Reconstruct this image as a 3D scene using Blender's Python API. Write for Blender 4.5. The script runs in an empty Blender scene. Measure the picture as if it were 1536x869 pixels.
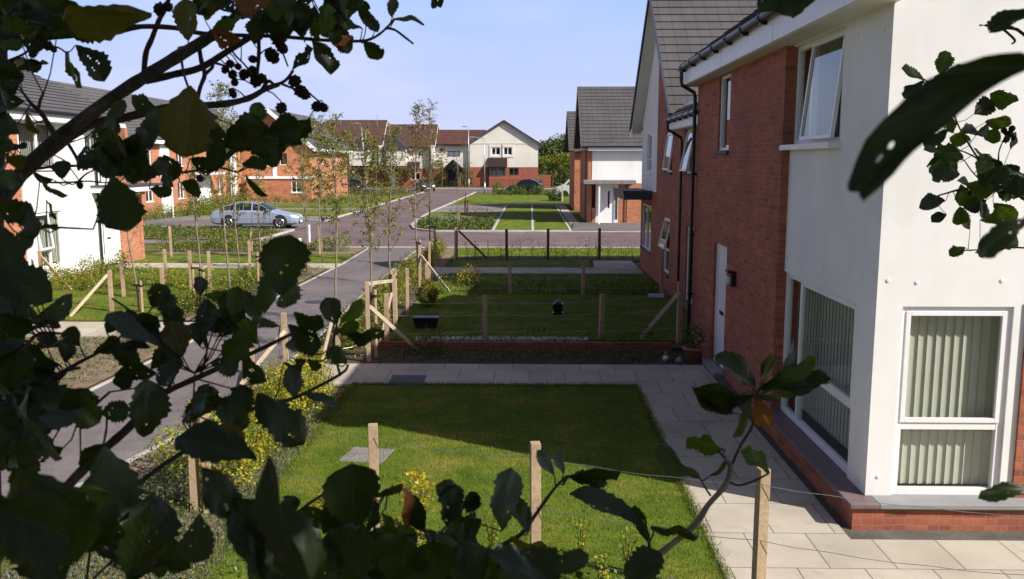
import bpy, bmesh, math, random
import numpy as np
from mathutils import Vector, Matrix, Quaternion
R = math.radians
random.seed(7); RG = np.random.default_rng(7)
sc = bpy.context.scene
COL = sc.collection

# ------------------------------------------------------------------ camera
F, CX, CY, CAMH = 1322.0, 768.0, 434.5, 3.65
PIT = math.atan((CY-242)/F); YAW = math.atan((795-CX)/math.hypot(F, CY-242))
fw = Vector((-math.sin(YAW)*math.cos(PIT), math.cos(YAW)*math.cos(PIT), -math.sin(PIT)))
rt = Vector((math.cos(YAW), math.sin(YAW), 0)); up = rt.cross(fw)
CAM = Vector((0, 0, CAMH))
cd = bpy.data.cameras.new('camera'); cam = bpy.data.objects.new('camera', cd); COL.objects.link(cam)
cam.location = CAM; cam.rotation_euler = (R(90)-PIT, 0, YAW)
cd.sensor_width = 36; cd.lens = 36*F/1536; cd.clip_start = .05; cd.clip_end = 3000
cd.dof.use_dof = True; cd.dof.focus_distance = 10; cd.dof.aperture_fstop = 15
sc.camera = cam

# ------------------------------------------------------------------ light
SUN_AZ = math.atan2(.868, -.497)      # horizontal direction towards the sun: (+.868, -.497)
EL = R(38.3)
wd = bpy.data.worlds.new('World'); sc.world = wd; wd.use_nodes = True
nt = wd.node_tree; bg = nt.nodes['Background']
sky = nt.nodes.new('ShaderNodeTexSky'); sky.sky_type = 'NISHITA'; sky.sun_disc = False
sky.sun_elevation = EL; sky.sun_rotation = SUN_AZ
sky.air_density = 1.0; sky.dust_density = 2.6; sky.ozone_density = 1.6; sky.altitude = 50
tc = nt.nodes.new('ShaderNodeTexCoord'); mp = nt.nodes.new('ShaderNodeMapping')
mp.inputs['Scale'].default_value = (1.0, 1.0, 3.2)
nz = nt.nodes.new('ShaderNodeTexNoise'); nz.inputs['Scale'].default_value = 2.1; nz.inputs['Detail'].default_value = 6
rp = nt.nodes.new('ShaderNodeValToRGB'); rp.color_ramp.elements[0].position = .46; rp.color_ramp.elements[1].position = .70
rp.color_ramp.elements[1].color = (.42, .42, .42, 1)
mx = nt.nodes.new('ShaderNodeMixRGB'); mx.inputs['Color2'].default_value = (7.0, 7.2, 9.0, 1)
gm = nt.nodes.new('ShaderNodeMixRGB'); gm.blend_type = 'MULTIPLY'; gm.inputs['Fac'].default_value = 1
gm.inputs['Color2'].default_value = (1.08, .97, 1.12, 1)
L = nt.links
L.new(tc.outputs['Generated'], mp.inputs['Vector']); L.new(mp.outputs['Vector'], nz.inputs['Vector'])
L.new(nz.outputs['Fac'], rp.inputs['Fac']); L.new(rp.outputs['Color'], mx.inputs['Fac'])
L.new(sky.outputs['Color'], gm.inputs['Color1']); L.new(gm.outputs['Color'], mx.inputs['Color1'])
# pale haze low over the horizon
sp_ = nt.nodes.new('ShaderNodeSeparateXYZ'); L.new(tc.outputs['Generated'], sp_.inputs[0])
hz = nt.nodes.new('ShaderNodeMapRange'); hz.interpolation_type = 'SMOOTHSTEP'; L.new(sp_.outputs['Z'], hz.inputs['Value'])
hz.inputs['From Min'].default_value = .17; hz.inputs['From Max'].default_value = .30; hz.inputs['To Min'].default_value = 1; hz.inputs['To Max'].default_value = 0
hr = nt.nodes.new('ShaderNodeValToRGB'); hr.color_ramp.elements[0].position = 0; hr.color_ramp.elements[0].color = (.60, .62, .81, 1); hr.color_ramp.elements[1].position = .2; hr.color_ramp.elements[1].color = (.31, .49, .91, 1)
L.new(sp_.outputs['Z'], hr.inputs['Fac'])
cm = nt.nodes.new('ShaderNodeMixRGB'); cm.inputs['Color2'].default_value = (.80, .76, .90, 1); L.new(rp.outputs['Color'], cm.inputs['Fac']); L.new(hr.outputs['Color'], cm.inputs['Color1'])
vm_ = nt.nodes.new('ShaderNodeVectorMath'); vm_.operation = 'SCALE'; vm_.inputs['Scale'].default_value = 1/.057*.84; L.new(cm.outputs['Color'], vm_.inputs[0])
m3 = nt.nodes.new('ShaderNodeMixRGB'); L.new(hz.outputs[0], m3.inputs['Fac']); L.new(mx.outputs['Color'], m3.inputs['Color1']); L.new(vm_.outputs[0], m3.inputs['Color2'])
L.new(m3.outputs['Color'], bg.inputs['Color']); bg.inputs['Strength'].default_value = .057
sd = bpy.data.lights.new('sun', 'SUN'); sd.energy = 4.9; sd.angle = R(.55); sd.color = (1, .95, .88)
so = bpy.data.objects.new('sun', sd); COL.objects.link(so)
tosun = Vector((.868*math.cos(EL), -.497*math.cos(EL), math.sin(EL))).normalized()
so.rotation_euler = tosun.to_track_quat('Z', 'Y').to_euler(); so.location = (20, -10, 30)
vs = sc.view_settings; vs.view_transform = 'Standard'; vs.look = 'None'; vs.gamma = 1; vs.exposure = 0.5
vs.use_curve_mapping = False

# ------------------------------------------------------------------ materials
MATS = {}
def newmat(name):
    m = bpy.data.materials.new(name); m.use_nodes = True; MATS[name] = m
    nt = m.node_tree; b = nt.nodes['Principled BSDF']
    return m, nt, b
def lk(nt, a, b): nt.links.new(a, b)
def noise(nt, scale, detail=4, vec=None, rough=.55):
    n = nt.nodes.new('ShaderNodeTexNoise'); n.inputs['Scale'].default_value = scale; n.inputs['Detail'].default_value = detail
    n.inputs['Roughness'].default_value = rough
    if vec is not None: lk(nt, vec, n.inputs['Vector'])
    return n
def objco(nt):
    return nt.nodes.new('ShaderNodeTexCoord').outputs['Object']
def geoco(nt):
    return nt.nodes.new('ShaderNodeNewGeometry').outputs['Position']
def ramp(nt, fac, stops):
    r = nt.nodes.new('ShaderNodeValToRGB'); cr = r.color_ramp
    while len(cr.elements) < len(stops): cr.elements.new(.5)
    for e, (p, c) in zip(cr.elements, stops): e.position = p; e.color = (*c, 1)
    lk(nt, fac, r.inputs['Fac']); return r.outputs['Color']
def mixc(nt, fac, a, b, mode='MIX'):
    m = nt.nodes.new('ShaderNodeMixRGB'); m.blend_type = mode
    for sock, v in (('Fac', fac), ('Color1', a), ('Color2', b)):
        if hasattr(v, 'links') or isinstance(v, bpy.types.NodeSocket): lk(nt, v, m.inputs[sock])
        elif sock == 'Fac': m.inputs[sock].default_value = v
        else: m.inputs[sock].default_value = (*v, 1)
    return m.outputs['Color']
def bump(nt, b, h, strength=.3, dist=.01):
    n = nt.nodes.new('ShaderNodeBump'); n.inputs['Strength'].default_value = strength; n.inputs['Distance'].default_value = dist
    lk(nt, h, n.inputs['Height']); lk(nt, n.outputs['Normal'], b.inputs['Normal']); return n
def M(name, c, rough=.6, var=.15, scale=3, fine=60, fvar=.12, bmp=.15, bd=.004, metal=0, spec=.4, world=False):
    m, nt, b = newmat(name)
    co = geoco(nt) if world else objco(nt)
    n1 = noise(nt, scale, 5, co); n2 = noise(nt, fine, 3, co)
    lo = tuple(max(0, x*(1-var)) for x in c); hi = tuple(min(1, x*(1+var)) for x in c)
    c1 = ramp(nt, n1.outputs['Fac'], [(.3, lo), (.7, hi)])
    g0 = (1-fvar,)*3; g1 = (1+fvar,)*3
    c2 = ramp(nt, n2.outputs['Fac'], [(.3, g0), (.7, g1)])
    c3 = mixc(nt, 1, c1, c2, 'MULTIPLY')
    lk(nt, c3, b.inputs['Base Color']); b.inputs['Roughness'].default_value = rough; b.inputs['Metallic'].default_value = metal
    b.inputs['Specular IOR Level'].default_value = spec
    if bmp: bump(nt, b, n2.outputs['Fac'], bmp, bd)
    return m
def brickmat(name, c1, c2, mortar, sp=1.0):
    m, nt, b = newmat(name)
    co = geoco(nt); sx = nt.nodes.new('ShaderNodeSeparateXYZ'); lk(nt, co, sx.inputs[0])
    ad = nt.nodes.new('ShaderNodeMath'); ad.operation = 'ADD'; lk(nt, sx.outputs['X'], ad.inputs[0]); lk(nt, sx.outputs['Y'], ad.inputs[1])
    cb = nt.nodes.new('ShaderNodeCombineXYZ'); lk(nt, ad.outputs[0], cb.inputs['X']); lk(nt, sx.outputs['Z'], cb.inputs['Y'])
    bt = nt.nodes.new('ShaderNodeTexBrick'); lk(nt, cb.outputs[0], bt.inputs['Vector'])
    bt.inputs['Scale'].default_value = 1; bt.inputs['Brick Width'].default_value = .225; bt.inputs['Row Height'].default_value = .075
    bt.inputs['Mortar Size'].default_value = .006; bt.inputs['Mortar Smooth'].default_value = .3; bt.inputs['Bias'].default_value = -.1
    bt.inputs['Color1'].default_value = (*c1, 1); bt.inputs['Color2'].default_value = (*c2, 1); bt.inputs['Mortar'].default_value = (*mortar, 1)
    n1 = noise(nt, 1.3, 4, co); n2 = noise(nt, 45, 3, co)
    # every brick gets its own tone
    wn = nt.nodes.new('ShaderNodeTexWhiteNoise'); wn.noise_dimensions = '2D'
    rowf = nt.nodes.new('ShaderNodeMath'); rowf.operation = 'DIVIDE'; lk(nt, sx.outputs['Z'], rowf.inputs[0]); rowf.inputs[1].default_value = .075
    rowi = nt.nodes.new('ShaderNodeMath'); rowi.operation = 'FLOOR'; lk(nt, rowf.outputs[0], rowi.inputs[0])
    par = nt.nodes.new('ShaderNodeMath'); par.operation = 'MULTIPLY'; lk(nt, rowi.outputs[0], par.inputs[0]); par.inputs[1].default_value = .5
    uf = nt.nodes.new('ShaderNodeMath'); uf.operation = 'DIVIDE'; lk(nt, ad.outputs[0], uf.inputs[0]); uf.inputs[1].default_value = .225
    us = nt.nodes.new('ShaderNodeMath'); us.operation = 'ADD'; lk(nt, uf.outputs[0], us.inputs[0]); lk(nt, par.outputs[0], us.inputs[1])
    ui = nt.nodes.new('ShaderNodeMath'); ui.operation = 'FLOOR'; lk(nt, us.outputs[0], ui.inputs[0])
    c2d = nt.nodes.new('ShaderNodeCombineXYZ'); lk(nt, ui.outputs[0], c2d.inputs['X']); lk(nt, rowi.outputs[0], c2d.inputs['Y'])
    lk(nt, c2d.outputs[0], wn.inputs['Vector'])
    per = ramp(nt, wn.outputs['Value'], [(0, (.70, .66, .68)), (.12, (.9, .88, .9)), (.85, (1.06, 1.04, 1.0)), (1, (1.22, 1.18, 1.1))])
    c = mixc(nt, 1, bt.outputs['Color'], ramp(nt, n1.outputs['Fac'], [(.3, (.86, .86, .88)), (.7, (1.12, 1.1, 1.08))]), 'MULTIPLY')
    inv = nt.nodes.new('ShaderNodeMath'); inv.operation = 'SUBTRACT'; inv.inputs[0].default_value = 1; lk(nt, bt.outputs['Fac'], inv.inputs[1])
    c = mixc(nt, inv.outputs[0], c, mixc(nt, 1, c, per, 'MULTIPLY'))
    c = mixc(nt, 1, c, ramp(nt, n2.outputs['Fac'], [(.3, (.88, .88, .88)), (.7, (1.1, 1.1, 1.1))]), 'MULTIPLY')
    lk(nt, c, b.inputs['Base Color']); b.inputs['Roughness'].default_value = .85; b.inputs['Specular IOR Level'].default_value = .25
    h = nt.nodes.new('ShaderNodeMath'); h.operation = 'MULTIPLY_ADD'; lk(nt, n2.outputs['Fac'], h.inputs[0]); h.inputs[1].default_value = .25
    lk(nt, inv.outputs[0], h.inputs[2]); bump(nt, b, h.outputs[0], .6, .006)
    return m
def tilemat(name, c, width=.33):
    m, nt, b = newmat(name)
    uv = nt.nodes.new('ShaderNodeTexCoord').outputs['UV']
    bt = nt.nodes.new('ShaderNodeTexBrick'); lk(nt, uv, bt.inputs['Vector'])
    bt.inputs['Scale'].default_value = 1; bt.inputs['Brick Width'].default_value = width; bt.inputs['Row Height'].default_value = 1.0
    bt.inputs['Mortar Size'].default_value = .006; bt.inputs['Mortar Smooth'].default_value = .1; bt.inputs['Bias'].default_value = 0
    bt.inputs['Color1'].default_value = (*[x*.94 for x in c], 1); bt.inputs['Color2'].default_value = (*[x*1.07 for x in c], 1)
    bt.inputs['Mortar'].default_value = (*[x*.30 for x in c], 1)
    n1 = noise(nt, .9, 5, geoco(nt)); n2 = noise(nt, 50, 3, geoco(nt))
    cc = mixc(nt, 1, bt.outputs['Color'], ramp(nt, n1.outputs['Fac'], [(.3, (.85, .85, .86)), (.7, (1.13, 1.12, 1.1))]), 'MULTIPLY')
    cc = mixc(nt, 1, cc, ramp(nt, n2.outputs['Fac'], [(.3, (.9, .9, .9)), (.7, (1.1, 1.1, 1.1))]), 'MULTIPLY')
    lk(nt, cc, b.inputs['Base Color']); b.inputs['Roughness'].default_value = .75; b.inputs['Specular IOR Level'].default_value = .3
    bump(nt, b, n2.outputs['Fac'], .2, .004)
    return m
def leafmat(name, stops, trans=.35, rough=.5, spec=.35, spots=None):
    m, nt, b = newmat(name)
    g = nt.nodes.new('ShaderNodeNewGeometry')
    c = ramp(nt, g.outputs['Random Per Island'], stops)
    n = noise(nt, 6, 4, g.outputs['Position'])
    c = mixc(nt, 1, c, ramp(nt, n.outputs['Fac'], [(.3, (.75, .8, .7)), (.7, (1.2, 1.15, 1.2))]), 'MULTIPLY')
    lk(nt, c, b.inputs['Base Color']); b.inputs['Roughness'].default_value = rough; b.inputs['Specular IOR Level'].default_value = spec
    tr = nt.nodes.new('ShaderNodeBsdfTranslucent'); lk(nt, mixc(nt, 1, c, (1.3, 1.35, .6), 'MULTIPLY'), tr.inputs['Color'])
    mx = nt.nodes.new('ShaderNodeMixShader'); mx.inputs[0].default_value = trans
    lk(nt, b.outputs[0], mx.inputs[1]); lk(nt, tr.outputs[0], mx.inputs[2]); lk(nt, mx.outputs[0], nt.nodes['Material Output'].inputs['Surface'])
    return m
def bigleafmat(name, c, cv, spot, spotamt, trans=.3, rough=.42):
    """close alder leaf: UV x along the midrib, y across"""
    m, nt, b = newmat(name)
    uv = nt.nodes.new('ShaderNodeTexCoord').outputs['UV']; s = nt.nodes.new('ShaderNodeSeparateXYZ'); lk(nt, uv, s.inputs[0])
    av = nt.nodes.new('ShaderNodeMath'); av.operation = 'ABSOLUTE'
    sb = nt.nodes.new('ShaderNodeMath'); sb.operation = 'SUBTRACT'; lk(nt, s.outputs['Y'], sb.inputs[0]); sb.inputs[1].default_value = .5
    lk(nt, sb.outputs[0], av.inputs[0])
    # side veins run out at an angle: x - 0.9*|y|
    v1 = nt.nodes.new('ShaderNodeMath'); v1.operation = 'MULTIPLY_ADD'; lk(nt, av.outputs[0], v1.inputs[0]); v1.inputs[1].default_value = -.75; lk(nt, s.outputs['X'], v1.inputs[2])
    v2 = nt.nodes.new('ShaderNodeMath'); v2.operation = 'MULTIPLY'; lk(nt, v1.outputs[0], v2.inputs[0]); v2.inputs[1].default_value = 44
    v3 = nt.nodes.new('ShaderNodeMath'); v3.operation = 'SINE'; lk(nt, v2.outputs[0], v3.inputs[0])
    vein = ramp(nt, v3.outputs[0], [(.86, (0, 0, 0)), (.99, (1, 1, 1))])
    mid = ramp(nt, av.outputs[0], [(.0, (1, 1, 1)), (.022, (0, 0, 0))])
    vm = mixc(nt, 1, vein, mid, 'ADD')
    g = nt.nodes.new('ShaderNodeNewGeometry')
    isl = ramp(nt, g.outputs['Random Per Island'], [(0, (.7, .75, .7)), (.6, (1, 1, 1)), (1, (1.5, 1.4, 1.1))])
    col = mixc(nt, 1, c, isl, 'MULTIPLY')
    n = noise(nt, 60, 5, g.outputs['Position']); n2 = noise(nt, 25, 4, g.outputs['Position'])
    col = mixc(nt, 1, col, ramp(nt, n2.outputs['Fac'], [(.3, (.7, .7, .7)), (.7, (1.3, 1.3, 1.2))]), 'MULTIPLY')
    sp = ramp(nt, n.outputs['Fac'], [(.62-spotamt, (0, 0, 0)), (.7-spotamt*.5, (1, 1, 1))])
    col = mixc(nt, sp, col, spot)
    vf = nt.nodes.new('ShaderNodeMath'); vf.operation = 'MULTIPLY'; lk(nt, vm, vf.inputs[0]); vf.inputs[1].default_value = .45
    col = mixc(nt, vf.outputs[0], col, cv)
    lk(nt, col, b.inputs['Base Color']); b.inputs['Roughness'].default_value = rough; b.inputs['Specular IOR Level'].default_value = .42
    bump(nt, b, vm, -.5, .0015)
    tr = nt.nodes.new('ShaderNodeBsdfTranslucent'); lk(nt, mixc(nt, 1, col, (1.5, 1.6, .5), 'MULTIPLY'), tr.inputs['Color'])
    mx = nt.nodes.new('ShaderNodeMixShader'); mx.inputs[0].default_value = trans
    lk(nt, b.outputs[0], mx.inputs[1]); lk(nt, tr.outputs[0], mx.inputs[2]); lk(nt, mx.outputs[0], nt.nodes['Material Output'].inputs['Surface'])
    return m
def glassmat(name, tint=(.83, .85, .80), base=.09):
    m, nt, b = newmat(name); nt.nodes.remove(b)
    g0 = nt.nodes.new('ShaderNodeNewGeometry'); dt = nt.nodes.new('ShaderNodeVectorMath'); dt.operation = 'DOT_PRODUCT'
    lk(nt, g0.outputs['Incoming'], dt.inputs[0]); lk(nt, g0.outputs['Normal'], dt.inputs[1])
    def mt(op, x, y=None, z=None):
        m_ = nt.nodes.new('ShaderNodeMath'); m_.operation = op
        for i, v in enumerate((x, y, z)):
            if v is None: continue
            if isinstance(v, (int, float)): m_.inputs[i].default_value = v
            else: lk(nt, v, m_.inputs[i])
        return m_.outputs[0]
    ad = mt('MULTIPLY_ADD', mt('POWER', mt('SUBTRACT', 1, mt('ABSOLUTE', dt.outputs['Value'])), 4.2), .95, base)
    ad = type('o', (), {'outputs': [ad]})
    t = nt.nodes.new('ShaderNodeBsdfTransparent'); t.inputs[0].default_value = (*tint, 1)
    g = nt.nodes.new('ShaderNodeBsdfGlossy'); g.inputs['Roughness'].default_value = .015; g.inputs['Color'].default_value = (.82, .86, .84, 1)
    n = noise(nt, 1.5, 2, geoco(nt)); bp = nt.nodes.new('ShaderNodeBump'); bp.inputs['Strength'].default_value = .02; bp.inputs['Distance'].default_value = .02
    lk(nt, n.outputs['Fac'], bp.inputs['Height']); lk(nt, bp.outputs[0], g.inputs['Normal'])
    mx = nt.nodes.new('ShaderNodeMixShader'); lk(nt, ad.outputs[0], mx.inputs[0]); lk(nt, t.outputs[0], mx.inputs[1]); lk(nt, g.outputs[0], mx.inputs[2])
    lk(nt, mx.outputs[0], nt.nodes['Material Output'].inputs['Surface'])
    return m
def slabmat(name):
    m, nt, b = newmat(name)
    co = geoco(nt)
    bt = nt.nodes.new('ShaderNodeTexBrick'); lk(nt, co, bt.inputs['Vector'])
    bt.inputs['Scale'].default_value = 1; bt.inputs['Brick Width'].default_value = .6; bt.inputs['Row Height'].default_value = .75
    bt.inputs['Mortar Size'].default_value = .006; bt.inputs['Mortar Smooth'].default_value = .2; bt.offset = .5
    bt.inputs['Color1'].default_value = (.40, .36, .29, 1); bt.inputs['Color2'].default_value = (.47, .42, .34, 1); bt.inputs['Mortar'].default_value = (.13, .11, .085, 1)
    n1 = noise(nt, 1.1, 5, co); n2 = noise(nt, 70, 3, co); n3 = noise(nt, 4, 6, co, .7)
    c = mixc(nt, 1, bt.outputs['Color'], ramp(nt, n1.outputs['Fac'], [(.3, (.82, .80, .78)), (.55, (1, 1, 1)), (.75, (1.12, 1.1, 1.0))]), 'MULTIPLY')
    c = mixc(nt, ramp(nt, n3.outputs['Fac'], [(.55, (0, 0, 0)), (.8, (.55, .55, .55))]), c, (.26, .22, .16))
    c = mixc(nt, 1, c, ramp(nt, n2.outputs['Fac'], [(.3, (.92, .92, .92)), (.7, (1.07, 1.07, 1.07))]), 'MULTIPLY')
    lk(nt, c, b.inputs['Base Color']); b.inputs['Roughness'].default_value = .8; b.inputs['Specular IOR Level'].default_value = .25
    h = nt.nodes.new('ShaderNodeMath'); h.operation = 'MULTIPLY_ADD'; lk(nt, bt.outputs['Fac'], h.inputs[0]); h.inputs[1].default_value = -1
    lk(nt, n2.outputs['Fac'], h.inputs[2]); bump(nt, b, h.outputs[0], .4, .004)
    return m
def tarmat(name, c, speck, amt=.06):
    m, nt, b = newmat(name); co = geoco(nt)
    n1 = noise(nt, .35, 5, co); n2 = noise(nt, 90, 2, co); v = nt.nodes.new('ShaderNodeTexVoronoi'); v.inputs['Scale'].default_value = 28; lk(nt, co, v.inputs['Vector'])
    cc = ramp(nt, n1.outputs['Fac'], [(.3, tuple(x*.78 for x in c)), (.7, tuple(x*1.2 for x in c))])
    n4 = noise(nt, 3.1, 6, co, .7)
    cc = mixc(nt, 1, cc, ramp(nt, n4.outputs['Fac'], [(.35, (.82, .82, .82)), (.65, (1.12, 1.12, 1.12))]), 'MULTIPLY')
    cc = mixc(nt, 1, cc, ramp(nt, n2.outputs['Fac'], [(.3, (.75, .75, .75)), (.7, (1.25, 1.25, 1.25))]), 'MULTIPLY')
    n5 = noise(nt, 17, 2, co)
    sp = ramp(nt, v.outputs['Distance'], [(amt, (1, 1, 1)), (amt+.1, (0, 0, 0))])
    sp = mixc(nt, 1, sp, ramp(nt, n5.outputs['Fac'], [(.50, (0, 0, 0)), (.56, (.8, .8, .8))]), 'MULTIPLY')
    cc = mixc(nt, sp, cc, speck)
    lk(nt, cc, b.inputs['Base Color']); b.inputs['Roughness'].default_value = .85; b.inputs['Specular IOR Level'].default_value = .3
    bump(nt, b, n2.outputs['Fac'], .5, .004)
    return m
def grassmat(name, a, c, d):
    m, nt, b = newmat(name); co = geoco(nt)
    n1 = noise(nt, 1.2, 6, co, .65); n2 = noise(nt, 55, 4, co); n3 = noise(nt, 8, 4, co)
    cc = ramp(nt, n1.outputs['Fac'], [(.32, a), (.5, c), (.68, d)])
    cc = mixc(nt, 1, cc, ramp(nt, n2.outputs['Fac'], [(.3, (.55, .55, .5)), (.7, (1.45, 1.4, 1.3))]), 'MULTIPLY')
    cc = mixc(nt, 1, cc, ramp(nt, n3.outputs['Fac'], [(.3, (.85, .85, .85)), (.7, (1.2, 1.15, 1.1))]), 'MULTIPLY')
    lk(nt, cc, b.inputs['Base Color']); b.inputs['Roughness'].default_value = .9; b.inputs['Specular IOR Level'].default_value = .15
    bump(nt, b, n2.outputs['Fac'], .8, .02)
    return m
brickmat('brick', (.33, .10, .058), (.40, .13, .072), (.25, .19, .155))
brickmat('brick_left', (.43, .15, .07), (.50, .20, .095), (.42, .34, .26))
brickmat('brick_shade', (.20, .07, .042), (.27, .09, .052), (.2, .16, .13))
brickmat('brick_far', (.30, .085, .05), (.36, .11, .06), (.28, .2, .16))
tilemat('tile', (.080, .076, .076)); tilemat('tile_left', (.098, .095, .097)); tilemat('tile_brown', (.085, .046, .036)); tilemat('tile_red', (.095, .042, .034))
M('render', (.80, .80, .78), .9, .05, .8, 120, .05, .25, .003)
m_, nt_, b_ = MATS['render'], MATS['render'].node_tree, MATS['render'].node_tree.nodes['Principled BSDF']
src = b_.inputs['Base Color'].links[0].from_socket; mpp = nt_.nodes.new('ShaderNodeMapping'); mpp.inputs['Scale'].default_value = (3.2, 3.2, .35); lk(nt_, geoco(nt_), mpp.inputs['Vector'])
st_ = noise(nt_, 1.6, 6, mpp.outputs[0], .65); blo = noise(nt_, .7, 5, geoco(nt_), .6); gr_ = noise(nt_, 260, 2, geoco(nt_))
c_ = mixc(nt_, 1, src, ramp(nt_, st_.outputs['Fac'], [(.36, (.975, .97, .96)), (.6, (1, 1, 1))]), 'MULTIPLY')
c_ = mixc(nt_, 1, c_, ramp(nt_, blo.outputs['Fac'], [(.35, (.93, .93, .91)), (.6, (1.02, 1.02, 1.02))]), 'MULTIPLY')
c_ = mixc(nt_, 1, c_, ramp(nt_, gr_.outputs['Fac'], [(.3, (.93, .93, .93)), (.7, (1.05, 1.05, 1.05))]), 'MULTIPLY')
lk(nt_, c_, b_.inputs['Base Color']); bump(nt_, b_, gr_.outputs['Fac'], .5, .004)
M('render_far', (.66, .63, .56), .9, .1, .5, 30, .06, .1)
M('upvc', (.80, .80, .79), .35, .03, 1, 20, .02, 0)
M('soffit', (.72, .70, .64), .5, .05, 2, 20, .02, 0)
M('fascia', (.80, .81, .82), .4, .04, 2, 20, .02, 0)
M('black_plastic', (.012, .012, .014), .35, .2, 4, 40, .1, 0)
M('dark_grey', (.05, .055, .065), .5, .15, 3, 40, .1, .1)
M('sill_stone', (.25, .25, .25), .8, .12, 3, 60, .08, .2)
M('blue_sill', (.17, .12, .12), .55, .2, 5, 60, .12, .2)
M('concrete', (.42, .40, .37), .9, .14, 2, 70, .1, .3)
M('kerb', (.42, .40, .37), .9, .22, 2, 70, .1, .3)
M('white_line', (.75, .74, .72), .8, .1, 3, 60, .1, .1)
M('soil', (.085, .058, .038), .95, .35, 1.6, 40, .5, .9, .03, world=True)
M('mulch', (.19, .14, .09), .95, .35, 2.5, 30, .5, .9, .03, world=True)
M('gravel', (.12, .11, .09), .95, .3, 3, 90, .5, .9, .02, world=True)
M('timber', (.36, .26, .165), .75, .2, 2, 30, .18, .3)
M('timber_pale', (.50, .41, .29), .75, .2, 2, 30, .18, .3)
M('timber_dark', (.10, .055, .035), .75, .2, 2, 30, .18, .3)
M('wire', (.35, .38, .38), .35, .1, 2, 30, .1, 0, metal=.8)
M('galv', (.48, .50, .52), .4, .1, 3, 30, .06, 0, metal=.6)
M('bark', (.045, .036, .028), .85, .4, 30, 160, .4, .8, .003)
M('bark_pale', (.22, .17, .12), .8, .25, 8, 80, .25, .4, .004)
M('twig', (.045, .026, .022), .7, .3, 40, 200, .2, .2, .001)
M('cone', (.022, .016, .010), .8, .3, 200, 500, .3, .5, .001)
M('rubber', (.015, .015, .015), .8, .1, 3, 50, .1, 0)
M('alloy', (.55, .56, .58), .3, .1, 3, 50, .05, 0, metal=.9)
M('carblack', (.01, .011, .013), .2, .1, 3, 50, .05, 0)
M('terracotta', (.30, .12, .06), .8, .15, 3, 50, .1, .1)
M('blind', (.58, .59, .54), .8, .05, 3, 50, .05, .05)
M('interior', (.30, .28, .26), .9, .1, 3, 50, .05, 0)
M('curtain', (.7, .69, .66), .9, .05, 3, 50, .05, 0)
M('slate_blue', (.07, .075, .10), .7, .2, 4, 60, .15, .2)
M('stone_grey', (.20, .185, .175), .9, .2, 4, 60, .15, .3)
M('rust', (.25, .12, .05), .8, .3, 6, 60, .15, .2)
slabmat('slabs')
tarmat('tarmac', (.150, .130, .130), (.50, .44, .39), .13); tarmat('road_red', (.152, .110, .110), (.3, .25, .23), .02); tarmat('drive', (.20, .18, .17), (.4, .38, .35), .02)
grassmat('lawn', (.055, .100, .010), (.095, .150, .012), (.21, .19, .04))
grassmat('rough_grass', (.06, .085, .02), (.10, .115, .03), (.15, .13, .05))
leafmat('grass_blade', [(0, (.065, .125, .010)), (.6, (.12, .185, .016)), (.9, (.20, .22, .03)), (1, (.30, .24, .08))], .22, .6)
leafmat('leaf_hedge', [(0, (.05, .09, .012)), (.5, (.12, .17, .02)), (1, (.28, .27, .04))], .35)
leafmat('leaf_yellow', [(0, (.16, .20, .02)), (.5, (.36, .34, .03)), (1, (.55, .42, .03))], .35)
leafmat('leaf_gold', [(0, (.40, .28, .02)), (.6, (.62, .40, .03)), (1, (.30, .30, .03))], .35)
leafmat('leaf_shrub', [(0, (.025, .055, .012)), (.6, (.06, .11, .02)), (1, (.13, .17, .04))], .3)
leafmat('leaf_grey', [(0, (.06, .09, .05)), (.6, (.13, .17, .10)), (1, (.22, .25, .14))], .2)
leafmat('leaf_sapling', [(0, (.08, .12, .018)), (.5, (.18, .21, .03)), (.85, (.32, .27, .05)), (1, (.40, .20, .05))], .35)
leafmat('leaf_tree', [(0, (.03, .06, .012)), (.5, (.07, .10, .02)), (1, (.15, .15, .03))], .3)
leafmat('leaf_bright', [(0, (.10, .16, .015)), (.6, (.22, .26, .025)), (1, (.33, .32, .04))], .35)
leafmat('leaf_conifer', [(0, (.10, .11, .015)), (.6, (.24, .20, .02)), (1, (.35, .26, .03))], .2)
leafmat('leaf_red', [(0, (.12, .04, .02)), (.6, (.2, .08, .03)), (1, (.14, .13, .03))], .3)
bigleafmat('alder_green', (.020, .036, .005), (.055, .08, .018), (.05, .03, .01), .0)
bigleafmat('alder_olive', (.085, .075, .014), (.14, .12, .03), (.07, .04, .015), .06, .4)
bigleafmat('alder_pale', (.045, .068, .045), (.09, .11, .07), (.05, .05, .03), -.02, .2)
bigleafmat('alder_brown', (.20, .075, .03), (.12, .05, .03), (.45, .25, .12), .05, .3)
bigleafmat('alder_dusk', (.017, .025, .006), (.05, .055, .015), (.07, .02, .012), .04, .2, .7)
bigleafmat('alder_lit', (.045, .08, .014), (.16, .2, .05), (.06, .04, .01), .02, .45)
glassmat('glass'); glassmat('glass_dark', (.25, .3, .32), .2)
def paint(name, c):
    m, nt, b = newmat(name); b.inputs['Base Color'].default_value = (*c, 1); b.inputs['Roughness'].default_value = .3
    b.inputs['Metallic'].default_value = .35; b.inputs['Coat Weight'].default_value = .8; b.inputs['Coat Roughness'].default_value = .06
    n = noise(nt, 2, 4, geoco(nt)); lk(nt, ramp(nt, n.outputs['Fac'], [(.3, tuple(x*.92 for x in c)), (.7, tuple(min(1, x*1.06) for x in c))]), b.inputs['Base Color'])
paint('silver', (.36, .43, .56)); paint('paint_black', (.02, .02, .024)); paint('paint_white', (.7, .72, .75)); paint('paint_dark', (.05, .05, .055)); paint('paint_blue', (.25, .33, .5))

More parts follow.
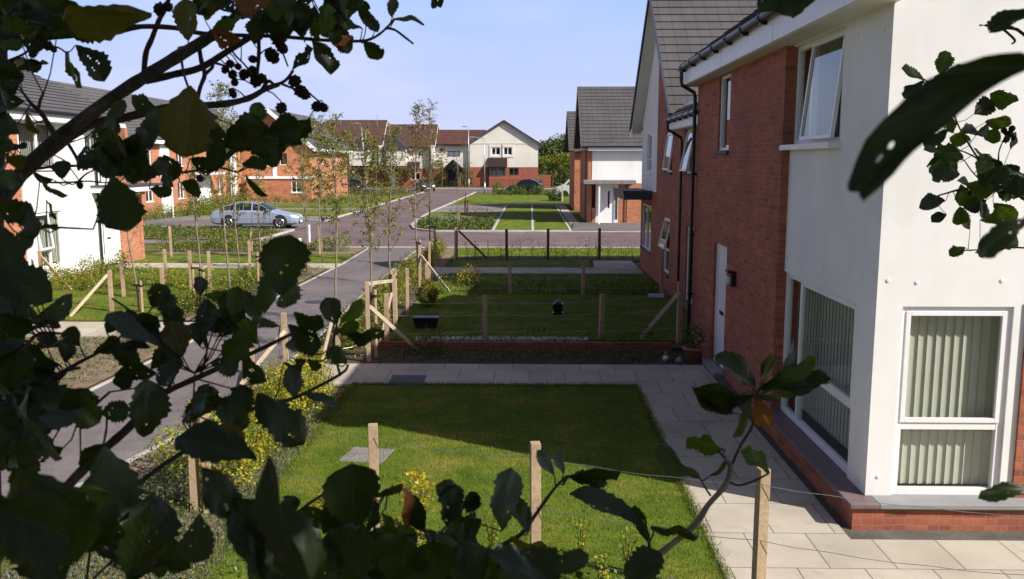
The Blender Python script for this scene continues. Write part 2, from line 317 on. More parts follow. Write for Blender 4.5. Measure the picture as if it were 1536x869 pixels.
m_ = MATS['grass_blade']; nt_ = m_.node_tree; b_ = nt_.nodes['Principled BSDF']; src = b_.inputs['Base Color'].links[0].from_socket
pn = noise(nt_, .9, 6, geoco(nt_), .7); pn2 = noise(nt_, 4.5, 4, geoco(nt_), .6)
c_ = mixc(nt_, ramp(nt_, pn.outputs['Fac'], [(.47, (0, 0, 0)), (.66, (.75, .75, .75))]), src, (.24, .21, .05))
c_ = mixc(nt_, 1, c_, ramp(nt_, pn2.outputs['Fac'], [(.3, (.62, .68, .6)), (.65, (1.2, 1.15, 1.1))]), 'MULTIPLY')
lk(nt_, c_, b_.inputs['Base Color'])
# ------------------------------------------------------------------ mesh helpers
def tag(o, label=None, cat=None, group=None, kind=None):
    if label: o['label'] = label
    if cat: o['category'] = cat
    if group: o['group'] = group
    if kind: o['kind'] = kind
    return o
def empty(name, loc, label, cat, group=None, rz=0):
    o = bpy.data.objects.new(name, None); o.empty_display_size = .2; COL.objects.link(o)
    o.location = loc; o.rotation_euler.z = rz
    return tag(o, label, cat, group)
class MB:
    def __init__(s): s.v = []; s.f = []; s.m = []; s.uv = []
    def face(s, pts, mi=0, uv=None):
        i = len(s.v); s.v += [tuple(p) for p in pts]; s.f.append(tuple(range(i, i+len(pts)))); s.m.append(mi)
        s.uv.append(uv if uv else [(0, 0)]*len(pts))
    def hexa(s, c, mi=0):                       # 8 corners: bottom 0-3, top 4-7
        i = len(s.v); s.v += [tuple(p) for p in c]
        for q in ((0, 3, 2, 1), (4, 5, 6, 7), (0, 1, 5, 4), (1, 2, 6, 5), (2, 3, 7, 6), (3, 0, 4, 7)):
            s.f.append(tuple(i+k for k in q)); s.m.append(mi); s.uv.append([(0, 0)]*4)
    def box(s, x0, x1, y0, y1, z0, z1, mi=0):
        s.hexa([(x0, y0, z0), (x1, y0, z0), (x1, y1, z0), (x0, y1, z0), (x0, y0, z1), (x1, y0, z1), (x1, y1, z1), (x0, y1, z1)], mi)
    def fbox(s, fr, u0, u1, z0, z1, d0, d1, mi=0):
        P = fr.p
        s.hexa([P(u0, z0, d0), P(u1, z0, d0), P(u1, z0, d1), P(u0, z0, d1), P(u0, z1, d0), P(u1, z1, d0), P(u1, z1, d1), P(u0, z1, d1)], mi)
    def bar(s, a, b, w, h=None, mi=0, roll=0):
        a = Vector(a); b = Vector(b); h = h or w; d = (b-a).normalized()
        x = d.cross(Vector((0, 0, 1)));
        if x.length < .01: x = Vector((1, 0, 0))
        x.normalize(); y = x.cross(d)
        if roll:
            q = Quaternion(d, roll); x = q @ x; y = q @ y
        x = x*w/2; y = y*h/2
        s.hexa([a-x-y, a+x-y, a+x+y, a-x+y, b-x-y, b+x-y, b+x+y, b-x+y], mi)
    def tube(s, pts, rad, n=6, mi=0, cap=True):
        pts = [Vector(p) for p in pts]; k = len(pts)
        if not hasattr(rad, '__len__'): rad = [rad]*k
        i0 = len(s.v); prev = None
        for i, p in enumerate(pts):
            d = (pts[min(i+1, k-1)]-pts[max(i-1, 0)]).normalized()
            if prev is None:
                x = d.orthogonal().normalized()
            else:
                x = (prev - d*prev.dot(d));
                x = x.normalized() if x.length > 1e-5 else d.orthogonal().normalized()
            prev = x; y = d.cross(x)
            for j in range(n):
                t = 2*math.pi*j/n; s.v.append(tuple(p+(x*math.cos(t)+y*math.sin(t))*rad[i]))
        for i in range(k-1):
            for j in range(n):
                a = i0+i*n+j; b = i0+i*n+(j+1) % n
                s.f.append((a, b, b+n, a+n)); s.m.append(mi); s.uv.append([(0, 0)]*4)
        if cap:
            s.f.append(tuple(i0+j for j in range(n))[::-1]); s.m.append(mi); s.uv.append([(0, 0)]*n)
            s.f.append(tuple(i0+(k-1)*n+j for j in range(n))); s.m.append(mi); s.uv.append([(0, 0)]*n)
    def lathe(s, prof, n=16, c=(0, 0, 0), mi=0, axis='Z'):
        i0 = len(s.v); c = Vector(c)
        for r, z in prof:
            for j in range(n):
                t = 2*math.pi*j/n
                v = Vector((r*math.cos(t), r*math.sin(t), z))
                if axis == 'X': v = Vector((v.z, v.x, v.y))
                if axis == 'Y': v = Vector((v.x, v.z, v.y))
                s.v.append(tuple(c+v))
        for i in range(len(prof)-1):
            for j in range(n):
                a = i0+i*n+j; b = i0+i*n+(j+1) % n
                s.f.append((a, b, b+n, a+n)); s.m.append(mi); s.uv.append([(0, 0)]*4)
    def build(s, name, mats, parent=None, smooth=False, bevel=0, fix=True):
        if isinstance(mats, str): mats = [mats]
        me = bpy.data.meshes.new(name)
        off = Vector(parent.location) if parent is not None else Vector()
        par = parent
        while par is not None and par.parent is not None:
            par = par.parent; off = off + Vector(par.location)
        vv = [tuple(Vector(v)-off) for v in s.v] if off.length else s.v
        me.from_pydata(vv, [], s.f)
        for k in mats: me.materials.append(MATS[k])
        me.polygons.foreach_set('material_index', s.m)
        uvl = me.uv_layers.new(name='UVMap'); flat = [c for f in s.uv for p in f for c in p]
        uvl.data.foreach_set('uv', flat)
        if fix:
            b = bmesh.new(); b.from_mesh(me); bmesh.ops.recalc_face_normals(b, faces=b.faces); b.to_mesh(me); b.free()
        if smooth: me.polygons.foreach_set('use_smooth', [True]*len(me.polygons))
        me.update()
        o = bpy.data.objects.new(name, me); COL.objects.link(o)
        if parent is not None: o.parent = parent
        if bevel:
            bm = o.modifiers.new('bevel', 'BEVEL'); bm.width = bevel; bm.segments = 2; bm.limit_method = 'ANGLE'
        return o
class Fr:
    """wall frame: u along, z up, d depth into the wall"""
    def __init__(s, kind, c):
        s.kind = kind; s.c = c
    def p(s, u, z, d):
        if s.kind == '-x': return (s.c+d, u, z)
        if s.kind == '+x': return (s.c-d, u, z)
        if s.kind == '-y': return (u, s.c+d, z)
        if s.kind == '+y': return (u, s.c-d, z)
def wall(mb, fr, u0, u1, z0, z1, holes=(), th=.25, mi=0):
    us = sorted({u0, u1, *[h[0] for h in holes], *[h[1] for h in holes]}); zs = sorted({z0, z1, *[h[2] for h in holes], *[h[3] for h in holes]})
    us = [u for u in us if u0 <= u <= u1]; zs = [z for z in zs if z0 <= z <= z1]
    def solid(i, j):
        if i < 0 or j < 0 or i >= len(us)-1 or j >= len(zs)-1: return False
        cu = (us[i]+us[i+1])/2; cz = (zs[j]+zs[j+1])/2
        return not any(h[0] < cu < h[1] and h[2] < cz < h[3] for h in holes)
    P = fr.p
    for i in range(len(us)-1):
        for j in range(len(zs)-1):
            if not solid(i, j): continue
            a, b, c, d = us[i], us[i+1], zs[j], zs[j+1]
            mb.face([P(a, c, 0), P(b, c, 0), P(b, d, 0), P(a, d, 0)], mi)
            mb.face([P(a, c, th), P(b, c, th), P(b, d, th), P(a, d, th)], mi)
            if not solid(i-1, j): mb.face([P(a, c, 0), P(a, d, 0), P(a, d, th), P(a, c, th)], mi)
            if not solid(i+1, j): mb.face([P(b, c, 0), P(b, d, 0), P(b, d, th), P(b, c, th)], mi)
            if not solid(i, j-1): mb.face([P(a, c, 0), P(b, c, 0), P(b, c, th), P(a, c, th)], mi)
            if not solid(i, j+1): mb.face([P(a, d, 0), P(b, d, 0), P(b, d, th), P(a, d, th)], mi)
def roof_plane(mb, e0, e1, r1, r0, n, lift=.030, mi=0, under=True, thick=.05):
    """stepped tile courses between the eave line e0-e1 and the ridge line r0-r1"""
    e0, e1, r0, r1 = map(Vector, (e0, e1, r0, r1))
    nrm = (e1-e0).cross(r0-e0).normalized()
    if nrm.z < 0: nrm = -nrm
    ax = (e1-e0).normalized(); Ls = (r0-e0).length
    for i in range(n):
        t0 = i/n; t1 = (i+1)/n
        a = e0.lerp(r0, t0); b = e1.lerp(r1, t0); c = e1.lerp(r1, t1); d = e0.lerp(r0, t1)
        A = a+nrm*lift; B = b+nrm*lift
        ua, ub, uc, ud = [(q-e0).dot(ax)+(.165 if i % 2 else 0) for q in (a, b, c, d)]
        mb.face([A, B, c+nrm*.002, d+nrm*.002], mi, [(ua, i+.03), (ub, i+.03), (uc, i+.97), (ud, i+.97)])
        q = (e0-r0).normalized()*.012
        mb.face([a+q-nrm*.004, b+q-nrm*.004, B+q, A+q], mi, [(ua, float(i))]*4); mb.face([A+q, B+q, B, A], mi, [(ua, i+.03), (ub, i+.03), (ub, i+.04), (ua, i+.04)])  # riser takes the dark joint colour, a shadow line painted between courses
    if under:
        q = -nrm*thick
        mb.face([e0+q, e1+q, r1+q, r0+q], mi, [(.1, .5)]*4)
        mb.face([e0, e0+q, e1+q, e1], mi, [(.1, .5)]*4)
        mb.face([e0, e0+q, r0+q, r0], mi, [(.1, .5)]*4)
        mb.face([e1, e1+q, r1+q, r1], mi, [(.1, .5)]*4)
def prism(mb, poly, y0, y1, axis='y', mi=0):
    """poly in (a,z); extruded along y (a=x) or along x (a=y)"""
    f = (lambda a, z, t: (a, t, z)) if axis == 'y' else (lambda a, z, t: (t, a, z))
    mb.face([f(a, z, y0) for a, z in poly], mi); mb.face([f(a, z, y1) for a, z in poly][::-1], mi)
    for i in range(len(poly)):
        (a, z), (b, w) = poly[i], poly[(i+1) % len(poly)]
        mb.face([f(a, z, y0), f(b, w, y0), f(b, w, y1), f(a, z, y1)], mi)
def sheet(name, poly, z, matname, kind='structure', label=None, th=0, bevel=0):
    mb = MB()
    mb.face([(x, y, z) for x, y in poly])
    if th:
        for i in range(len(poly)):
            a, b = poly[i], poly[(i+1) % len(poly)]
            mb.face([(*a, z-th), (*b, z-th), (*b, z), (*a, z)])
    o = mb.build(name, matname, fix=bool(th))
    if not th and o.data.polygons[0].normal.z < 0: o.data.flip_normals()
    if kind: o['kind'] = kind
    if label: o['label'] = label
    return o
def strip(mb, pts, w, z0, z1, mi=0):
    for a, b in zip(pts[:-1], pts[1:]):
        a = Vector((*a, 0)); b = Vector((*b, 0)); d = (b-a).normalized(); n = Vector((-d.y, d.x, 0))*w/2
        c = [a-n, b-n, b+n, a+n]
        mb.hexa([(p.x, p.y, z0) for p in c]+[(p.x, p.y, z1) for p in c], mi)
# ---- numpy meshes for foliage
def np_mesh(name, V, nq, mats, parent=None, mi=None, tri=False):
    """V: (n*k,3) vertices, faces of k consecutive vertices"""
    k = 3 if tri else 4; nf = nq
    me = bpy.data.meshes.new(name); me.vertices.add(len(V)); off = np.zeros(3)
    if parent is not None:
        q = parent
        while q is not None: off += np.array(q.location); q = q.parent
    me.vertices.foreach_set('co', (V-off).astype(np.float32).ravel())
    me.loops.add(nf*k); me.loops.foreach_set('vertex_index', np.arange(nf*k, dtype=np.int32))
    me.polygons.add(nf); me.polygons.foreach_set('loop_start', np.arange(0, nf*k, k, dtype=np.int32))
    if isinstance(mats, str): mats = [mats]
    for m in mats: me.materials.append(MATS[m])
    if mi is not None: me.polygons.foreach_set('material_index', mi.astype(np.int32))
    me.update(calc_edges=True)
    o = bpy.data.objects.new(name, me); COL.objects.link(o)
    if parent is not None: o.parent = parent
    return o
def leaf_quads(P, size, upb=.5, asp=.6, rg=RG):
    n = len(P); size = np.broadcast_to(size, (n,))[:, None]
    nr = rg.normal(size=(n, 3)); nr[:, 2] += upb*2; nr /= np.linalg.norm(nr, axis=1)[:, None]
    a = rg.normal(size=(n, 3)); a -= (a*nr).sum(1)[:, None]*nr; a /= np.linalg.norm(a, axis=1)[:, None]
    b = np.cross(nr, a)
    l = size*.5; w = size*.5*asp; bend = nr*size*.12
    V = np.stack([P-a*l-bend, P+b*w-a*l*.1, P+a*l-bend, P-b*w-a*l*.1], 1).reshape(-1, 3)
    return V
def blades(name, pts, h0, h1, w, mat, z, kind='stuff', rg=RG):
    n = len(pts); h = rg.uniform(h0, h1, n); ang = rg.uniform(0, 6.283, n); lean = rg.normal(0, .35, (n, 2))*h[:, None]
    wv = np.stack([np.cos(ang), np.sin(ang)], 1)*w/2
    base = np.concatenate([pts, np.full((n, 1), z)], 1)
    a = base.copy(); a[:, :2] -= wv; b = base.copy(); b[:, :2] += wv; c = base.copy(); c[:, :2] += lean; c[:, 2] += h
    V = np.stack([a, b, c], 1).reshape(-1, 3)
    o = np_mesh(name, V, n, mat, tri=True)
    if kind: o['kind'] = kind
    return o
def inpoly(n, poly, rg=RG):
    poly = np.array(poly, float); lo = poly.min(0); hi = poly.max(0); out = []
    tot = 0
    while tot < n:
        p = rg.uniform(lo, hi, (n*2, 2)); c = np.zeros(len(p), bool); j = len(poly)-1
        for i in range(len(poly)):
            xi, yi = poly[i]; xj, yj = poly[j]
            c ^= ((yi > p[:, 1]) != (yj > p[:, 1])) & (p[:, 0] < (xj-xi)*(p[:, 1]-yi)/(yj-yi+1e-12)+xi); j = i
        q = p[c]; out.append(q); tot += len(q)
    return np.concatenate(out)[:n]
# ================================================================== GROUND
sheet('ground', [(-700, -300), (700, -300), (700, 900), (-700, 900)], 0, 'rough_grass')
# bank the photographer stands on
mb = MB(); NX = 60; NY = 26
prof = lambda y: 0 if y > 5.9 else (1.85 if y < 2.6 else 1.85*(.5+.5*math.cos(math.pi*(y-2.6)/3.3)))
g = [[(x, y, prof(y)+.0+(.05*math.sin(x*1.7+y*2.3)+.04*math.sin(x*.6-y*3.1) if y < 5.6 else -.03)) for x in np.linspace(-30, 30, NX)] for y in np.linspace(-14, 6.1, NY)]
for j in range(NY-1):
    for i in range(NX-1): mb.face([g[j][i], g[j][i+1], g[j+1][i+1], g[j+1][i]])
o = mb.build('bank', 'rough_grass', smooth=True); o['kind'] = 'structure'
mb = MB(); mb.box(-30, 30, -13.9, 3, -.5, .1)

sheet('footpath', [(-6.77, 36.9), (-6.65, 31), (-6.76, 25.5), (-6.86, 17), (-7.0, 13.5), (-7.15, 11.2), (-7.6, 8), (-8.4, 4), (-6.2, 4), (-5.5, 7.6), (-4.9, 10.4), (-4.5, 12.2), (-4.4, 17), (-4.62, 24), (-4.66, 30), (-4.7, 36.9)], .012, 'tarmac')
mb = MB()
strip(mb, [(-6.80, 36.9), (-6.68, 31), (-6.79, 25.5), (-6.89, 17), (-7.03, 13.5), (-7.18, 11.2), (-7.6, 8)], .06, -.05, .035)
strip(mb, [(-4.67, 36.9), (-4.63, 30), (-4.59, 24), (-4.37, 17), (-4.47, 12.2), (-4.87, 10.4), (-5.47, 7.6)], .06, -.05, .035)
mb.build('path_edging', 'kerb')['kind'] = 'structure'
# roads
sheet('road', [(60, 37.3), (60, 45.6), (-4.9, 45.6), (-5.6, 46.1), (-6.3, 47.3), (-6.8, 50), (-7.1, 56), (-7.15, 64), (-6.6, 90), (-6.4, 104), (14, 104), (14, 118), (-60, 118), (-60, 106), (-12.4, 104), (-12.4, 40.4), (-11.5, 38.4), (-9.6, 37.4)], .02, 'road_red')
sheet('driveway', [(-12.46, 46.4), (-12.46, 53.2), (-22.5, 58), (-24, 50), (-16.6, 46.6)], .026, 'tarmac')
mb = MB()
strip(mb, [(-12.5, 53.3), (-12.5, 104)], .16, -.05, .10)
strip(mb, [(-9.6, 37.3), (-11.5, 38.3), (-12.5, 40.4), (-12.5, 46.3)], .14, -.05, .10)
strip(mb, [(-12.5, 46.35), (-16.7, 46.5), (-24, 49.9)], .12, -.05, .09)
strip(mb, [(-12.5, 53.25), (-22.6, 58.1)], .12, -.05, .09)
strip(mb, [(2.2, 45.68), (-4.9, 45.68), (-5.55, 46.15), (-6.22, 47.3), (-6.72, 50), (-7.02, 56), (-7.07, 64), (-6.52, 90), (-6.4, 103.9)], .15, -.05, .11)
strip(mb, [(-9.6, 37.28), (60, 37.22)], .12, -.05, .05)
strip(mb, [(14, 118.1), (-60, 118.1)], .15, -.05, .11)
strip(mb, [(2.2, 45.68), (60, 45.68)], .12, -.05, .06)
mb.build('kerb', 'kerb', bevel=.01)['kind'] = 'structure'
# east plots beyond the road
def lawn(poly, z=.03, mat='lawn', th=.03): return sheet('lawn', poly, z, mat, th=th)
lawn([(-1.86, 45.9), (.08, 45.9), (.08, 73), (-1.86, 73)], .06); lawn([(.24, 45.9), (2.05, 45.9), (2.05, 73), (.24, 73)], .06)
mb = MB()
strip(mb, [(-1.94, 45.8), (-1.94, 73.2)], .14, -.05, .08); strip(mb, [(.16, 45.8), (.16, 73.2)], .14, -.05, .08); strip(mb, [(2.13, 45.8), (2.13, 73.2)], .12, -.05, .08)
mb.build('path_edging', 'kerb')['kind'] = 'structure'
sheet('bed', [(-4.8, 45.85), (-2.02, 45.85), (-2.02, 53.4), (-6.7, 53.4), (-6.55, 50), (-6.05, 47.4), (-5.5, 46.3)], .05, 'soil', th=.05)
sheet('parking_bay', [(-6.95, 53.6), (-2.02, 53.6), (-2.02, 58.2), (-7.0, 58.2)], .05, 'drive', th=.05)
lawn([(-6.98, 58.4), (-2.02, 58.4), (-2.02, 62.8), (-7.0, 62.8)], .06, th=.06)
sheet('parking_bay', [(-7.0, 63), (-2.02, 63), (-2.02, 67.8), (-6.95, 67.8)], .05, 'drive', th=.05)
sheet('parking_bay', [(-6.95, 68.1), (-2.02, 68.1), (-2.02, 74), (-6.8, 74)], .05, 'drive', th=.05)
sheet('path', [(-2, 73.4), (8, 73.4), (8, 76.4), (-2, 76.4)], .05, 'drive', th=.05)
lawn([(-6.6, 78), (6, 78), (6, 95), (-6.4, 95)], .06, th=.06)
sheet('driveway', [(2.2, 45.9), (12, 45.9), (12, 52.3), (2.6, 52.3)], .05, 'tarmac', th=.05)
sheet('path', [(2.3, 52.3), (2.9, 52.3), (2.9, 73), (2.3, 73)], .05, 'slabs', th=.05)
# west verge beside the street
for y0, y1 in ((58.6, 66), (69, 76), (79, 92)):
    lawn([(-24, y0+2), (-12.65, y0), (-12.65, y1), (-24, y1)], .06, th=.06)
for y0, y1 in ((66.2, 68.8), (76.2, 78.8), (54, 58.2)):
    sheet('driveway', [(-24, y0), (-12.6, y0), (-12.6, y1), (-24, y1)], .05, 'drive', th=.05)
sheet('bed', [(-22, 42), (-12.65, 40.6), (-12.65, 46.2), (-16.7, 46.4), (-22, 48.6)], .04, 'mulch')
sheet('path', [(-24, 38.7), (-10.5, 38.7), (-12.0, 40.1), (-24, 40.6)], .03, 'drive')
sheet('bed', [(-15, 34.3), (-6.9, 34.3), (-6.9, 36.6), (-9.8, 37.2), (-11.4, 38.3), (-15, 38.4)], .035, 'mulch')
lawn([(-15, 31.3), (-7.0, 31.3), (-7.0, 34.1), (-15, 34.1)], .05)
sheet('path', [(-14.6, 29.8), (-6.85, 29.8), (-6.75, 31.1), (-14.6, 31.1)], .045, 'slabs', th=.04)
lawn([(-14.3, 19.7), (-8.9, 19.7), (-8.7, 29.6), (-14.3, 29.6)], .05)
sheet('bed', [(-8.7, 19.7), (-6.95, 19.7), (-6.85, 29.7), (-8.6, 29.7)], .045, 'mulch')
sheet('path', [(-16, 17.9), (-6.95, 17.9), (-6.93, 19.5), (-16, 19.5)], .045, 'slabs', th=.04)
sheet('bed', [(-16, 5), (-8.2, 5), (-7.25, 11.2), (-6.98, 17.7), (-16, 17.7)], .03, 'mulch')
# east gardens
sheet('bed', [(-4.6, 6), (-2.75, 6), (-2.78, 13.8), (-4.35, 13.8), (-4.4, 12.2), (-4.85, 10.4)], .02, 'mulch')
sheet('bed', [(-4.35, 15.6), (-2.95, 15.6), (-3.0, 28), (-4.55, 28)], .02, 'soil')
sheet('bed', [(-4.55, 29.9), (-3.0, 29.9), (-3.0, 36.9), (-4.6, 36.9)], .02, 'mulch')
L1 = [(-2.78, 6.2), (1.72, 5.8), (1.74, 13.98), (-2.95, 13.98)]
lawn(L1, .035)
sheet('path', [(-4.5, 14.0), (-2.95, 14.0), (1.74, 14.0), (1.72, 5.4), (9.5, 5.0), (9.5, 8.12), (3.1, 8.12), (3.1, 15.46), (-4.45, 15.46)], .045, 'slabs', th=.04)
sheet('gravel', [(3.1, 8.12), (9.5, 8.12), (9.5, 8.42), (3.3, 8.42), (3.3, 17.8), (3.1, 17.8)], .02, 'gravel')
sheet('bed', [(-2.95, 15.46), (3.1, 15.46), (3.1, 16.6), (-2.95, 16.6)], .03, 'soil')
sheet('bed', [(-2.9, 16.75), (3.7, 16.75), (3.7, 17.2), (-2.9, 17.2)], .08, 'soil')
sheet('path', [(-2.3, 17.2), (1.2, 17.2), (1.2, 17.55), (-2.3, 17.55)], .13, 'slabs', th=.1)
L2 = [(-2.9, 17.4), (3.7, 17.4), (3.7, 23.5), (-2.9, 23.5)]
lawn(L2, .10, th=.1)
L3 = [(-2.9, 23.9), (3.7, 23.9), (3.7, 28.1), (-2.6, 28.1)]
lawn(L3, .08, th=.08)
sheet('path', [(-4.6, 28.2), (3.7, 28.2), (3.7, 32), (2.3, 32), (2.2, 29.9), (-4.6, 29.9)], .06, 'slabs', th=.06)
L4 = [(-2.7, 29.95), (2.1, 29.95), (2.2, 32), (-2.8, 32)]
lawn(L4, .07, th=.07)
sheet('bed', [(-2.9, 32.05), (12, 32.05), (12, 33.2), (-2.9, 33.2)], .05, 'soil', th=.05)
lawn([(-3, 33.3), (30, 33.3), (30, 37.05), (-3, 37.05)], .04)
# covers let into the lawn and the path
mb = MB(); mb.box(-2.32, -1.74, 13.93, 14.58, .03, .052)
for i in range(1, 6): mb.box(-2.32+i*.097-.006, -2.32+i*.097+.006, 13.97, 14.54, .052, .056)
tag(mb.build('drain_cover', 'slate_blue'), 'blue-grey metal drain cover set in the slab path at the far edge of the lawn', 'drain cover')
mb = MB(); mb.hexa([(-2.32, 10.28, .02), (-1.78, 10.2, .02), (-1.70, 10.72, .02), (-2.24, 10.8, .02), (-2.32, 10.28, .046), (-1.78, 10.2, .046), (-1.70, 10.72, .046), (-2.24, 10.8, .046)])
tag(mb.build('inspection_cover', 'stone_grey', bevel=.008), 'grey square inspection cover in the sunlit lawn behind the wire fence', 'inspection cover')
for (x, y, r, lab) in ((-9.4, 60, .33, 'round metal manhole cover in the street beyond the junction'), (-5.2, 41.2, .33, 'round metal manhole cover in the road junction'), (-5.6, 22.6, .22, 'small dark cover in the footpath')):
    mb = MB(); mb.lathe([(0, .032), (r, .032), (r+.04, .026)], 20, (x, y, 0)); tag(mb.build('manhole_cover', 'dark_grey'), lab, 'manhole cover')
# grass
o = blades('grass', inpoly(80000, [(-2.8, 6.3), (1.72, 6.0), (1.76, 14), (-2.95, 14)]), .018, .05, .007, 'grass_blade', .03)
# ragged longer edge
e = np.concatenate([np.stack([RG.normal(1.73, .03, 5000), RG.uniform(6, 14, 5000)], 1), np.stack([RG.uniform(-2.9, 1.75, 3500), RG.normal(13.98, .03, 3500)], 1), np.stack([RG.normal(-2.85, .05, 4000), RG.uniform(6.5, 14, 4000)], 1)])
blades('grass', e, .03, .075, .008, 'grass_blade', .03)
blades('grass', inpoly(26000, L2), .03, .06, .012, 'grass_blade', .09)
blades('grass', inpoly(12000, L3), .03, .07, .014, 'grass_blade', .07)
blades('grass', inpoly(26000, [(-14.3, 19.7), (-8.9, 19.7), (-8.7, 29.6), (-14.3, 29.6)]), .03, .06, .013, 'grass_blade', .04)
blades('grass', inpoly(22000, [(-4.8, 5), (-2.8, 5), (-2.85, 13), (-4.3, 13)]), .02, .09, .010, 'leaf_grey', .02)
blades('grass', inpoly(9000, [(-3, 33.3), (12, 33.3), (12, 37.05), (-3, 37.05)]), .03, .09, .02, 'grass_blade', .03)

# ================================================================== HOUSES
def sash(mb, gl, fr, ua, ub, za, zb, d, ang, fw_=.045, th=.045):
    c, s_ = math.cos(ang), math.sin(ang)
    def P(u, z, dd): return fr.p(u, zb-(zb-z)*c, d+dd-(zb-z)*s_)
    def bx(u0, u1, z0, z1):
        mb.hexa([P(u0, z0, 0), P(u1, z0, 0), P(u1, z0, th), P(u0, z0, th), P(u0, z1, 0), P(u1, z1, 0), P(u1, z1, th), P(u0, z1, th)])
    bx(ua, ua+fw_, za, zb); bx(ub-fw_, ub, za, zb); bx(ua+fw_, ub-fw_, za, za+fw_); bx(ua+fw_, ub-fw_, zb-fw_, zb)
    gl.face([P(ua+.02, za+.02, th/2), P(ub-.02, za+.02, th/2), P(ub-.02, zb-.02, th/2), P(ua+.02, zb-.02, th/2)])
def window(root, fr, u0, u1, z0, z1, rec=.08, mulls=(), trans=(), opens=(), lights=None, blind=None, sill=None, glass='glass', fwid=.055, closed=(), frame='upvc', sillm='sill_stone'):
    mb = MB(); d0, d1 = rec, rec+.07
    mb.fbox(fr, u0, u0+fwid, z0, z1, d0, d1); mb.fbox(fr, u1-fwid, u1, z0, z1, d0, d1)
    mb.fbox(fr, u0+fwid, u1-fwid, z0, z0+fwid, d0, d1); mb.fbox(fr, u0+fwid, u1-fwid, z1-fwid, z1, d0, d1)
    for m in mulls: mb.fbox(fr, m-fwid/2, m+fwid/2, z0+fwid, z1-fwid, d0, d1)
    for z, ua, ub in trans: mb.fbox(fr, ua, ub, z-fwid/2, z+fwid/2, d0+.002, d1-.002)
    gl = MB()
    if lights is None and closed:
        lights = [(u0+.02, u1-.02, z0+.02, closed[0][2]-.02)] + ([(closed[0][1]+.03, u1-.02, closed[0][2]-.02, z1-.02)] if closed[0][1] < u1-.2 else [])
    for (ua, ub, za, zb) in (lights if lights is not None else [(u0+.02, u1-.02, z0+.02, z1-.02)]):
        gl.face([fr.p(ua, za, rec+.04), fr.p(ub, za, rec+.04), fr.p(ub, zb, rec+.04), fr.p(ua, zb, rec+.04)])
    w = mb.build('window', frame, root, bevel=.004)
    if opens or closed:
        sb = MB()
        for (ua, ub, za, zb, ang) in opens: sash(sb, gl, fr, ua, ub, za, zb, rec-.02, ang)
        for (ua, ub, za, zb) in closed: sash(sb, gl, fr, ua, ub, za, zb, rec-.012, 0)
        sb.build('sash', frame, w, bevel=.003)
    gl.build('glass', glass, w, fix=False)
    if blind:
        bm_ = MB(); bd, wd_, tw = blind; u = u0+.06
        while u < u1-.06:
            h = wd_/2; dx = math.cos(tw)*h; dd = math.sin(tw)*h; c = u+h
            k = 5
            for i in range(k):
                a = -1+2*i/k; b = -1+2*(i+1)/k; f = lambda t: .010*(1-t*t)
                bm_.face([fr.p(c+dx*a, z0+.07, rec+bd+dd*a+f(a)), fr.p(c+dx*b, z0+.07, rec+bd+dd*b+f(b)), fr.p(c+dx*b, z1-.03, rec+bd+dd*b+f(b)), fr.p(c+dx*a, z1-.03, rec+bd+dd*a+f(a))])
            u += wd_*.94
        bm_.build('blind', 'blind', w, fix=False)
    if sill:
        s_ = MB(); s_.fbox(fr, u0-sill[0], u1+sill[0], z0-sill[2], z0-.002, -sill[1], rec+.05); s_.build('sill', sillm, w, bevel=.005)
    return w
def gutter(root, a, b, r=.06, brackets=0, mat='black_plastic'):
    a = Vector(a); b = Vector(b); mb = MB(); mb.tube([a, b], r, 10)
    o = mb.build('gutter', mat, root, smooth=False)
    if brackets:
        n = int((b-a).length/brackets)
        for i in range(n+1):
            m2 = MB(); p = a.lerp(b, (i+.3)/(n+.6))
            m2.tube([p-(b-a).normalized()*.035, p+(b-a).normalized()*.035], r*1.22, 8); m2.box(p.x-.02, p.x+r*1.2, p.y-.03, p.y+.03, p.z-r*1.5, p.z+.0)
            m2.build('gutter_bracket', mat, o)
    return o

# ---------------- near right house
H1 = empty('brick_house', (3.4, 8.6, 0), 'red brick and white rendered house at the right edge, nearest the camera', 'house')
w_ = Fr('-x', 3.40); f_ = Fr('-y', 8.60); b_ = Fr('-x', 3.30)
mb = MB()
wall(mb, w_, 8.60, 11.78, .302, 5.6, [(9.12, 11.77, .302, 2.2), (9.9, 11.78, 3.86, 5.10)], .22)
wall(mb, f_, 3.62, 11.6, .302, 5.6, [(3.66, 4.74, .302, 2.24), (4.86, 11.6, .302, 2.30)], .22)
wall(mb, Fr('+y', 17.75), 3.5, 11.6, 0, 5.6, [], .2); wall(mb, Fr('+x', 11.6), 8.61, 17.74, 0, 5.6, [], .2)
prism(mb, [(3.45, 5.6), (11.5, 5.6), (7.5, 8.6)], 8.61, 8.82); prism(mb, [(3.45, 5.6), (11.5, 5.6), (7.5, 8.6)], 17.5, 17.74)
mb.build('render_wall', 'render', H1)
mb = MB()
wall(mb, b_, 11.75, 17.75, 0, 5.6, [(14.75, 15.78, .10, 2.22), (14.9, 15.78, 3.83, 5.10)], .3)
mb.box(3.21, 3.60, 8.40, 11.748, 0, .252); mb.box(3.602, 11.6, 8.41, 8.62, 0, .252)
wall(mb, Fr('-y', 8.57), 4.86, 11.6, .302, 2.30, [], .2)
mb.build('brick_wall', 'brick', H1)
mb = MB(); mb.box(3.17, 3.46, 8.36, 11.746, .252, .300); mb.build('sill', 'blue_sill', H1, bevel=.006)
mb = MB(); mb.box(3.462, 5.02, 8.36, 8.66, .252, .300); mb.build('sill', 'sill_stone', H1, bevel=.006)
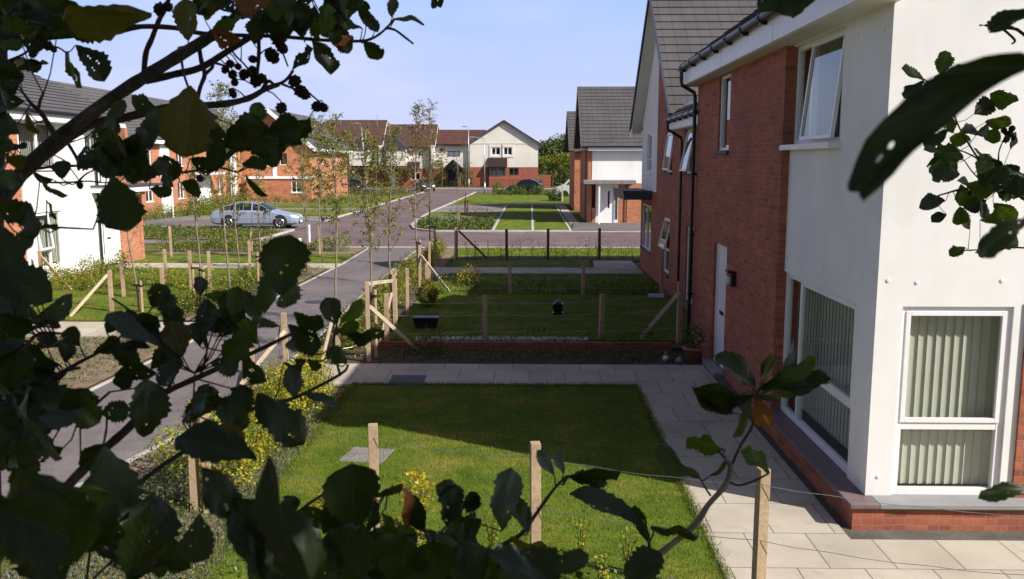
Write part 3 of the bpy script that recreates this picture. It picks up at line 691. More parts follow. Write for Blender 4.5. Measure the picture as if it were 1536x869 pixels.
# render fixings
for y, z in ((9.0, 2.45), (10.2, 2.45), (11.2, 2.45), (8.75, .5), (8.8, 4.9), (9.5, 4.95)):
    mb = MB(); mb.lathe([(0, -.006), (.02, -.004), (.02, .01)], 10, (3.397, y, z), axis='X'); mb.build('fixing_plug', 'render', H1)
for x, z in ((3.5, 2.5), (3.78, 2.48), (4.6, 2.5), (3.52, .5), (4.9, 2.9)):
    mb = MB(); mb.lathe([(0, -.006), (.02, -.004), (.02, .01)], 10, (x, 8.597, z), axis='Y'); mb.build('fixing_plug', 'render', H1)
mb = MB(); mb.box(3.5, 11.4, 8.85, 17.5, 2.45, 2.6); mb.box(6.4, 6.5, 8.85, 17.5, 0, 5.4); mb.box(3.5, 11.4, 12.9, 13.0, 0, 5.4)
mb.build('interior_wall', 'interior', H1)
# big ground floor window on the street side, corner window on the front
window(H1, w_, 9.12, 11.748, .30, 2.2, .03, mulls=(11.08,), trans=((1.06, 9.18, 11.05),), closed=((9.17, 11.05, 1.09, 2.15),), blind=(.22, .12, .06), fwid=.07)  # blind added here to give the glass its grey-green reflected tone
window(H1, f_, 3.66, 4.74, .30, 2.24, .03, trans=((1.02, 3.73, 4.67),), closed=((3.71, 4.69, 1.06, 2.19),), blind=(.13, .095, .14), fwid=.07)
window(H1, w_, 9.90, 11.748, 3.86, 5.10, .05, mulls=(11.12,), lights=[(11.14, 11.72, 3.9, 5.06)], opens=((9.95, 11.1, 3.90, 5.06, .10),), blind=(.16, .09, .5), fwid=.06, sill=(.04, .13, .07), sillm='fascia')
window(H1, b_, 14.9, 15.78, 3.83, 5.10, .035, fwid=.05, sill=(.03, .05, .07), sillm='slate_blue', blind=(.2, .1, 1.1))
# door
mb = MB(); mb.fbox(b_, 14.75, 14.83, .10, 2.22, .05, .13); mb.fbox(b_, 15.70, 15.78, .10, 2.22, .05, .13); mb.fbox(b_, 14.83, 15.70, 2.14, 2.22, .05, .13); mb.fbox(b_, 14.83, 15.7, .10, .14, .03, .13)
fr_ = mb.build('door_frame', 'upvc', H1, bevel=.004)
mb = MB(); mb.fbox(b_, 14.84, 15.69, .14, 2.13, .07, .115)
for (u0, u1, z0, z1) in ((15.1, 15.58, .3, .9), (15.1, 15.58, 1.2, 1.98)): mb.fbox(b_, u0, u1, z0, z1, .064, .08)
dr = mb.build('door', 'upvc', H1, bevel=.006)
mb = MB(); mb.fbox(b_, 14.93, 15.0, .62, 2.02, .062, .09); mb.build('glass', 'glass_dark', dr)
mb = MB(); mb.fbox(b_, 15.16, 15.46, .98, 1.05, .056, .08); mb.build('letterbox', 'carblack', dr, bevel=.005)
mb = MB(); mb.tube([b_.p(14.88, 1.02, .07), b_.p(14.88, 1.02, .02), b_.p(15.0, 1.02, .02)], .011, 8); mb.build('handle', 'galv', dr)
mb = MB(); mb.box(3.12, 3.32, 14.6, 15.9, .0, .10); mb.build('doorstep', 'sill_stone', H1, bevel=.01)
mb = MB(); mb.box(3.22, 3.30, 14.02, 14.20, 1.66, 1.90); mb.box(3.16, 3.235, 14.0, 14.22, 1.88, 1.92); lm = mb.build('wall_lamp', 'black_plastic', H1, bevel=.01)
mb = MB(); mb.lathe([(.0, -.01), (.05, 0), (.06, .04), (.05, .12), (0, .14)], 12, (3.19, 14.11, 1.69)); mb.build('lamp_glass', 'curtain', lm, smooth=True)
# roof
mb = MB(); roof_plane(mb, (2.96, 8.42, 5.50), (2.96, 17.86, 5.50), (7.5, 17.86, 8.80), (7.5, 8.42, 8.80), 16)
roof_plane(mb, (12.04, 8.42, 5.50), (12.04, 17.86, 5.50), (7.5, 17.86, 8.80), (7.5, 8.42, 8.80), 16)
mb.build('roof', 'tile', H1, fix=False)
mb = MB(); mb.box(3.02, 3.045, 8.44, 17.84, 5.13, 5.43); mb.bar((3.0, 8.44, 5.36), (7.5, 8.44, 8.64), .025, .2); mb.bar((12, 8.44, 5.36), (7.5, 8.44, 8.64), .025, .2)
for y in (11.4, 14.4, 17.2): mb.box(3.016, 3.05, y, y+.05, 5.128, 5.432)
mb.build('fascia', 'fascia', H1)
mb = MB(); mb.box(3.046, 3.42, 8.45, 17.83, 5.12, 5.14); mb.build('soffit', 'soffit', H1)
gutter(H1, (2.955, 8.46, 5.47), (2.955, 17.9, 5.45), .058, .98)
mb = MB(); mb.tube([(2.955, 17.72, 5.44), (2.955, 17.72, 5.2), (2.97, 17.70, 5.12), (3.20, 17.66, 4.98), (3.225, 17.66, 4.88), (3.225, 17.66, .12)], .036, 10)
for z in (4.6, 3.4, 2.2, 1.0): mb.tube([(3.225, 17.66, z-.03), (3.225, 17.66, z+.03)], .046, 10); mb.box(3.22, 3.30, 17.64, 17.68, z-.02, z+.02)
mb.build('downpipe', 'black_plastic', H1)

# ---------------- second right house, cross gable
H2 = empty('gable_house', (3.8, 22, 0), 'brick house with steep tiled cross gable and flat dark bay canopy, second on the right', 'house')
q = Fr('-x', 3.8)
mb = MB()
wall(mb, q, 17.9, 30.3, 0, 4.62, [(26.75, 30.3, 2.72, 4.62), (27.75, 30.0, .8, 2.25), (24.0, 25.2, .55, 2.1), (20.5, 21.5, .3, 2.1), (23.9, 25.1, 3.35, 4.45), (20.9, 21.9, 3.35, 4.42)], .3)
prism(mb, [(22.55, 4.62), (26.748, 4.62), (26.748, 8.30), (26.4, 8.30)], 3.8, 4.0, 'x')
wall(mb, Fr('-y', 22.3), 4.1, 12, 0, 4.9, [], .2)
mb.build('brick_wall', 'brick', H2)
mb = MB(); wall(mb, q, 26.75, 30.3, 2.72, 4.62, [(28.0, 29.0, 3.3, 4.5)], .3); prism(mb, [(26.75, 4.62), (30.3, 4.62), (30.3, 4.9), (26.75, 8.1)], 3.8, 4.0, 'x')
wall(mb, Fr('+y', 30.3), 3.82, 12, 0, 4.8, [], .2); wall(mb, Fr('+x', 12), 17.9, 30.2, 0, 4.8, [], .2)
mb.build('render_wall', 'render', H2)
mb = MB(); mb.box(7, 7.1, 18, 30, 0, 4.7); mb.box(4.2, 11.9, 18, 30, 2.5, 2.6); mb.build('interior_wall', 'interior', H2)
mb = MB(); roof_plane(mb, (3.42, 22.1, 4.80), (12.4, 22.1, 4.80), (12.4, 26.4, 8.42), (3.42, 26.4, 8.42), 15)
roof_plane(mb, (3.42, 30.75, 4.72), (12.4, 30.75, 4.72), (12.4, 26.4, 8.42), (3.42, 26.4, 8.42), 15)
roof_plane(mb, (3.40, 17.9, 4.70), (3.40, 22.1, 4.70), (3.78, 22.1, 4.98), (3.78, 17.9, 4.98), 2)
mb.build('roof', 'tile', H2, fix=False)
mb = MB(); mb.box(3.785, 12, 17.9, 22.3, 4.72, 4.9); mb.build('flat_roof', 'dark_grey', H2)
mb = MB(); mb.bar((3.79, 17.9, 5.0), (3.79, 22.2, 5.0), .05, .05); mb.build('flashing', 'fascia', H2)
mb = MB(); mb.box(3.44, 3.465, 17.9, 22.2, 4.42, 4.66); mb.build('fascia', 'fascia', H2)
mb = MB(); mb.box(3.43, 3.46, 30.4, 30.8, 4.45, 4.72); mb.build('fascia', 'fascia', H2)
mb = MB(); mb.box(3.466, 3.8, 17.9, 22.2, 4.40, 4.42)
for (ya, za), (yb, zb) in (((22.1, 4.70), (26.4, 8.32)), ((30.75, 4.62), (26.4, 8.32))):
    mb.hexa([(3.45, ya, za-.04), (3.8, ya, za-.04), (3.8, yb, zb-.04), (3.45, yb, zb-.04), (3.45, ya, za), (3.8, ya, za), (3.8, yb, zb), (3.45, yb, zb)])
mb.build('soffit', 'soffit', H2)
mb = MB(); mb.bar((3.415, 22.08, 4.77), (3.415, 26.4, 8.40), .04, .13); mb.bar((3.415, 30.78, 4.69), (3.415, 26.4, 8.40), .04, .13); mb.build('verge', 'dark_grey', H2)
gutter(H2, (3.37, 17.95, 4.66), (3.37, 22.2, 4.64), .055, .8)
mb = MB(); mb.tube([(3.37, 22.0, 4.64), (3.37, 22.0, 4.42), (3.70, 21.98, 4.22), (3.72, 21.98, 4.1), (3.72, 21.98, .1)], .036, 8); mb.build('downpipe', 'black_plastic', H2)
mb = MB(); mb.box(2.92, 3.80, 27.6, 31.0, 2.46, 2.70); mb.box(2.95, 3.8, 27.64, 30.96, 2.70, 2.72); mb.box(2.90, 2.94, 27.58, 31.02, 2.64, 2.74); mb.box(2.94, 3.8, 27.58, 27.62, 2.64, 2.74); mb.build('bay_canopy', 'dark_grey', H2)
window(H2, q, 27.75, 30.0, .8, 2.25, .02, mulls=(28.9,), sill=(.05, .05, .06), sillm='slate_blue')
window(H2, q, 24.0, 25.2, .55, 2.1, .045, opens=((24.05, 25.15, 1.25, 2.05, .22),), trans=((1.2, 24.05, 25.15),), lights=[(24.02, 25.18, .57, 1.2)], sill=(.04, .05, .07), sillm='slate_blue')
window(H2, q, 23.9, 25.1, 3.35, 4.45, .045, opens=((23.95, 25.05, 3.4, 4.4, .12),), lights=[], sill=(.04, .05, .07), sillm='slate_blue', blind=(.2, .1, .8))
window(H2, q, 20.9, 21.9, 3.35, 4.42, .045, opens=((20.95, 21.85, 3.4, 4.37, .18),), lights=[], sill=(.04, .05, .07), sillm='slate_blue', blind=(.2, .1, .8))
window(H2, q, 20.5, 21.5, .3, 2.1, .045, sill=(.04, .05, .07), sillm='slate_blue')
window(H2, q, 28.0, 29.0, 3.3, 4.5, .05, trans=((3.7, 28.05, 28.95),), sill=(.04, .05, .06), sillm='fascia')

# ---------------- third right house across the road
H3 = empty('porch_house', (3.66, 52.5, 0), 'white rendered house with flat porch over its white door, across the road on the right', 'house')
q = Fr('-y', 52.5); r_ = Fr('-x', 3.42)
mb = MB(); wall(mb, q, 3.66, 13, 2.36, 4.7, [], .2); wall(mb, q, 3.9, 5.22, .02, 2.358, [(4.15, 4.98, .05, 2.05), (5.0, 5.2, .2, 2.05)], .2)
mb.build('render_wall', 'render', H3)
mb = MB(); wall(mb, q, 5.22, 13, 0, 2.36, [(7.5, 9, .9, 2.0)], .19); wall(mb, r_, 52.52, 60.6, 0, 4.7, [(54, 55, .9, 2.1), (54, 55, 3.3, 4.4), (57.5, 58.6, .9, 2.1), (57.5, 58.6, 3.3, 4.4)], .23)
mb.box(3.68, 3.89, 52.49, 52.7, 0, .9); mb.face([(3.42, 52.52, 4.7), (3.42, 60.6, 4.7), (3.42, 56.5, 8.1)])
wall(mb, Fr('+y', 60.6), 3.5, 13, 0, 4.7, [], .2); wall(mb, Fr('+x', 13), 52.6, 60.5, 0, 4.7, [], .2)
mb.build('brick_wall', 'brick_left', H3)
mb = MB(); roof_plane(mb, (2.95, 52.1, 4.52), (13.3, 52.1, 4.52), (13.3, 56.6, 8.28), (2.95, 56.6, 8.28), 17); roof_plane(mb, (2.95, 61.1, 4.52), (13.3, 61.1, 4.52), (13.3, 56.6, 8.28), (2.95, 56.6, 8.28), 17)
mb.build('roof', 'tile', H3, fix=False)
mb = MB(); mb.box(3.4, 13.2, 52.12, 52.15, 4.26, 4.5); mb.build('fascia', 'fascia', H3)
mb = MB(); mb.box(3.0, 3.42, 52.3, 60.9, 4.3, 4.34); mb.bar((2.98, 52.12, 4.44), (2.98, 56.6, 8.18), .03, .16); mb.bar((2.98, 61.08, 4.44), (2.98, 56.6, 8.18), .03, .16); mb.build('verge', 'soffit', H3)
mb = MB(); mb.box(3.07, 6.1, 51.0, 52.5, 2.34, 2.56); p_ = mb.build('porch_canopy', 'stone_grey', H3, bevel=.02)
mb = MB(); mb.box(3.95, 4.05, 51.1, 51.2, 0, 2.34); mb.build('porch_post', 'upvc', H3)
mb = MB(); mb.fbox(q, 4.15, 4.98, .05, 2.05, .06, .12); dr = mb.build('door', 'upvc', H3)
mb = MB(); mb.fbox(q, 4.62, 4.72, .9, 1.9, .05, .07); mb.build('glass', 'carblack', dr)
mb = MB(); mb.fbox(q, 5.0, 5.2, .2, 2.05, .08, .1); mb.build('side_light', 'stone_grey', H3)
window(H3, q, 7.5, 9, .9, 2.0, .05, mulls=(8.2,), glass='glass_dark')
for y in (54, 57.5):
    window(H3, r_, y, y+(1 if y == 54 else 1.1), .9, 2.1, .05, glass='glass_dark'); window(H3, r_, y, y+(1 if y == 54 else 1.1), 3.3, 4.4, .05, glass='glass_dark')
mb = MB(); mb.tube([(3.3, 52.6, 4.5), (3.3, 52.6, 0)], .04, 8); mb.tube([(5.7, 52.42, 2.3), (5.7, 52.42, 0)], .035, 8); mb.build('downpipe', 'black_plastic', H3)
gutter(H3, (3.0, 52.05, 4.48), (13.2, 52.05, 4.48), .05)
# fourth, mostly hidden
H4 = empty('tiled_house', (3.2, 66, 0), 'narrow glimpse of a grey roofed brick house beyond the porch house', 'house')
mb = MB(); wall(mb, Fr('-x', 3.3), 66, 74, 0, 4.6, [(68, 69, .9, 2.1), (68, 69, 3.2, 4.3)], .2); wall(mb, Fr('-y', 66), 3.5, 12, 0, 4.6, [], .2); mb.face([(3.3, 66, 4.6), (3.3, 74, 4.6), (3.3, 70, 7.0)]); wall(mb, Fr('+y', 74), 3.5, 12, 0, 4.6, [], .2)
mb.build('brick_wall', 'brick_left', H4)
mb = MB(); roof_plane(mb, (2.85, 65.6, 4.4), (12.4, 65.6, 4.4), (12.4, 70, 7.5), (2.85, 70, 7.5), 14); roof_plane(mb, (2.85, 74.4, 4.4), (12.4, 74.4, 4.4), (12.4, 70, 7.5), (2.85, 70, 7.5), 14); mb.build('roof', 'tile', H4, fix=False)
for z in (.9, 3.2): window(H4, Fr('-x', 3.3), 68, 69, z, z+1.1+(.1 if z < 1 else 0), .05, glass='glass_dark')

# ---------------- left house
W1 = empty('left_house', (-14.45, 26, 0), 'sunlit brick and white house with long grey tiled roof at the left edge', 'house')
q = Fr('+x', -14.45)
mb = MB(); wall(mb, q, 25.0, 30.75, .12, 4.95, [(24.9, 27.0, 3.45, 4.78), (25.5, 26.95, .5, 2.15), (28.7, 29.3, 3.6, 4.5), (29.45, 30.4, .12, 2.25)], .25)
mb.build('render_wall', 'render', W1)
mb = MB(); wall(mb, Fr('+x', -14.50), 19.5, 25.0, 0, 4.95, [(23.0, 24.2, 3.5, 4.7)], .3); wall(mb, q, 30.75, 32.6, 0, 3.0, [], .25); mb.box(-15.2, -14.42, 32.35, 32.6, 0, 2.9)
wall(mb, Fr('-y', 19.5), -22.5, -14.8, 0, 4.9, [], .2); wall(mb, Fr('+y', 32.6), -22.5, -14.8, 0, 4.9, [], .2); wall(mb, Fr('-x', -22.5), 19.5, 32.6, 0, 4.9, [], .2); wall(mb, Fr('+x', -15.6), 30.75, 32.6, 0, 4.9, [], .2)
prism(mb, [(-22.5, 4.9), (-14.9, 4.9), (-18.6, 6.6)], 32.3, 32.58); mb.box(-14.48, -14.40, 25.0, 29.4, 0, .118)
mb.build('brick_wall', 'brick_left', W1)
mb = MB(); mb.box(-18, -17.9, 20, 32, 0, 4.8); mb.box(-22, -14.8, 20, 32, 2.5, 2.6); mb.build('interior_wall', 'interior', W1)
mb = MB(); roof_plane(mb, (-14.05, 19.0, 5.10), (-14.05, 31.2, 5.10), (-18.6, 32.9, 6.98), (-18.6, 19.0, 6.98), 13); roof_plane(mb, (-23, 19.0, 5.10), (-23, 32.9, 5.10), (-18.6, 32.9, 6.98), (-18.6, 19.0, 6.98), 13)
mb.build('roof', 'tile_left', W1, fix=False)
mb = MB(); mb.box(-14.12, -14.09, 19.1, 30.9, 4.8, 5.06); mb.box(-14.45, -14.121, 19.1, 30.9, 4.78, 4.80); mb.box(-15.0, -14.09, 30.9, 30.93, 4.8, 5.06); mb.build('fascia', 'fascia', W1)
gutter(W1, (-14.02, 19.1, 5.06), (-14.02, 31.1, 5.06), .055)
window(W1, q, 25.02, 27.0, 3.45, 4.78, .06, mulls=(26.0,), sill=(.03, .06, .07), sillm='fascia', glass='glass', blind=(.2, .1, .3))
window(W1, q, 25.5, 26.95, .5, 2.15, .05, mulls=(26.3,), trans=((1.0, 25.55, 26.3),), opens=((25.55, 26.27, 1.05, 2.1, .12),), lights=[(26.32, 26.9, .52, 2.12), (25.55, 26.3, .52, 1.0)], blind=(.15, .09, .2))
window(W1, q, 28.7, 29.3, 3.6, 4.5, .06, sill=(.03, .06, .07), sillm='sill_stone')
window(W1, Fr('+x', -14.50), 23.0, 24.2, 3.5, 4.7, .06, sill=(.03, .06, .07), glass='glass_dark')
mb = MB(); mb.fbox(q, 29.47, 30.38, .14, 2.23, .05, .12); dr = mb.build('door', 'upvc', W1, bevel=.01)
mb = MB(); mb.fbox(q, 29.62, 29.66, .5, 2.0, .04, .07); mb.fbox(q, 29.9, 30.15, 1.0, 1.06, .035, .06); mb.build('letterbox', 'dark_grey', dr)
mb = MB(); mb.box(-14.45, -13.4, 28.9, 32.5, 2.62, 2.80); mb.box(-14.45, -13.36, 28.86, 32.54, 2.80, 2.86, 1); mb.build('porch_canopy', ['fascia', 'dark_grey'], W1)
mb = MB(); mb.tube([(-14.02, 29.2, 5.0), (-14.1, 29.2, 4.8), (-14.37, 29.2, 4.6), (-14.37, 29.2, .12)], .038, 8); mb.build('downpipe', 'black_plastic', W1)

# ---------------- second left house row
W2 = empty('long_terrace', (-26, 60, 0), 'orange brick terrace with white panels and long grey roof behind the silver car', 'house')
q = Fr('+x', -26)
hol = []; whites = [(55, 58.3), (62, 63.5), (68.5, 71.5), (76.5, 78)]
for y in (51.5, 59.5, 65, 73.5, 79.5): hol += [(y, y+1.2, .9, 2.1), (y, y+1.2, 3.3, 4.6)]
mb = MB(); wall(mb, q, 48, 84, 0, 5.1, hol, .25)
wall(mb, Fr('-y', 48), -34, -26.3, 0, 5.1, [], .2); wall(mb, Fr('+y', 84), -34, -26.3, 0, 5.1, [], .2); wall(mb, Fr('-x', -34), 48, 84, 0, 5.1, [], .2); prism(mb, [(-34, 5.1), (-26.2, 5.1), (-30, 8.2)], 48.02, 48.2); prism(mb, [(-34, 5.1), (-26.2, 5.1), (-30, 8.2)], 83.7, 83.95)
mb.build('brick_wall', 'brick_left', W2)
mb = MB()
for a, b in whites:
    mb = MB(); mb.box(-26.0, -25.9, a, b, 0, 5.0 if b-a < 3 else 2.6); mb.build('render_panel', 'render', W2)
mb = MB(); roof_plane(mb, (-25.5, 47.6, 5.15), (-25.5, 84.4, 5.15), (-30, 84.4, 8.65), (-30, 47.6, 8.65), 15); roof_plane(mb, (-34.5, 47.6, 5.15), (-34.5, 84.4, 5.15), (-30, 84.4, 8.65), (-30, 47.6, 8.65), 15); mb.build('roof', 'tile_left', W2, fix=False)
mb = MB(); mb.box(-25.58, -25.55, 47.7, 84.3, 4.85, 5.12); mb.build('fascia', 'fascia', W2)
for h in hol: window(W2, q, *h, .06, mulls=((h[0]+h[1])/2,), sill=(.04, .05, .06), sillm='fascia', glass='glass_dark')
for y in (56.2, 69.6):
    mb = MB(); mb.box(-25.9, -25.84, y, y+.95, .05, 2.1); mb.build('door', 'upvc', W2)
mb = MB(); mb.box(-25.9, -24.7, 54.6, 58.6, 2.62, 2.78); mb.box(-25.9, -24.7, 68.3, 71.7, 2.62, 2.78); mb.build('porch_canopy', 'fascia', W2)
mb = MB()
for y in (54.4, 67.9, 76): mb.tube([(-25.85, y, 5.0), (-25.85, y, 0)], .05, 8)
mb.build('downpipe', 'black_plastic', W2)

# ---------------- third left house, gable end
W3 = empty('gable_end_house', (-23.5, 80, 0), 'orange brick gable end house with white bargeboards, beyond the silver car', 'house')
q = Fr('-y', 80)
mb = MB(); wall(mb, q, -27.3, -19.8, 0, 4.95, [(-22.6, -21.9, 3.3, 4.4), (-24.6, -23.4, 3.2, 4.4)], .25); prism(mb, [(-27.3, 4.95), (-19.8, 4.95), (-23.5, 8.1)], 80.0, 80.25)
wall(mb, Fr('+x', -19.8), 80.25, 96, 0, 4.95, [(84, 85, .9, 2.1), (84, 85, 3.3, 4.4), (90, 91, 3.3, 4.4)], .2); wall(mb, Fr('+y', 96), -27.3, -20, 0, 4.95, [], .2); wall(mb, Fr('-x', -27.3), 80.25, 96, 0, 4.95, [], .2)
wall(mb, Fr('-y', 78.4), -25.2, -19.4, 0, 2.1, [(-21.2, -20.3, .9, 1.9)], .2); wall(mb, Fr('+x', -19.4), 78.6, 80.0, 0, 2.1, [], .2); wall(mb, Fr('-x', -25.2), 78.6, 80.0, 0, 2.1, [], .2)
mb.build('brick_wall', 'brick_left', W3)
mb = MB(); mb.box(-25.3, -19.3, 78.3, 80, 2.1, 2.3); mb.build('flat_roof', 'fascia', W3)
mb = MB(); roof_plane(mb, (-19.3, 79.6, 4.75), (-19.3, 96.4, 4.75), (-23.5, 96.4, 8.35), (-23.5, 79.6, 8.35), 15); roof_plane(mb, (-27.7, 79.6, 4.75), (-27.7, 96.4, 4.75), (-23.5, 96.4, 8.35), (-23.5, 79.6, 8.35), 15); mb.build('roof', 'tile_left', W3, fix=False)
mb = MB(); mb.bar((-19.2, 79.55, 4.62), (-23.5, 79.55, 8.22), .05, .34); mb.bar((-27.8, 79.55, 4.62), (-23.5, 79.55, 8.22), .05, .34); mb.box(-19.5, -19.2, 79.58, 96.3, 4.55, 4.75); mb.build('bargeboard', 'fascia', W3)
for (a, b, c, d) in ((-22.6, -21.9, 3.3, 4.4), (-24.6, -23.4, 3.2, 4.4)): window(W3, q, a, b, c, d, .05, glass='glass_dark')
window(W3, Fr('-y', 78.4), -21.2, -20.3, .9, 1.9, .04, mulls=(-20.75,), glass='glass_dark', sill=(.05, .06, .08), sillm='fascia')
for (a, b, c, d) in ((84, 85, .9, 2.1), (84, 85, 3.3, 4.4), (90, 91, 3.3, 4.4)): window(W3, Fr('+x', -19.8), a, b, c, d, .05, glass='glass_dark')
mb = MB(); mb.box(-23.25, -22.9, 79.93, 79.99, 0, 4.9); mb.build('render_panel', 'render', W3)

# ---------------- far terraces and the white gable house
def far_win(root, fr, a, b, c, d, frame='upvc', mull=True):
    return window(root, fr, a, b, c, d, .04, mulls=((a+b)/2,) if mull else (), glass='glass_dark', fwid=.12, frame=frame)
G = empty('white_gable_house', (-3.8, 129, 0), 'white rendered gable end house over a red brick ground floor, far end of the street', 'house')
q = Fr('-y', 129)
hb = [(-3.05, -1.65, 1.6, 2.7)]; hw = [(-5.6, -4.3, 4.5, 5.65), (-3.85, -2.6, 4.5, 5.65)]
mb = MB(); wall(mb, q, -8.75, 1.2, 0, 2.8, hb, .25); wall(mb, Fr('-x', -8.75), 129.3, 140, 0, 2.8, [], .25); wall(mb, Fr('+x', 1.2), 129.3, 140, 0, 2.8, [], .25); mb.box(-5.9, -3.4, 128.2, 129, 0, 1.45); mb.build('brick_wall', 'brick_far', G)
mb = MB(); wall(mb, q, -8.72, 1.17, 2.8, 6.2, hw, .25); prism(mb, [(-8.72, 6.2), (1.17, 6.2), (-3.78, 9.25)], 129, 129.2); wall(mb, Fr('-x', -8.72), 129.3, 140, 2.8, 6.2, [], .25); wall(mb, Fr('+x', 1.17), 129.3, 140, 2.8, 6.2, [], .25); wall(mb, Fr('+y', 140), -8.7, 1.1, 0, 6.2, [], .2)
for a, b, c, d in hw:
    mb.box(a-.3, a, 128.93, 129, c-.3, d+.3); mb.box(b, b+.3, 128.93, 129, c-.3, d+.3); mb.box(a, b, 128.93, 129, d, d+.3); mb.box(a, b, 128.93, 129, c-.3, c)
mb.box(-8.7, 1.15, 128.94, 129, 6.15, 6.22)
mb.build('render_wall', 'render_far', G)
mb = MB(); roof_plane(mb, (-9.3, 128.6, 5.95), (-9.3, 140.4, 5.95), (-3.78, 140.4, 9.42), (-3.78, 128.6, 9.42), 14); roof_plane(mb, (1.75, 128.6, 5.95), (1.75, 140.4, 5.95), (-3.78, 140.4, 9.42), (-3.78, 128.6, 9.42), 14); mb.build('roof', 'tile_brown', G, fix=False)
mb = MB(); mb.bar((-9.35, 128.6, 5.9), (-3.78, 128.6, 9.42), .08, .22); mb.bar((1.8, 128.6, 5.9), (-3.78, 128.6, 9.42), .08, .22); mb.build('bargeboard', 'dark_grey', G)
mb = MB(); prism(mb, [(128.0, 2.85), (129.0, 2.85), (129.0, 4.1)], -6.2, -3.3, 'x'); mb.build('bay_roof', 'tile_brown', G)
wbay = window(G, Fr('-y', 128.15), -5.8, -3.5, 1.5, 2.84, .02, mulls=(-4.65,), glass='glass_dark', frame='dark_grey', fwid=.15); mb = MB(); mb.box(-5.5, -4.8, 128.3, 128.32, 1.6, 2.7); mb.box(-4.5, -3.7, 128.3, 128.32, 1.6, 2.7); mb.build('curtain', 'curtain', wbay)
for h in hb: far_win(G, q, *h, frame='dark_grey')
for h in hw: far_win(G, q, *h)
K = empty('link_house', (-11, 129.6, 0), 'low red roofed link house with black gabled porch, left of the white gable house', 'house')
q = Fr('-y', 129.6)
mb = MB(); wall(mb, q, -13.9, -8.8, 2.6, 6.2, [(-12.0, -10.2, 4.3, 5.1)], .25); mb.build('render_wall', 'render_far', K)
mb = MB(); wall(mb, q, -13.9, -8.8, 0, 2.6, [], .25); mb.build('brick_wall', 'brick_far', K)
mb = MB(); roof_plane(mb, (-13.9, 129.1, 6.0), (-8.8, 129.1, 6.0), (-6.5, 133.5, 8.3), (-13.9, 133.5, 8.3), 10); roof_plane(mb, (-13.9, 138, 6.0), (-8.8, 138, 6.0), (-6.5, 133.5, 8.3), (-13.9, 133.5, 8.3), 10); mb.build('roof', 'tile_red', K, fix=False)
mb = MB(); mb.box(-13.9, -8.9, 129.0, 129.08, 5.85, 6.1); mb.build('gutter', 'black_plastic', K)
far_win(K, q, -12.0, -10.2, 4.3, 5.1, 'dark_grey')
mb = MB(); prism(mb, [(-12.6, 2.5), (-9.5, 2.5), (-11.05, 3.9)], 127.2, 129.6); mb.box(-12.4, -12.2, 127.3, 127.5, 0, 2.5); mb.box(-9.9, -9.7, 127.3, 127.5, 0, 2.5); mb.box(-11.9, -10.3, 129.4, 129.6, 0, 2.3); mb.build('porch', 'carblack', K)
def terrace(name, x0, x1, zr, ze, mat, label, wins, lows):
    T = empty(name, ((x0+x1)/2, 129, 0), label, 'house'); q = Fr('-y', 129)
    mb = MB(); wall(mb, q, x0, x1, 2.6, ze, wins, .25); mb.box(x1-.45, x1+.02, 128.2, 128.99, 2.6, ze+.15); wall(mb, Fr('+x', x1), 129.3, 138, 2.6, ze, [], .2); prism(mb, [(129, ze), (138, ze), (133.5, zr-.2)], x1-.2, x1-.02, 'x'); mb.build('render_wall', 'render_far', T)
    mb = MB(); wall(mb, q, x0, x1, 0, 2.6, lows, .25); wall(mb, Fr('+x', x1), 129.3, 138, 0, 2.6, [], .2); wall(mb, Fr('+y', 138), x0, x1, 0, ze, [], .2); mb.build('brick_wall', 'brick_far', T)
    mb = MB(); roof_plane(mb, (x0, 128.5, ze-.1), (x1+.1, 128.5, ze-.1), (x1+.1, 133.5, zr), (x0, 133.5, zr), 13); roof_plane(mb, (x0, 138.5, ze-.1), (x1+.1, 138.5, ze-.1), (x1+.1, 133.5, zr), (x0, 133.5, zr), 13); mb.build('roof', mat, T, fix=False)
    mb = MB(); mb.box(x0, x1, 128.38, 128.48, ze-.25, ze-.05); mb.tube([(x1-.7, 128.8, ze-.2), (x1-.7, 128.8, 0)], .07, 6); mb.build('gutter', 'black_plastic', T)
    mb = MB(); mb.bar((x1+.12, 128.5, ze-.05), (x1+.12, 133.5, zr), .05, .12); mb.build('verge', 'soffit', T)
    for h in wins+lows: far_win(T, q, *h)
    return T
T1 = terrace('brown_roof_terrace', -21.3, -13.8, 9.1, 5.75, 'tile_brown', 'brown roofed terraced house with a grey gabled dormer bay, left of the link', [(-17.6, -16.9, 4.2, 5.3), (-16.2, -15.4, 4.2, 5.3)], [(-17.4, -15.9, .9, 2.1)])
T2 = terrace('brown_roof_terrace', -30.4, -21.4, 9.75, 5.75, 'tile_brown', 'taller brown roofed terraced house partly behind the young trees', [(-28.6, -27.4, 4.0, 5.2), (-26, -25.2, 4.0, 5.2), (-23.6, -22.4, 4.0, 5.2)], [(-28.4, -27, .9, 2.1)])
for T, x, c in ((T1, -19.2, 'render_far'), (T2, -24.6, 'render_far')):
    mb = MB(); mb.box(x-1.4, x+1.4, 127.6, 128.98, 3.0, 5.6); mb.build('bay', c, T)
    mb = MB(); prism(mb, [(x-1.7, 5.5), (x+1.7, 5.5), (x, 6.9)], 127.3, 129.3); mb.build('dormer_gable', 'dark_grey', T)
    far_win(T, Fr('-y', 127.56), x-.9, x+.9, 3.9, 5.3)
    mb = MB(); prism(mb, [(127.2, 2.5), (129, 2.5), (129, 3.6)], x-1.8, x+3.2, 'x'); mb.build('porch_roof', 'tile_brown', T)
    mb = MB(); mb.box(x-1.2, x-.3, 128.9, 128.98, 0, 2.1); mb.build('door', 'upvc', T)
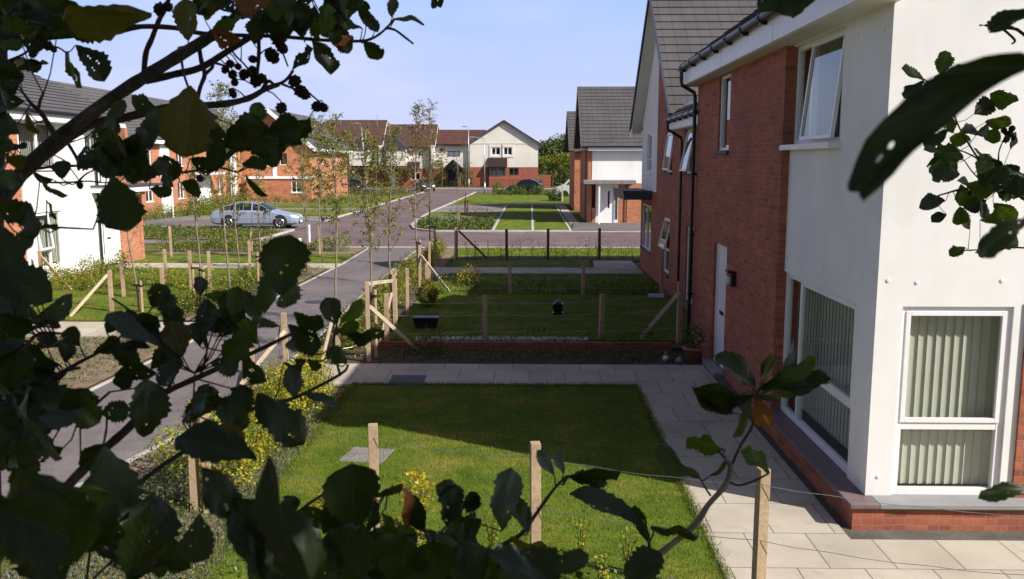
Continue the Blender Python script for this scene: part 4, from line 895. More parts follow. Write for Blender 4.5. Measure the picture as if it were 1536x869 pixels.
# ================================================================== FENCES
def fence(name, posts, label, wires=(.35, .75, 1.05), braces=(), mat='timber', w=.088, skip=(), brmat='timber_pale', cat='fence', wr=.0022):
    """posts (x, y, height); wires sag slightly between neighbouring posts"""
    x0, y0 = posts[0][:2]; root = empty(name, (x0, y0, 0), label, cat)
    rg = random.Random(len(label)*7+int(x0*10))
    for (x, y, h) in posts:
        mb = MB(); t = rg.uniform(-.12, .12)+.2; lx, ly = rg.uniform(-.02, .02), rg.uniform(-.015, .015); c, s_ = math.cos(t)*w/2, math.sin(t)*w/2
        q = [(x+c-s_*-1, y+s_-c), (x+c-s_, y+s_+c), (x-c-s_, y-s_+c), (x-c+s_, y-s_-c)]
        q = [(x+dx*c-dy*s_, y+dx*s_+dy*c) for dx, dy in ((-1, -1), (1, -1), (1, 1), (-1, 1))]
        mb.hexa([(a, b, -.1) for a, b in q]+[(a+lx, b+ly, h) for a, b in q])
        mb.build('post', mat, root, bevel=.004)
    for (a, b) in braces:
        mb = MB(); mb.bar(a, b, .032, .07); mb.build('brace', brmat, root, bevel=.003)
    for k, hz in enumerate(wires):
        mb = MB()
        for i, (p, q) in enumerate(zip(posts[:-1], posts[1:])):
            if i in skip: continue
            za, zb = hz*p[2]/1.2, hz*q[2]/1.2; pts = []
            for j in range(9):
                t = j/8; sag = .035*4*t*(1-t)+.006*math.sin(j*2.2)
                pts.append((p[0]+(q[0]-p[0])*t, p[1]+(q[1]-p[1])*t-w*.52, za+(zb-za)*t-sag))
            mb.tube(pts, wr, 5)
        if mb.f: mb.build('wire', 'wire', root)
    for (x, y, h) in posts:
        pass
    return root
fence('wire_fence', [(-3.36, 8.73, 1.12), (-1.47, 8.0, 1.2), (.06, 7.5, 1.2), (1.87, 6.8, 1.22), (3.75, 6.25, 1.2)], 'post and wire fence in the foreground, at the near end of the first lawn', (.2, .62, 1.08), wr=.0028)
fence('wire_fence', [(-3.5, 8.75, 1.1), (-3.75, 11.5, 1.15), (-4.08, 14.4, 1.15)], 'timber fence between the footpath and the first garden, buried in the yellow hedge', braces=[((-4.08, 14.35, .85), (-4.7, 13.9, .05))])
fence('wire_fence', [(-3.42, 15.35, 1.15), (-2.93, 15.68, 1.5), (-2.88, 18.5, 1.28), (-2.85, 20.2, 1.2), (-3.15, 24.95, 1.25), (-3.12, 27.1, 1.2), (-3.3, 30.6, 1.2), (-2.72, 32.0, 1.25)], 'long line of pale timber posts with diagonal braces along the right of the footpath', braces=[((-2.9, 15.7, 1.05), (-2.12, 16.5, .05)), ((-2.95, 15.75, 1.45), (-2.9, 18.4, 1.15)), ((-2.9, 18.3, .9), (-3.0, 17.3, .05)), ((-3.1, 24.9, 1.0), (-2.2, 23.9, .1)), ((-3.46, 15.3, 1.0), (-3.6, 14.7, .1))], w=.078)
fence('wire_fence', [(-2.8, 16.9, 1.1), (-.89, 17.35, 1.0), (1.44, 17.45, 1.02), (2.97, 17.26, 1.3)], 'shaded wire fence standing behind the low brick wall', braces=[((2.95, 17.22, 1.1), (2.2, 17.3, .15))], mat='timber')
fence('wire_fence', [(-2.8, 23.75, .9), (-.53, 23.74, .85), (1.45, 23.78, .85), (3.6, 23.8, .9)], 'low wire fence dividing the two dark middle lawns')
fence('wire_fence', [(-2.68, 32.05, 1.3), (-.84, 32.1, 1.2), (.67, 32.3, 1.2), (2.58, 32.6, 1.2), (4.6, 32.8, 1.2)], 'dark post and wire fence beside the road at the end of the gardens', braces=[((-2.6, 32.05, 1.15), (-1.55, 32.15, .1))], mat='timber_dark', brmat='timber_dark')
fence('wire_fence', [(-13.9, 20.3, 1.1), (-10.13, 20.88, 1.05), (-8.95, 21.1, 1.1)], 'near timber fence round the sunlit left lawn, with a white diagonal brace', braces=[((-10.15, 20.8, .95), (-10.75, 20.1, .05))], brmat='timber_pale')
fence('wire_fence', [(-14.1, 25.0, 1.1), (-10.9, 23.2, 1.0), (-10.7, 25.5, 1.1), (-9.6, 24.6, 1.15)], 'timber posts standing across the left lawn before the white house', braces=[((-14.1, 25.0, .95), (-12.9, 24.3, .05))])
fence('wire_fence', [(-8.85, 24.0, 1.2), (-8.75, 27.2, 1.2), (-8.75, 29.6, 1.2)], 'timber fence at the right edge of the left lawn, along the footpath bed')
fence('wire_fence', [(-13.67, 33.2, 1.2), (-10.8, 33.9, 1.1), (-8.2, 34.2, 1.1)], 'timber posts on the grass strip beyond the white slab path')
# low brick wall
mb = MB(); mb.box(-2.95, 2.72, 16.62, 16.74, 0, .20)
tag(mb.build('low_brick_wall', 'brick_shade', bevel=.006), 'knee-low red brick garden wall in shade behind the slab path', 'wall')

# ================================================================== PLANTS
def blob_pts(n, c, r, rg=RG, hollow=.55, lump=.25):
    d = rg.normal(size=(n, 3)); d /= np.linalg.norm(d, axis=1)[:, None]
    rad = rg.uniform(hollow, 1, n)**.6
    ph = rg.uniform(0, 6.28, 3)
    l = 1+lump*np.sin(d[:, 0]*4+ph[0])*np.cos(d[:, 1]*4.5+ph[1])+lump*.6*np.sin(d[:, 2]*6+ph[2]+d[:, 0]*3)
    return np.array(c)+d*(rad*l)[:, None]*np.array(r)
def hedge_pts(n, line, w, h, rg=RG, z0=.05, gap=.25):
    line = np.array(line, float); seg = np.diff(line, axis=0); ln = np.linalg.norm(seg, axis=1); cum = np.concatenate([[0], np.cumsum(ln)])
    t = rg.uniform(0, cum[-1], n); k = np.clip(np.searchsorted(cum, t)-1, 0, len(seg)-1); f = (t-cum[k])/ln[k]
    p = line[k]+seg[k]*f[:, None]; nrm = np.stack([-seg[k][:, 1], seg[k][:, 0]], 1)/ln[k][:, None]
    H = h*(.72+.2*np.sin(t*2.7+1)+.16*np.sin(t*6.1)+.1*np.sin(t*13)); W = w*(.8+.25*np.sin(t*3.3+2)+.15*np.sin(t*8))
    a = rg.uniform(0, math.pi, n); rr = rg.uniform(0, 1, n)**.45
    off = np.cos(a)*rr*W/2; z = z0+np.sin(a)**.7*rr*H
    return np.concatenate([p+nrm*off[:, None], z[:, None]], 1)
def hedge(name, label, line, w, h, n, size, mats, share=(.8, .2), cat='hedge', stems=0):
    x, y = line[0]; root = empty(name, (x, y, 0), label, cat)
    P = hedge_pts(n, line, w, h); V = leaf_quads(P, RG.uniform(.6, 1.3, n)*size, .35, .62)
    mi = (RG.random(n) > share[0]).astype(int) if len(mats) > 1 else np.zeros(n, int)
    np_mesh('foliage', V, n, mats, root, mi)
    mb = MB(); line3 = [Vector((*p, 0)) for p in line]
    tot = sum((b-a).length for a, b in zip(line3[:-1], line3[1:])); m = stems or max(4, int(tot*2.5))
    for i in range(m):
        t = (i+.5)/m*tot
        for a, b in zip(line3[:-1], line3[1:]):
            L_ = (b-a).length
            if t <= L_: break
            t -= L_
        p = a.lerp(b, min(1, t/L_))+Vector((random.uniform(-w, w)*.2, random.uniform(-w, w)*.2, 0))
        for k in range(3):
            q = p+Vector((random.uniform(-.3, .3)*w, random.uniform(-.3, .3)*w, h*random.uniform(.5, .95)))
            mb.tube([p, p.lerp(q, .5)+Vector((.02, -.01, 0)), q], [.008, .006, .003], 4)
    mb.build('stem', 'twig', root, fix=False)['kind'] = 'stuff'
    return root
hedge('hedge', 'yellow-green hedge at the left edge of the first lawn', [(-3.45, 9.0), (-3.4, 11.5), (-3.45, 13.8)], 1.0, 1.0, 17000, .042, ['leaf_bright', 'leaf_yellow'], (.4, .6))
hedge('hedge', 'straggly yellow-green hedge along the pale posts right of the footpath', [(-3.5, 15.9), (-3.45, 19), (-3.5, 23), (-3.6, 27.8)], .75, .95, 9000, .055, ['leaf_hedge', 'leaf_yellow'], (.6, .4))
hedge('hedge', 'far yellow hedge between the footpath and the last small lawn', [(-3.55, 30.1), (-3.6, 32.5), (-3.7, 36.3)], .7, .7, 3500, .06, ['leaf_hedge', 'leaf_yellow'], (.6, .4))
hedge('hedge', 'sunlit hedge between the left lawn and the footpath', [(-8.2, 20), (-8.1, 24), (-8.0, 29.4)], .8, .75, 9000, .055, ['leaf_bright', 'leaf_shrub'], (.6, .4))
hedge('hedge', 'bright young hedge along the front of the white left house', [(-13.9, 24.6), (-13.75, 27.5), (-13.7, 29.6)], .6, .7, 3500, .06, ['leaf_bright', 'leaf_hedge'], (.6, .4))
hedge('hedge', 'loose hedge crossing the left lawn from the house towards the footpath', [(-13.4, 24.2), (-11.5, 25.2), (-9.3, 25.6)], .6, .7, 4000, .055, ['leaf_bright', 'leaf_yellow'], (.6, .4))
hedge('hedge', 'low dark-based hedge on the far side of the left slab path', [(-15, 35.2), (-11, 35.4), (-7.3, 35.6)], 1.3, .75, 6500, .07, ['leaf_bright', 'leaf_shrub'], (.55, .45))
hedge('hedge', 'hedge behind the driveway left of the silver car', [(-24.5, 51), (-22.8, 58.6), (-22.6, 62)], 1.6, 1.15, 6000, .09, ['leaf_bright', 'leaf_shrub'], (.6, .4))
hedge('hedge', 'sparse hedge whips in the dark bed of the roadside fence', [(-2.6, 32.6), (1, 32.7), (4, 32.8)], .35, .95, 1000, .055, ['leaf_hedge', 'leaf_shrub'], (.5, .5), stems=16)
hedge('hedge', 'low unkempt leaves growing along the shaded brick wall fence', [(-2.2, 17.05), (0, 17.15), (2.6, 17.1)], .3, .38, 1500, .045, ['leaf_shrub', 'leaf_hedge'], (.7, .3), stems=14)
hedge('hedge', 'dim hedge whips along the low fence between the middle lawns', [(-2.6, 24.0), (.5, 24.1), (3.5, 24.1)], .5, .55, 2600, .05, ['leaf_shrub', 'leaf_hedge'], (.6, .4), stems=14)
hedge('hedge', 'hedge in front of the dark parked car at the far end of the right verge', [(-4, 95.2), (0, 95.5), (2.2, 95.4)], 1.1, 1.15, 2500, .14, ['leaf_shrub', 'leaf_bright'], (.6, .4))
hedge('hedge', 'tall clipped dark green hedge right of the white gable house', [(1.9, 127), (14, 127)], 1.5, 3.2, 9000, .25, ['leaf_shrub', 'leaf_tree'], (.7, .3))
hedge('hedge', 'thin planting in front of the orange gable end house', [(-25, 77), (-13.5, 76.5)], 1.0, .9, 2500, .12, ['leaf_hedge', 'leaf_sapling'], (.6, .4))
hedge('hedge', 'planting strip along the near kerb of the far road', [(-24, 97.5), (-13.5, 97)], 1.2, 1.4, 3000, .14, ['leaf_sapling', 'leaf_shrub'], (.6, .4))
hedge('hedge', 'green shrubs below the orange brick terrace', [(-24.3, 62.5), (-24.3, 74)], 1.4, 1.3, 4000, .12, ['leaf_hedge', 'leaf_bright'], (.6, .4))
bp_ = None
# ground cover
def cover(poly, n, h, size, mats, z=.05, name='ground_cover', upb=.4):
    p = inpoly(n, poly); zz = z+RG.uniform(0, 1, n)**1.3*h*(.6+.4*np.sin(p[:, 0]*2.3)*np.sin(p[:, 1]*2.9))
    V = leaf_quads(np.concatenate([p, zz[:, None]], 1), RG.uniform(.6, 1.3, n)*size, upb, .6)
    mi = (RG.random(n) > .65).astype(int) if len(mats) > 1 else np.zeros(n, int)
    o = np_mesh(name, V, n, mats, None, mi); o['kind'] = 'stuff'; return o
cover([(-4.8, 45.95), (-2.1, 45.95), (-2.1, 53.2), (-6.6, 53.2), (-6.4, 50), (-5.9, 47.4)], 5000, .5, .12, ['leaf_shrub', 'leaf_hedge'])
cover([(-22, 42), (-12.8, 40.8), (-12.8, 45.9), (-16.7, 46.2), (-22, 48)], 8000, .35, .11, ['leaf_hedge', 'leaf_shrub'])
cover([(-15, 36.2), (-9.5, 36.4), (-11.4, 38.1), (-15, 38.2)], 2500, .4, .09, ['leaf_bright', 'leaf_shrub'])
cover([(-15, 6), (-8.5, 6), (-7.4, 11.2), (-7.1, 17.6), (-15, 17.6)], 16000, .16, .05, ['leaf_hedge', 'leaf_grey'])
cover([(-4.5, 7), (-2.9, 7), (-2.9, 13.5), (-4.3, 13.5)], 6000, .16, .035, ['leaf_hedge', 'leaf_shrub'])
cover([(-4.3, 15.8), (-3.0, 15.8), (-3.0, 27.5), (-4.5, 27.5)], 2600, .2, .05, ['leaf_hedge', 'leaf_grey'])
cover([(-8.7, 19.8), (-7, 19.8), (-6.9, 29.6), (-8.6, 29.6)], 3500, .25, .05, ['leaf_hedge', 'leaf_grey'])
cover([(-2.8, 15.6), (2.9, 15.6), (2.9, 16.5), (-2.8, 16.5)], 4000, .22, .04, ['leaf_shrub', 'leaf_grey'], z=.03)
cover([(-6.5, 5.6), (-1, 5.6), (-1, 8), (-4.8, 8)], 5000, .16, .04, ['leaf_grey', 'leaf_shrub'], z=.01)
cover([(-1, 6.0), (3.5, 5.6), (1.7, 6.9), (-1, 7.8)], 2500, .2, .045, ['leaf_hedge', 'leaf_shrub'], z=.02)
# low mounded shrubs in the beds
def make_mound(seed, mats):
    rg = np.random.default_rng(seed); n = 700
    P = blob_pts(n, (0, 0, .14), (.24, .22, .17), rg); P = P[P[:, 2] > .0]; n = len(P)
    root = empty('low_shrub', (0, 0, 0), 'x', 'shrub')
    np_mesh('foliage', leaf_quads(P, rg.uniform(.6, 1.3, n)*.03, .3, .45, rg), n, mats, root)
    mb = MB()
    for k in range(6):
        a = k*1.05; mb.tube([(0, 0, -.02), (math.cos(a)*.08, math.sin(a)*.08, .1), (math.cos(a)*.16, math.sin(a)*.15, .2)], [.006, .004, .002], 4)
    mb.build('stem', 'twig', root, fix=False)['kind'] = 'stuff'
    return root
def copy_tree(o, parent=None):
    c = o.copy(); COL.objects.link(c); c.parent = parent
    for ch in o.children: copy_tree(ch, c)
    return c
for idx, (mats, spots, lab, grp) in enumerate([
    ('leaf_grey', [(-8.1, 13.4), (-9.0, 14.6), (-8.4, 15.9), (-9.8, 13.2), (-7.9, 16.8), (-10.6, 15.5), (-9.4, 16.9), (-11.6, 14.2), (-8.9, 11.9), (-10.1, 11.5), (-12, 16.6), (-11.3, 12.4)], 'low grey-green mound of a shrub in the mulch bed left of the footpath', 'grey-green mounds left of the footpath'),
    ('leaf_grey', [(-4.15, 9.6), (-4.35, 8.7), (-3.95, 8.2), (-4.6, 9.2), (-4.0, 10.6), (-4.3, 11.6), (-3.4, 7.9), (-4.9, 8.1), (-3.8, 9.1)], 'low grey-green mound of a shrub in the bed between footpath and near fence', 'grey-green mounds right of the footpath'),
    ('leaf_shrub', [(-7.5, 20.6), (-7.6, 22.1), (-7.4, 23.5), (-7.5, 25.4), (-7.4, 27), (-7.5, 28.6), (-4.1, 17), (-4.2, 19.1), (-4.15, 21.4), (-4.3, 23.8), (-4.3, 26)], 'small dark green shrub at the edge of the footpath further up', 'small dark shrubs edging the footpath')]):
    proto = make_mound(11+idx, mats)
    for i, (x, y) in enumerate(spots):
        o = proto if i == 0 else copy_tree(proto)
        o.location = (x, y, .03); o.rotation_euler.z = i*1.3; s_ = .8+.5*((i*37) % 10)/10; o.scale = (s_, s_, s_*.95); o['label'] = lab; o['group'] = grp
def bush(name, label, c, r, n, size, mats, cat='bush', share=.6, stems=6):
    root = empty(name, (c[0], c[1], 0), label, cat); z = c[2] if len(c) > 2 else r[2]*.8
    P = blob_pts(n, (c[0], c[1], z), r); P = P[P[:, 2] > .02]; n = len(P)
    np_mesh('foliage', leaf_quads(P, RG.uniform(.6, 1.3, n)*size, .3, .6), n, mats, root, (RG.random(n) > share).astype(int) if len(mats) > 1 else None)
    mb = MB()
    for k in range(stems):
        a = k*6.283/stems; mb.tube([(c[0], c[1], -.02), (c[0]+math.cos(a)*r[0]*.4, c[1]+math.sin(a)*r[1]*.4, z*.7), (c[0]+math.cos(a)*r[0]*.75, c[1]+math.sin(a)*r[1]*.75, z*1.2)], [.01, .007, .003], 4)
    mb.build('stem', 'twig', root, fix=False)['kind'] = 'stuff'
    return root
bush('bush', 'yellow-green bush in the mulch bed at the far left edge', (-9.6, 14.3), (.7, .6, .5), 2600, .05, ['leaf_bright', 'leaf_yellow'])
bush('bush', 'second yellowish bush in the mulch bed beside the left slab path', (-10.9, 17.0), (.6, .5, .4), 1800, .05, ['leaf_bright', 'leaf_yellow'])
bush('conifer_bush', 'small rounded golden conifer on the middle lawn', (-2.5, 21.4, .40), (.25, .25, .42), 5200, .04, ['leaf_conifer', 'leaf_hedge'], 'conifer', .7)
bush('bush', 'golden leaved sprig behind the first foreground fence post', (-1.12, 8.25, .42), (.17, .15, .24), 320, .045, ['leaf_gold', 'leaf_yellow'], 'shrub')
bush('bush', 'lower golden sprig left of the first foreground fence post', (-1.95, 8.45, .25), (.22, .15, .16), 220, .045, ['leaf_gold', 'leaf_yellow'], 'shrub')
bush('bush', 'golden sprig low down between two foreground fence posts', (-1.15, 7.9, .12), (.17, .12, .12), 160, .045, ['leaf_gold', 'leaf_bright'], 'shrub')
for i, (x, y, h, lab) in enumerate([(.48, 7.7, .5, 'lime green sprig right of the middle foreground post'), (.86, 7.35, .55, 'tall thin pale green sprig between the middle and right foreground posts'), (.62, 7.15, .35, 'small pale sprig low between the middle and right foreground posts'), (-.35, 7.8, .45, 'short green sprig left of the middle foreground post')]):
    root = empty('hedge_whip', (x, y, 0), lab, 'shrub'); mb = MB(); P = []
    for k in range(4):
        a = k*1.7; q = Vector((x+math.cos(a)*.07, y+math.sin(a)*.07, h*(.7+.1*k))); mb.tube([(x, y, -.02), Vector((x, y, 0)).lerp(q, .5)+Vector((0, 0, .05)), q], [.005, .004, .002], 4)
        for t in np.linspace(.25, 1, 14): P.append(Vector((x, y, 0)).lerp(q, t)+Vector((random.uniform(-.03, .03), random.uniform(-.03, .03), 0)))
    mb.build('stem', 'twig', root, fix=False)['kind'] = 'stuff'; P = np.array(P); np_mesh('foliage', leaf_quads(P, RG.uniform(.03, .05, len(P)), .3, .6), len(P), ['leaf_bright', 'leaf_yellow'], root, (RG.random(len(P)) > .5).astype(int))
bush('bush', 'yellow autumn plant at the left end of the last dark lawn', (-1.75, 25.2, .35), (.38, .3, .33), 500, .06, ['leaf_gold', 'leaf_hedge'], 'shrub')
bush('bush', 'scruffy green bush growing at the left end of the shaded brick wall', (-1.9, 16.3), (.35, .25, .25), 900, .04, ['leaf_shrub', 'leaf_hedge'])
bush('bush', 'yellow-green bush right of the footpath in the bed by the first fence', (-4.2, 10.0), (.3, .3, .3), 900, .04, ['leaf_bright', 'leaf_yellow'])
bush('bush', 'dark rounded bush next to the stacked timber panels', (2.3, 81, .5), (.7, .8, .6), 900, .14, ['leaf_shrub', 'leaf_tree'])
bush('bush', 'reddish twiggy shrub in the corner bed beyond the road', (-3.9, 52.0, .8), (.9, .5, .8), 260, .09, ['leaf_red', 'leaf_shrub'], 'shrub')
bush('bush', 'red-leaved shrub right of the twiggy one in the corner bed', (-2.8, 52.3, .5), (.8, .4, .5), 300, .09, ['leaf_red', 'leaf_shrub'], 'shrub')
bush('bush', 'dark climbing shrub beside the black porch of the link house', (-13.2, 126.5, 1.9), (1.2, 1.0, 2.1), 1500, .2, ['leaf_tree', 'leaf_shrub'])
bush('bush', 'dark shrub right of the black porch of the link house', (-9.0, 126.5, 1.4), (.9, .8, 1.6), 1000, .2, ['leaf_tree', 'leaf_shrub'])
bush('bush', 'pampas-like pale clump by the far lamp post', (-3.6, 98.5, .7), (.7, .6, .8), 500, .16, ['leaf_sapling', 'leaf_hedge'], 'shrub')

# ================================================================== YOUNG STREET TREES
def sapling(x, y, H, label, seed, spread=.55, nbr=16, nleaf=1200, mat=('leaf_sapling', 'leaf_hedge'), lean=(0, 0), stake=None, z1=1.7, lsz=.058, multi=True):
    rg = random.Random(seed); nr = np.random.default_rng(seed)
    root = empty('young_tree', (x, y, 0), label, 'tree')
    tr = MB(); N = 9; pts = []; ph = rg.uniform(0, 6)
    for i in range(N):
        t = i/(N-1); pts.append(Vector((x+lean[0]*t+.04*math.sin(t*7+ph), y+lean[1]*t+.04*math.cos(t*6+ph), H*t)))
    tr.tube(pts, [.028*(1-.85*i/(N-1))+.003 for i in range(N)], 6)
    tr.build('trunk', 'bark_pale', root, smooth=True, fix=False)
    br = MB(); P = []
    for k in range(nbr):
        t = (z1+(H*.93-z1)*(k/(nbr-1))**.9)/H; i = min(N-2, int(t*(N-1))); p = pts[i].lerp(pts[i+1], t*(N-1)-i)
        a = k*2.4+rg.uniform(-.5, .5); L_ = spread*(1.35-.95*t)*rg.uniform(.7, 1.15)*1.5
        upw = rg.uniform(1.2, 2.6)
        d = Vector((math.cos(a), math.sin(a), upw)).normalized(); cur = p; bp = [p]
        for j in range(1, 5):
            d = (d+Vector((rg.uniform(-.2, .2), rg.uniform(-.2, .2), rg.uniform(-.05, .15)))).normalized(); cur = cur+d*L_/4; bp.append(cur)
        br.tube(bp, [.013*(1-t*.5), .010*(1-t*.5), .008, .006, .003], 4)
        for j in (2, 3, 4, 4):
            for s_ in range(2):
                q = bp[j]; dd = Vector((rg.uniform(-1, 1), rg.uniform(-1, 1), rg.uniform(-.1, .7))).normalized()*rg.uniform(.1, .28)
                br.tube([q, q+dd*.6+Vector((0, 0, .01)), q+dd], [.003, .002, .0015], 3)
                for u in np.linspace(.2, 1.05, max(2, nleaf//(nbr*8))): P.append(q+dd*u+Vector((rg.gauss(0, .025), rg.gauss(0, .025), rg.gauss(0, .025))))
    P = np.array(P); br.build('branch', 'bark_pale', root, fix=False)
    n = len(P); np_mesh('crown', leaf_quads(P, nr.uniform(.6, 1.3, n)*lsz, .3, .5, nr), n, list(mat), root, (nr.random(n) > .6).astype(int))
    for (sx, sy, sh) in (stake or []):
        mb = MB(); mb.tube([(sx, sy, -.05), (sx, sy, sh)], .036, 8); st = mb.build('stake', 'timber', root)
        tb = MB(); tb.tube([(sx, sy, sh-.14), (sx, sy, sh-.09)], .045, 8); tb.bar((sx, sy, sh-.11), (x+lean[0]*.3, y+lean[1]*.3, sh-.11), .03, .04); tb.build('tie', 'rubber', st)
    return root
S = sapling
S(-9.5, 20.9, 4.3, 'thin leaning sapling nearest the brick corner of the left house', 1, .3, 10, 350, lean=(-.2, 0), stake=[(-9.35, 20.8, .8)])
S(-8.35, 21.9, 4.2, 'slim sapling tied to twin stakes at the near end of the left hedge', 2, .35, 12, 700, stake=[(-8.2, 21.8, 1.05), (-8.5, 21.9, 1.1)])
S(-7.78, 22.4, 5.6, 'tallest many-stemmed young tree left of the footpath, before the silver car', 3, .75, 26, 2600, multi=True)
S(-7.44, 24.2, 4.4, 'staked sapling right of the tallest young tree', 4, .45, 16, 1000, stake=[(-7.3, 24.1, 1.15), (-7.55, 24.15, 1.15)])
S(-8.9, 26.5, 5.0, 'feathery young tree rising behind the left hedge before the terrace', 14, .6, 20, 2200)
S(-7.3, 28.5, 4.9, 'feathery young tree before the orange gable end house', 15, .7, 22, 2600)
S(-4.15, 18.7, 4.5, 'leafy many-stemmed young tree at the right edge of the footpath', 5, .6, 22, 2200, multi=True, lsz=.06)
S(-7.5, 31.5, 5.0, 'green leaved young tree at the end of the left slab path', 16, .8, 24, 3400, mat=('leaf_hedge', 'leaf_sapling'))
S(-2.98, 15.75+.3, 4.2, 'slender young tree tied to a dark stake beside the tall pale post', 6, .5, 20, 1500, lean=(.05, 0), stake=[(-2.86, 16.05, 1.3)])
S(-3.0, 18.9, 4.4, 'second slender young tree in the row right of the footpath', 7, .45, 20, 1400, stake=[(-2.9, 18.8, 1.3)])
S(-3.3, 25.6, 5.3, 'third slender young tree in the row right of the footpath', 8, .6, 20, 1800, mat=('leaf_sapling', 'leaf_red'), stake=[(-3.2, 25.5, 1.4)])
S(-3.45, 30.6, 5.6, 'fourth slender reddish young tree in the row right of the footpath', 9, .6, 20, 1800, mat=('leaf_sapling', 'leaf_red'), stake=[(-3.3, 30.5, 1.5)])
S(-4.05, 49.5, 4.3, 'thin bare-stemmed tree in the corner bed across the road', 10, .5, 12, 200, stake=[(-4.0, 49.6, 1.0)])
S(-4.4, 61, 5.0, 'thin tree on the grass between the parking bays', 11, .7, 14, 500, stake=[(-4.3, 61, 1.0), (-4.5, 61, 1.0)])
S(-15.5, 60.5, 4.5, 'young tree on the grass verge beyond the silver car', 12, .8, 16, 600)
S(-14.5, 71, 4.5, 'young tree further along the left verge of the street', 13, .8, 16, 600)
S(-17.5, 82, 5.0, 'bushy young tree in front of the brown roofed terrace', 17, 1.0, 22, 2600, lsz=.09, mat=('leaf_hedge', 'leaf_sapling'))
S(-14.0, 90, 5.0, 'bushy reddish young tree near the end of the left verge', 18, 1.0, 22, 2600, lsz=.09, mat=('leaf_sapling', 'leaf_red'))
S(-16.5, 95, 5.2, 'dense young tree before the grey dormer of the terrace', 19, 1.2, 22, 2800, lsz=.10, mat=('leaf_hedge', 'leaf_sapling'))
S(-12.0, 121, 5.5, 'young tree on the verge before the link house', 20, 1.2, 20, 2400, lsz=.12, mat=('leaf_sapling', 'leaf_red'))

# ================================================================== FAR TREES
def far_tree(x, y, H, r, label, seed, mats=('leaf_tree', 'leaf_shrub'), size=.35, n=2600):
    rg = np.random.default_rng(seed); root = empty('tree', (x, y, 0), label, 'tree')
    mb = MB(); mb.tube([(x, y, -.1), (x+.1, y, H*.35), (x-.1, y+.1, H*.8)], [.3, .22, .06], 8); P = []
    for k in range(9):
        a = k*2.4; zz = H*(.38+.055*k); rr = r*(1-.35*abs(zz/H-.55)*2)*rg.uniform(.4, .75)
        c = (x+math.cos(a)*rr*.8, y+math.sin(a)*rr*.8, zz+.06*H); mb.tube([(x, y, zz*.75), c], [.1, .03], 5)
        P.append(blob_pts(n//9, c, (r*.48, r*.48, H*.17), rg, .3, .3))
    P = np.concatenate(P); mb.build('trunk', 'bark', root, fix=False); n = len(P)
    np_mesh('crown', leaf_quads(P, rg.uniform(.6, 1.4, n)*size, .2, .65, rg), n, list(mats), root, (rg.random(n) > .65).astype(int))
far_tree(2.6, 150, 7.2, 2.8, 'dark skyline tree immediately right of the white gable roof', 31, n=2600)
far_tree(5.4, 158, 8.3, 3.2, 'dark skyline tree second from the white gable', 32, n=3000)
far_tree(8.8, 152, 8.9, 3.4, 'taller dark skyline tree beside the roof edge of the porch house', 33, n=3200)
far_tree(14, 160, 10, 5, 'dark tree mostly hidden behind the porch house roof', 34)
far_tree(6.0, 141, 5.2, 3.4, 'bright yellow-green rounded tree before the dark skyline trees', 35, ('leaf_bright', 'leaf_tree'), .28, 4200)
far_tree(2.4, 143, 4.6, 2.0, 'small bright green tree touching the gable wall corner', 36, ('leaf_bright', 'leaf_tree'), .28, 2000)
far_tree(-38, 150, 9.5, 5, 'dark tree far behind the terrace on the left', 37)
far_tree(-46, 140, 9, 5, 'broad dark tree furthest left behind the terrace', 38)
for i, (x, y) in enumerate([(-9, -16), (-4, -19), (2, -17), (8, -20), (14, -17), (20, -14), (-16, -13), (-26, -10), (27, -10)]):
    far_tree(x, y, 9+i % 3, 4.2, ['tree', 'tall tree'][i % 2]+' of the wood behind the photographer, number kept out of view', 50+i, n=1500, size=.5)
for o in list(bpy.data.objects):
    if o.get('label', '').endswith('number kept out of view'): o['label'] = 'leafy tree of the wood behind the bank, out of view'; o['group'] = 'trees behind the bank'

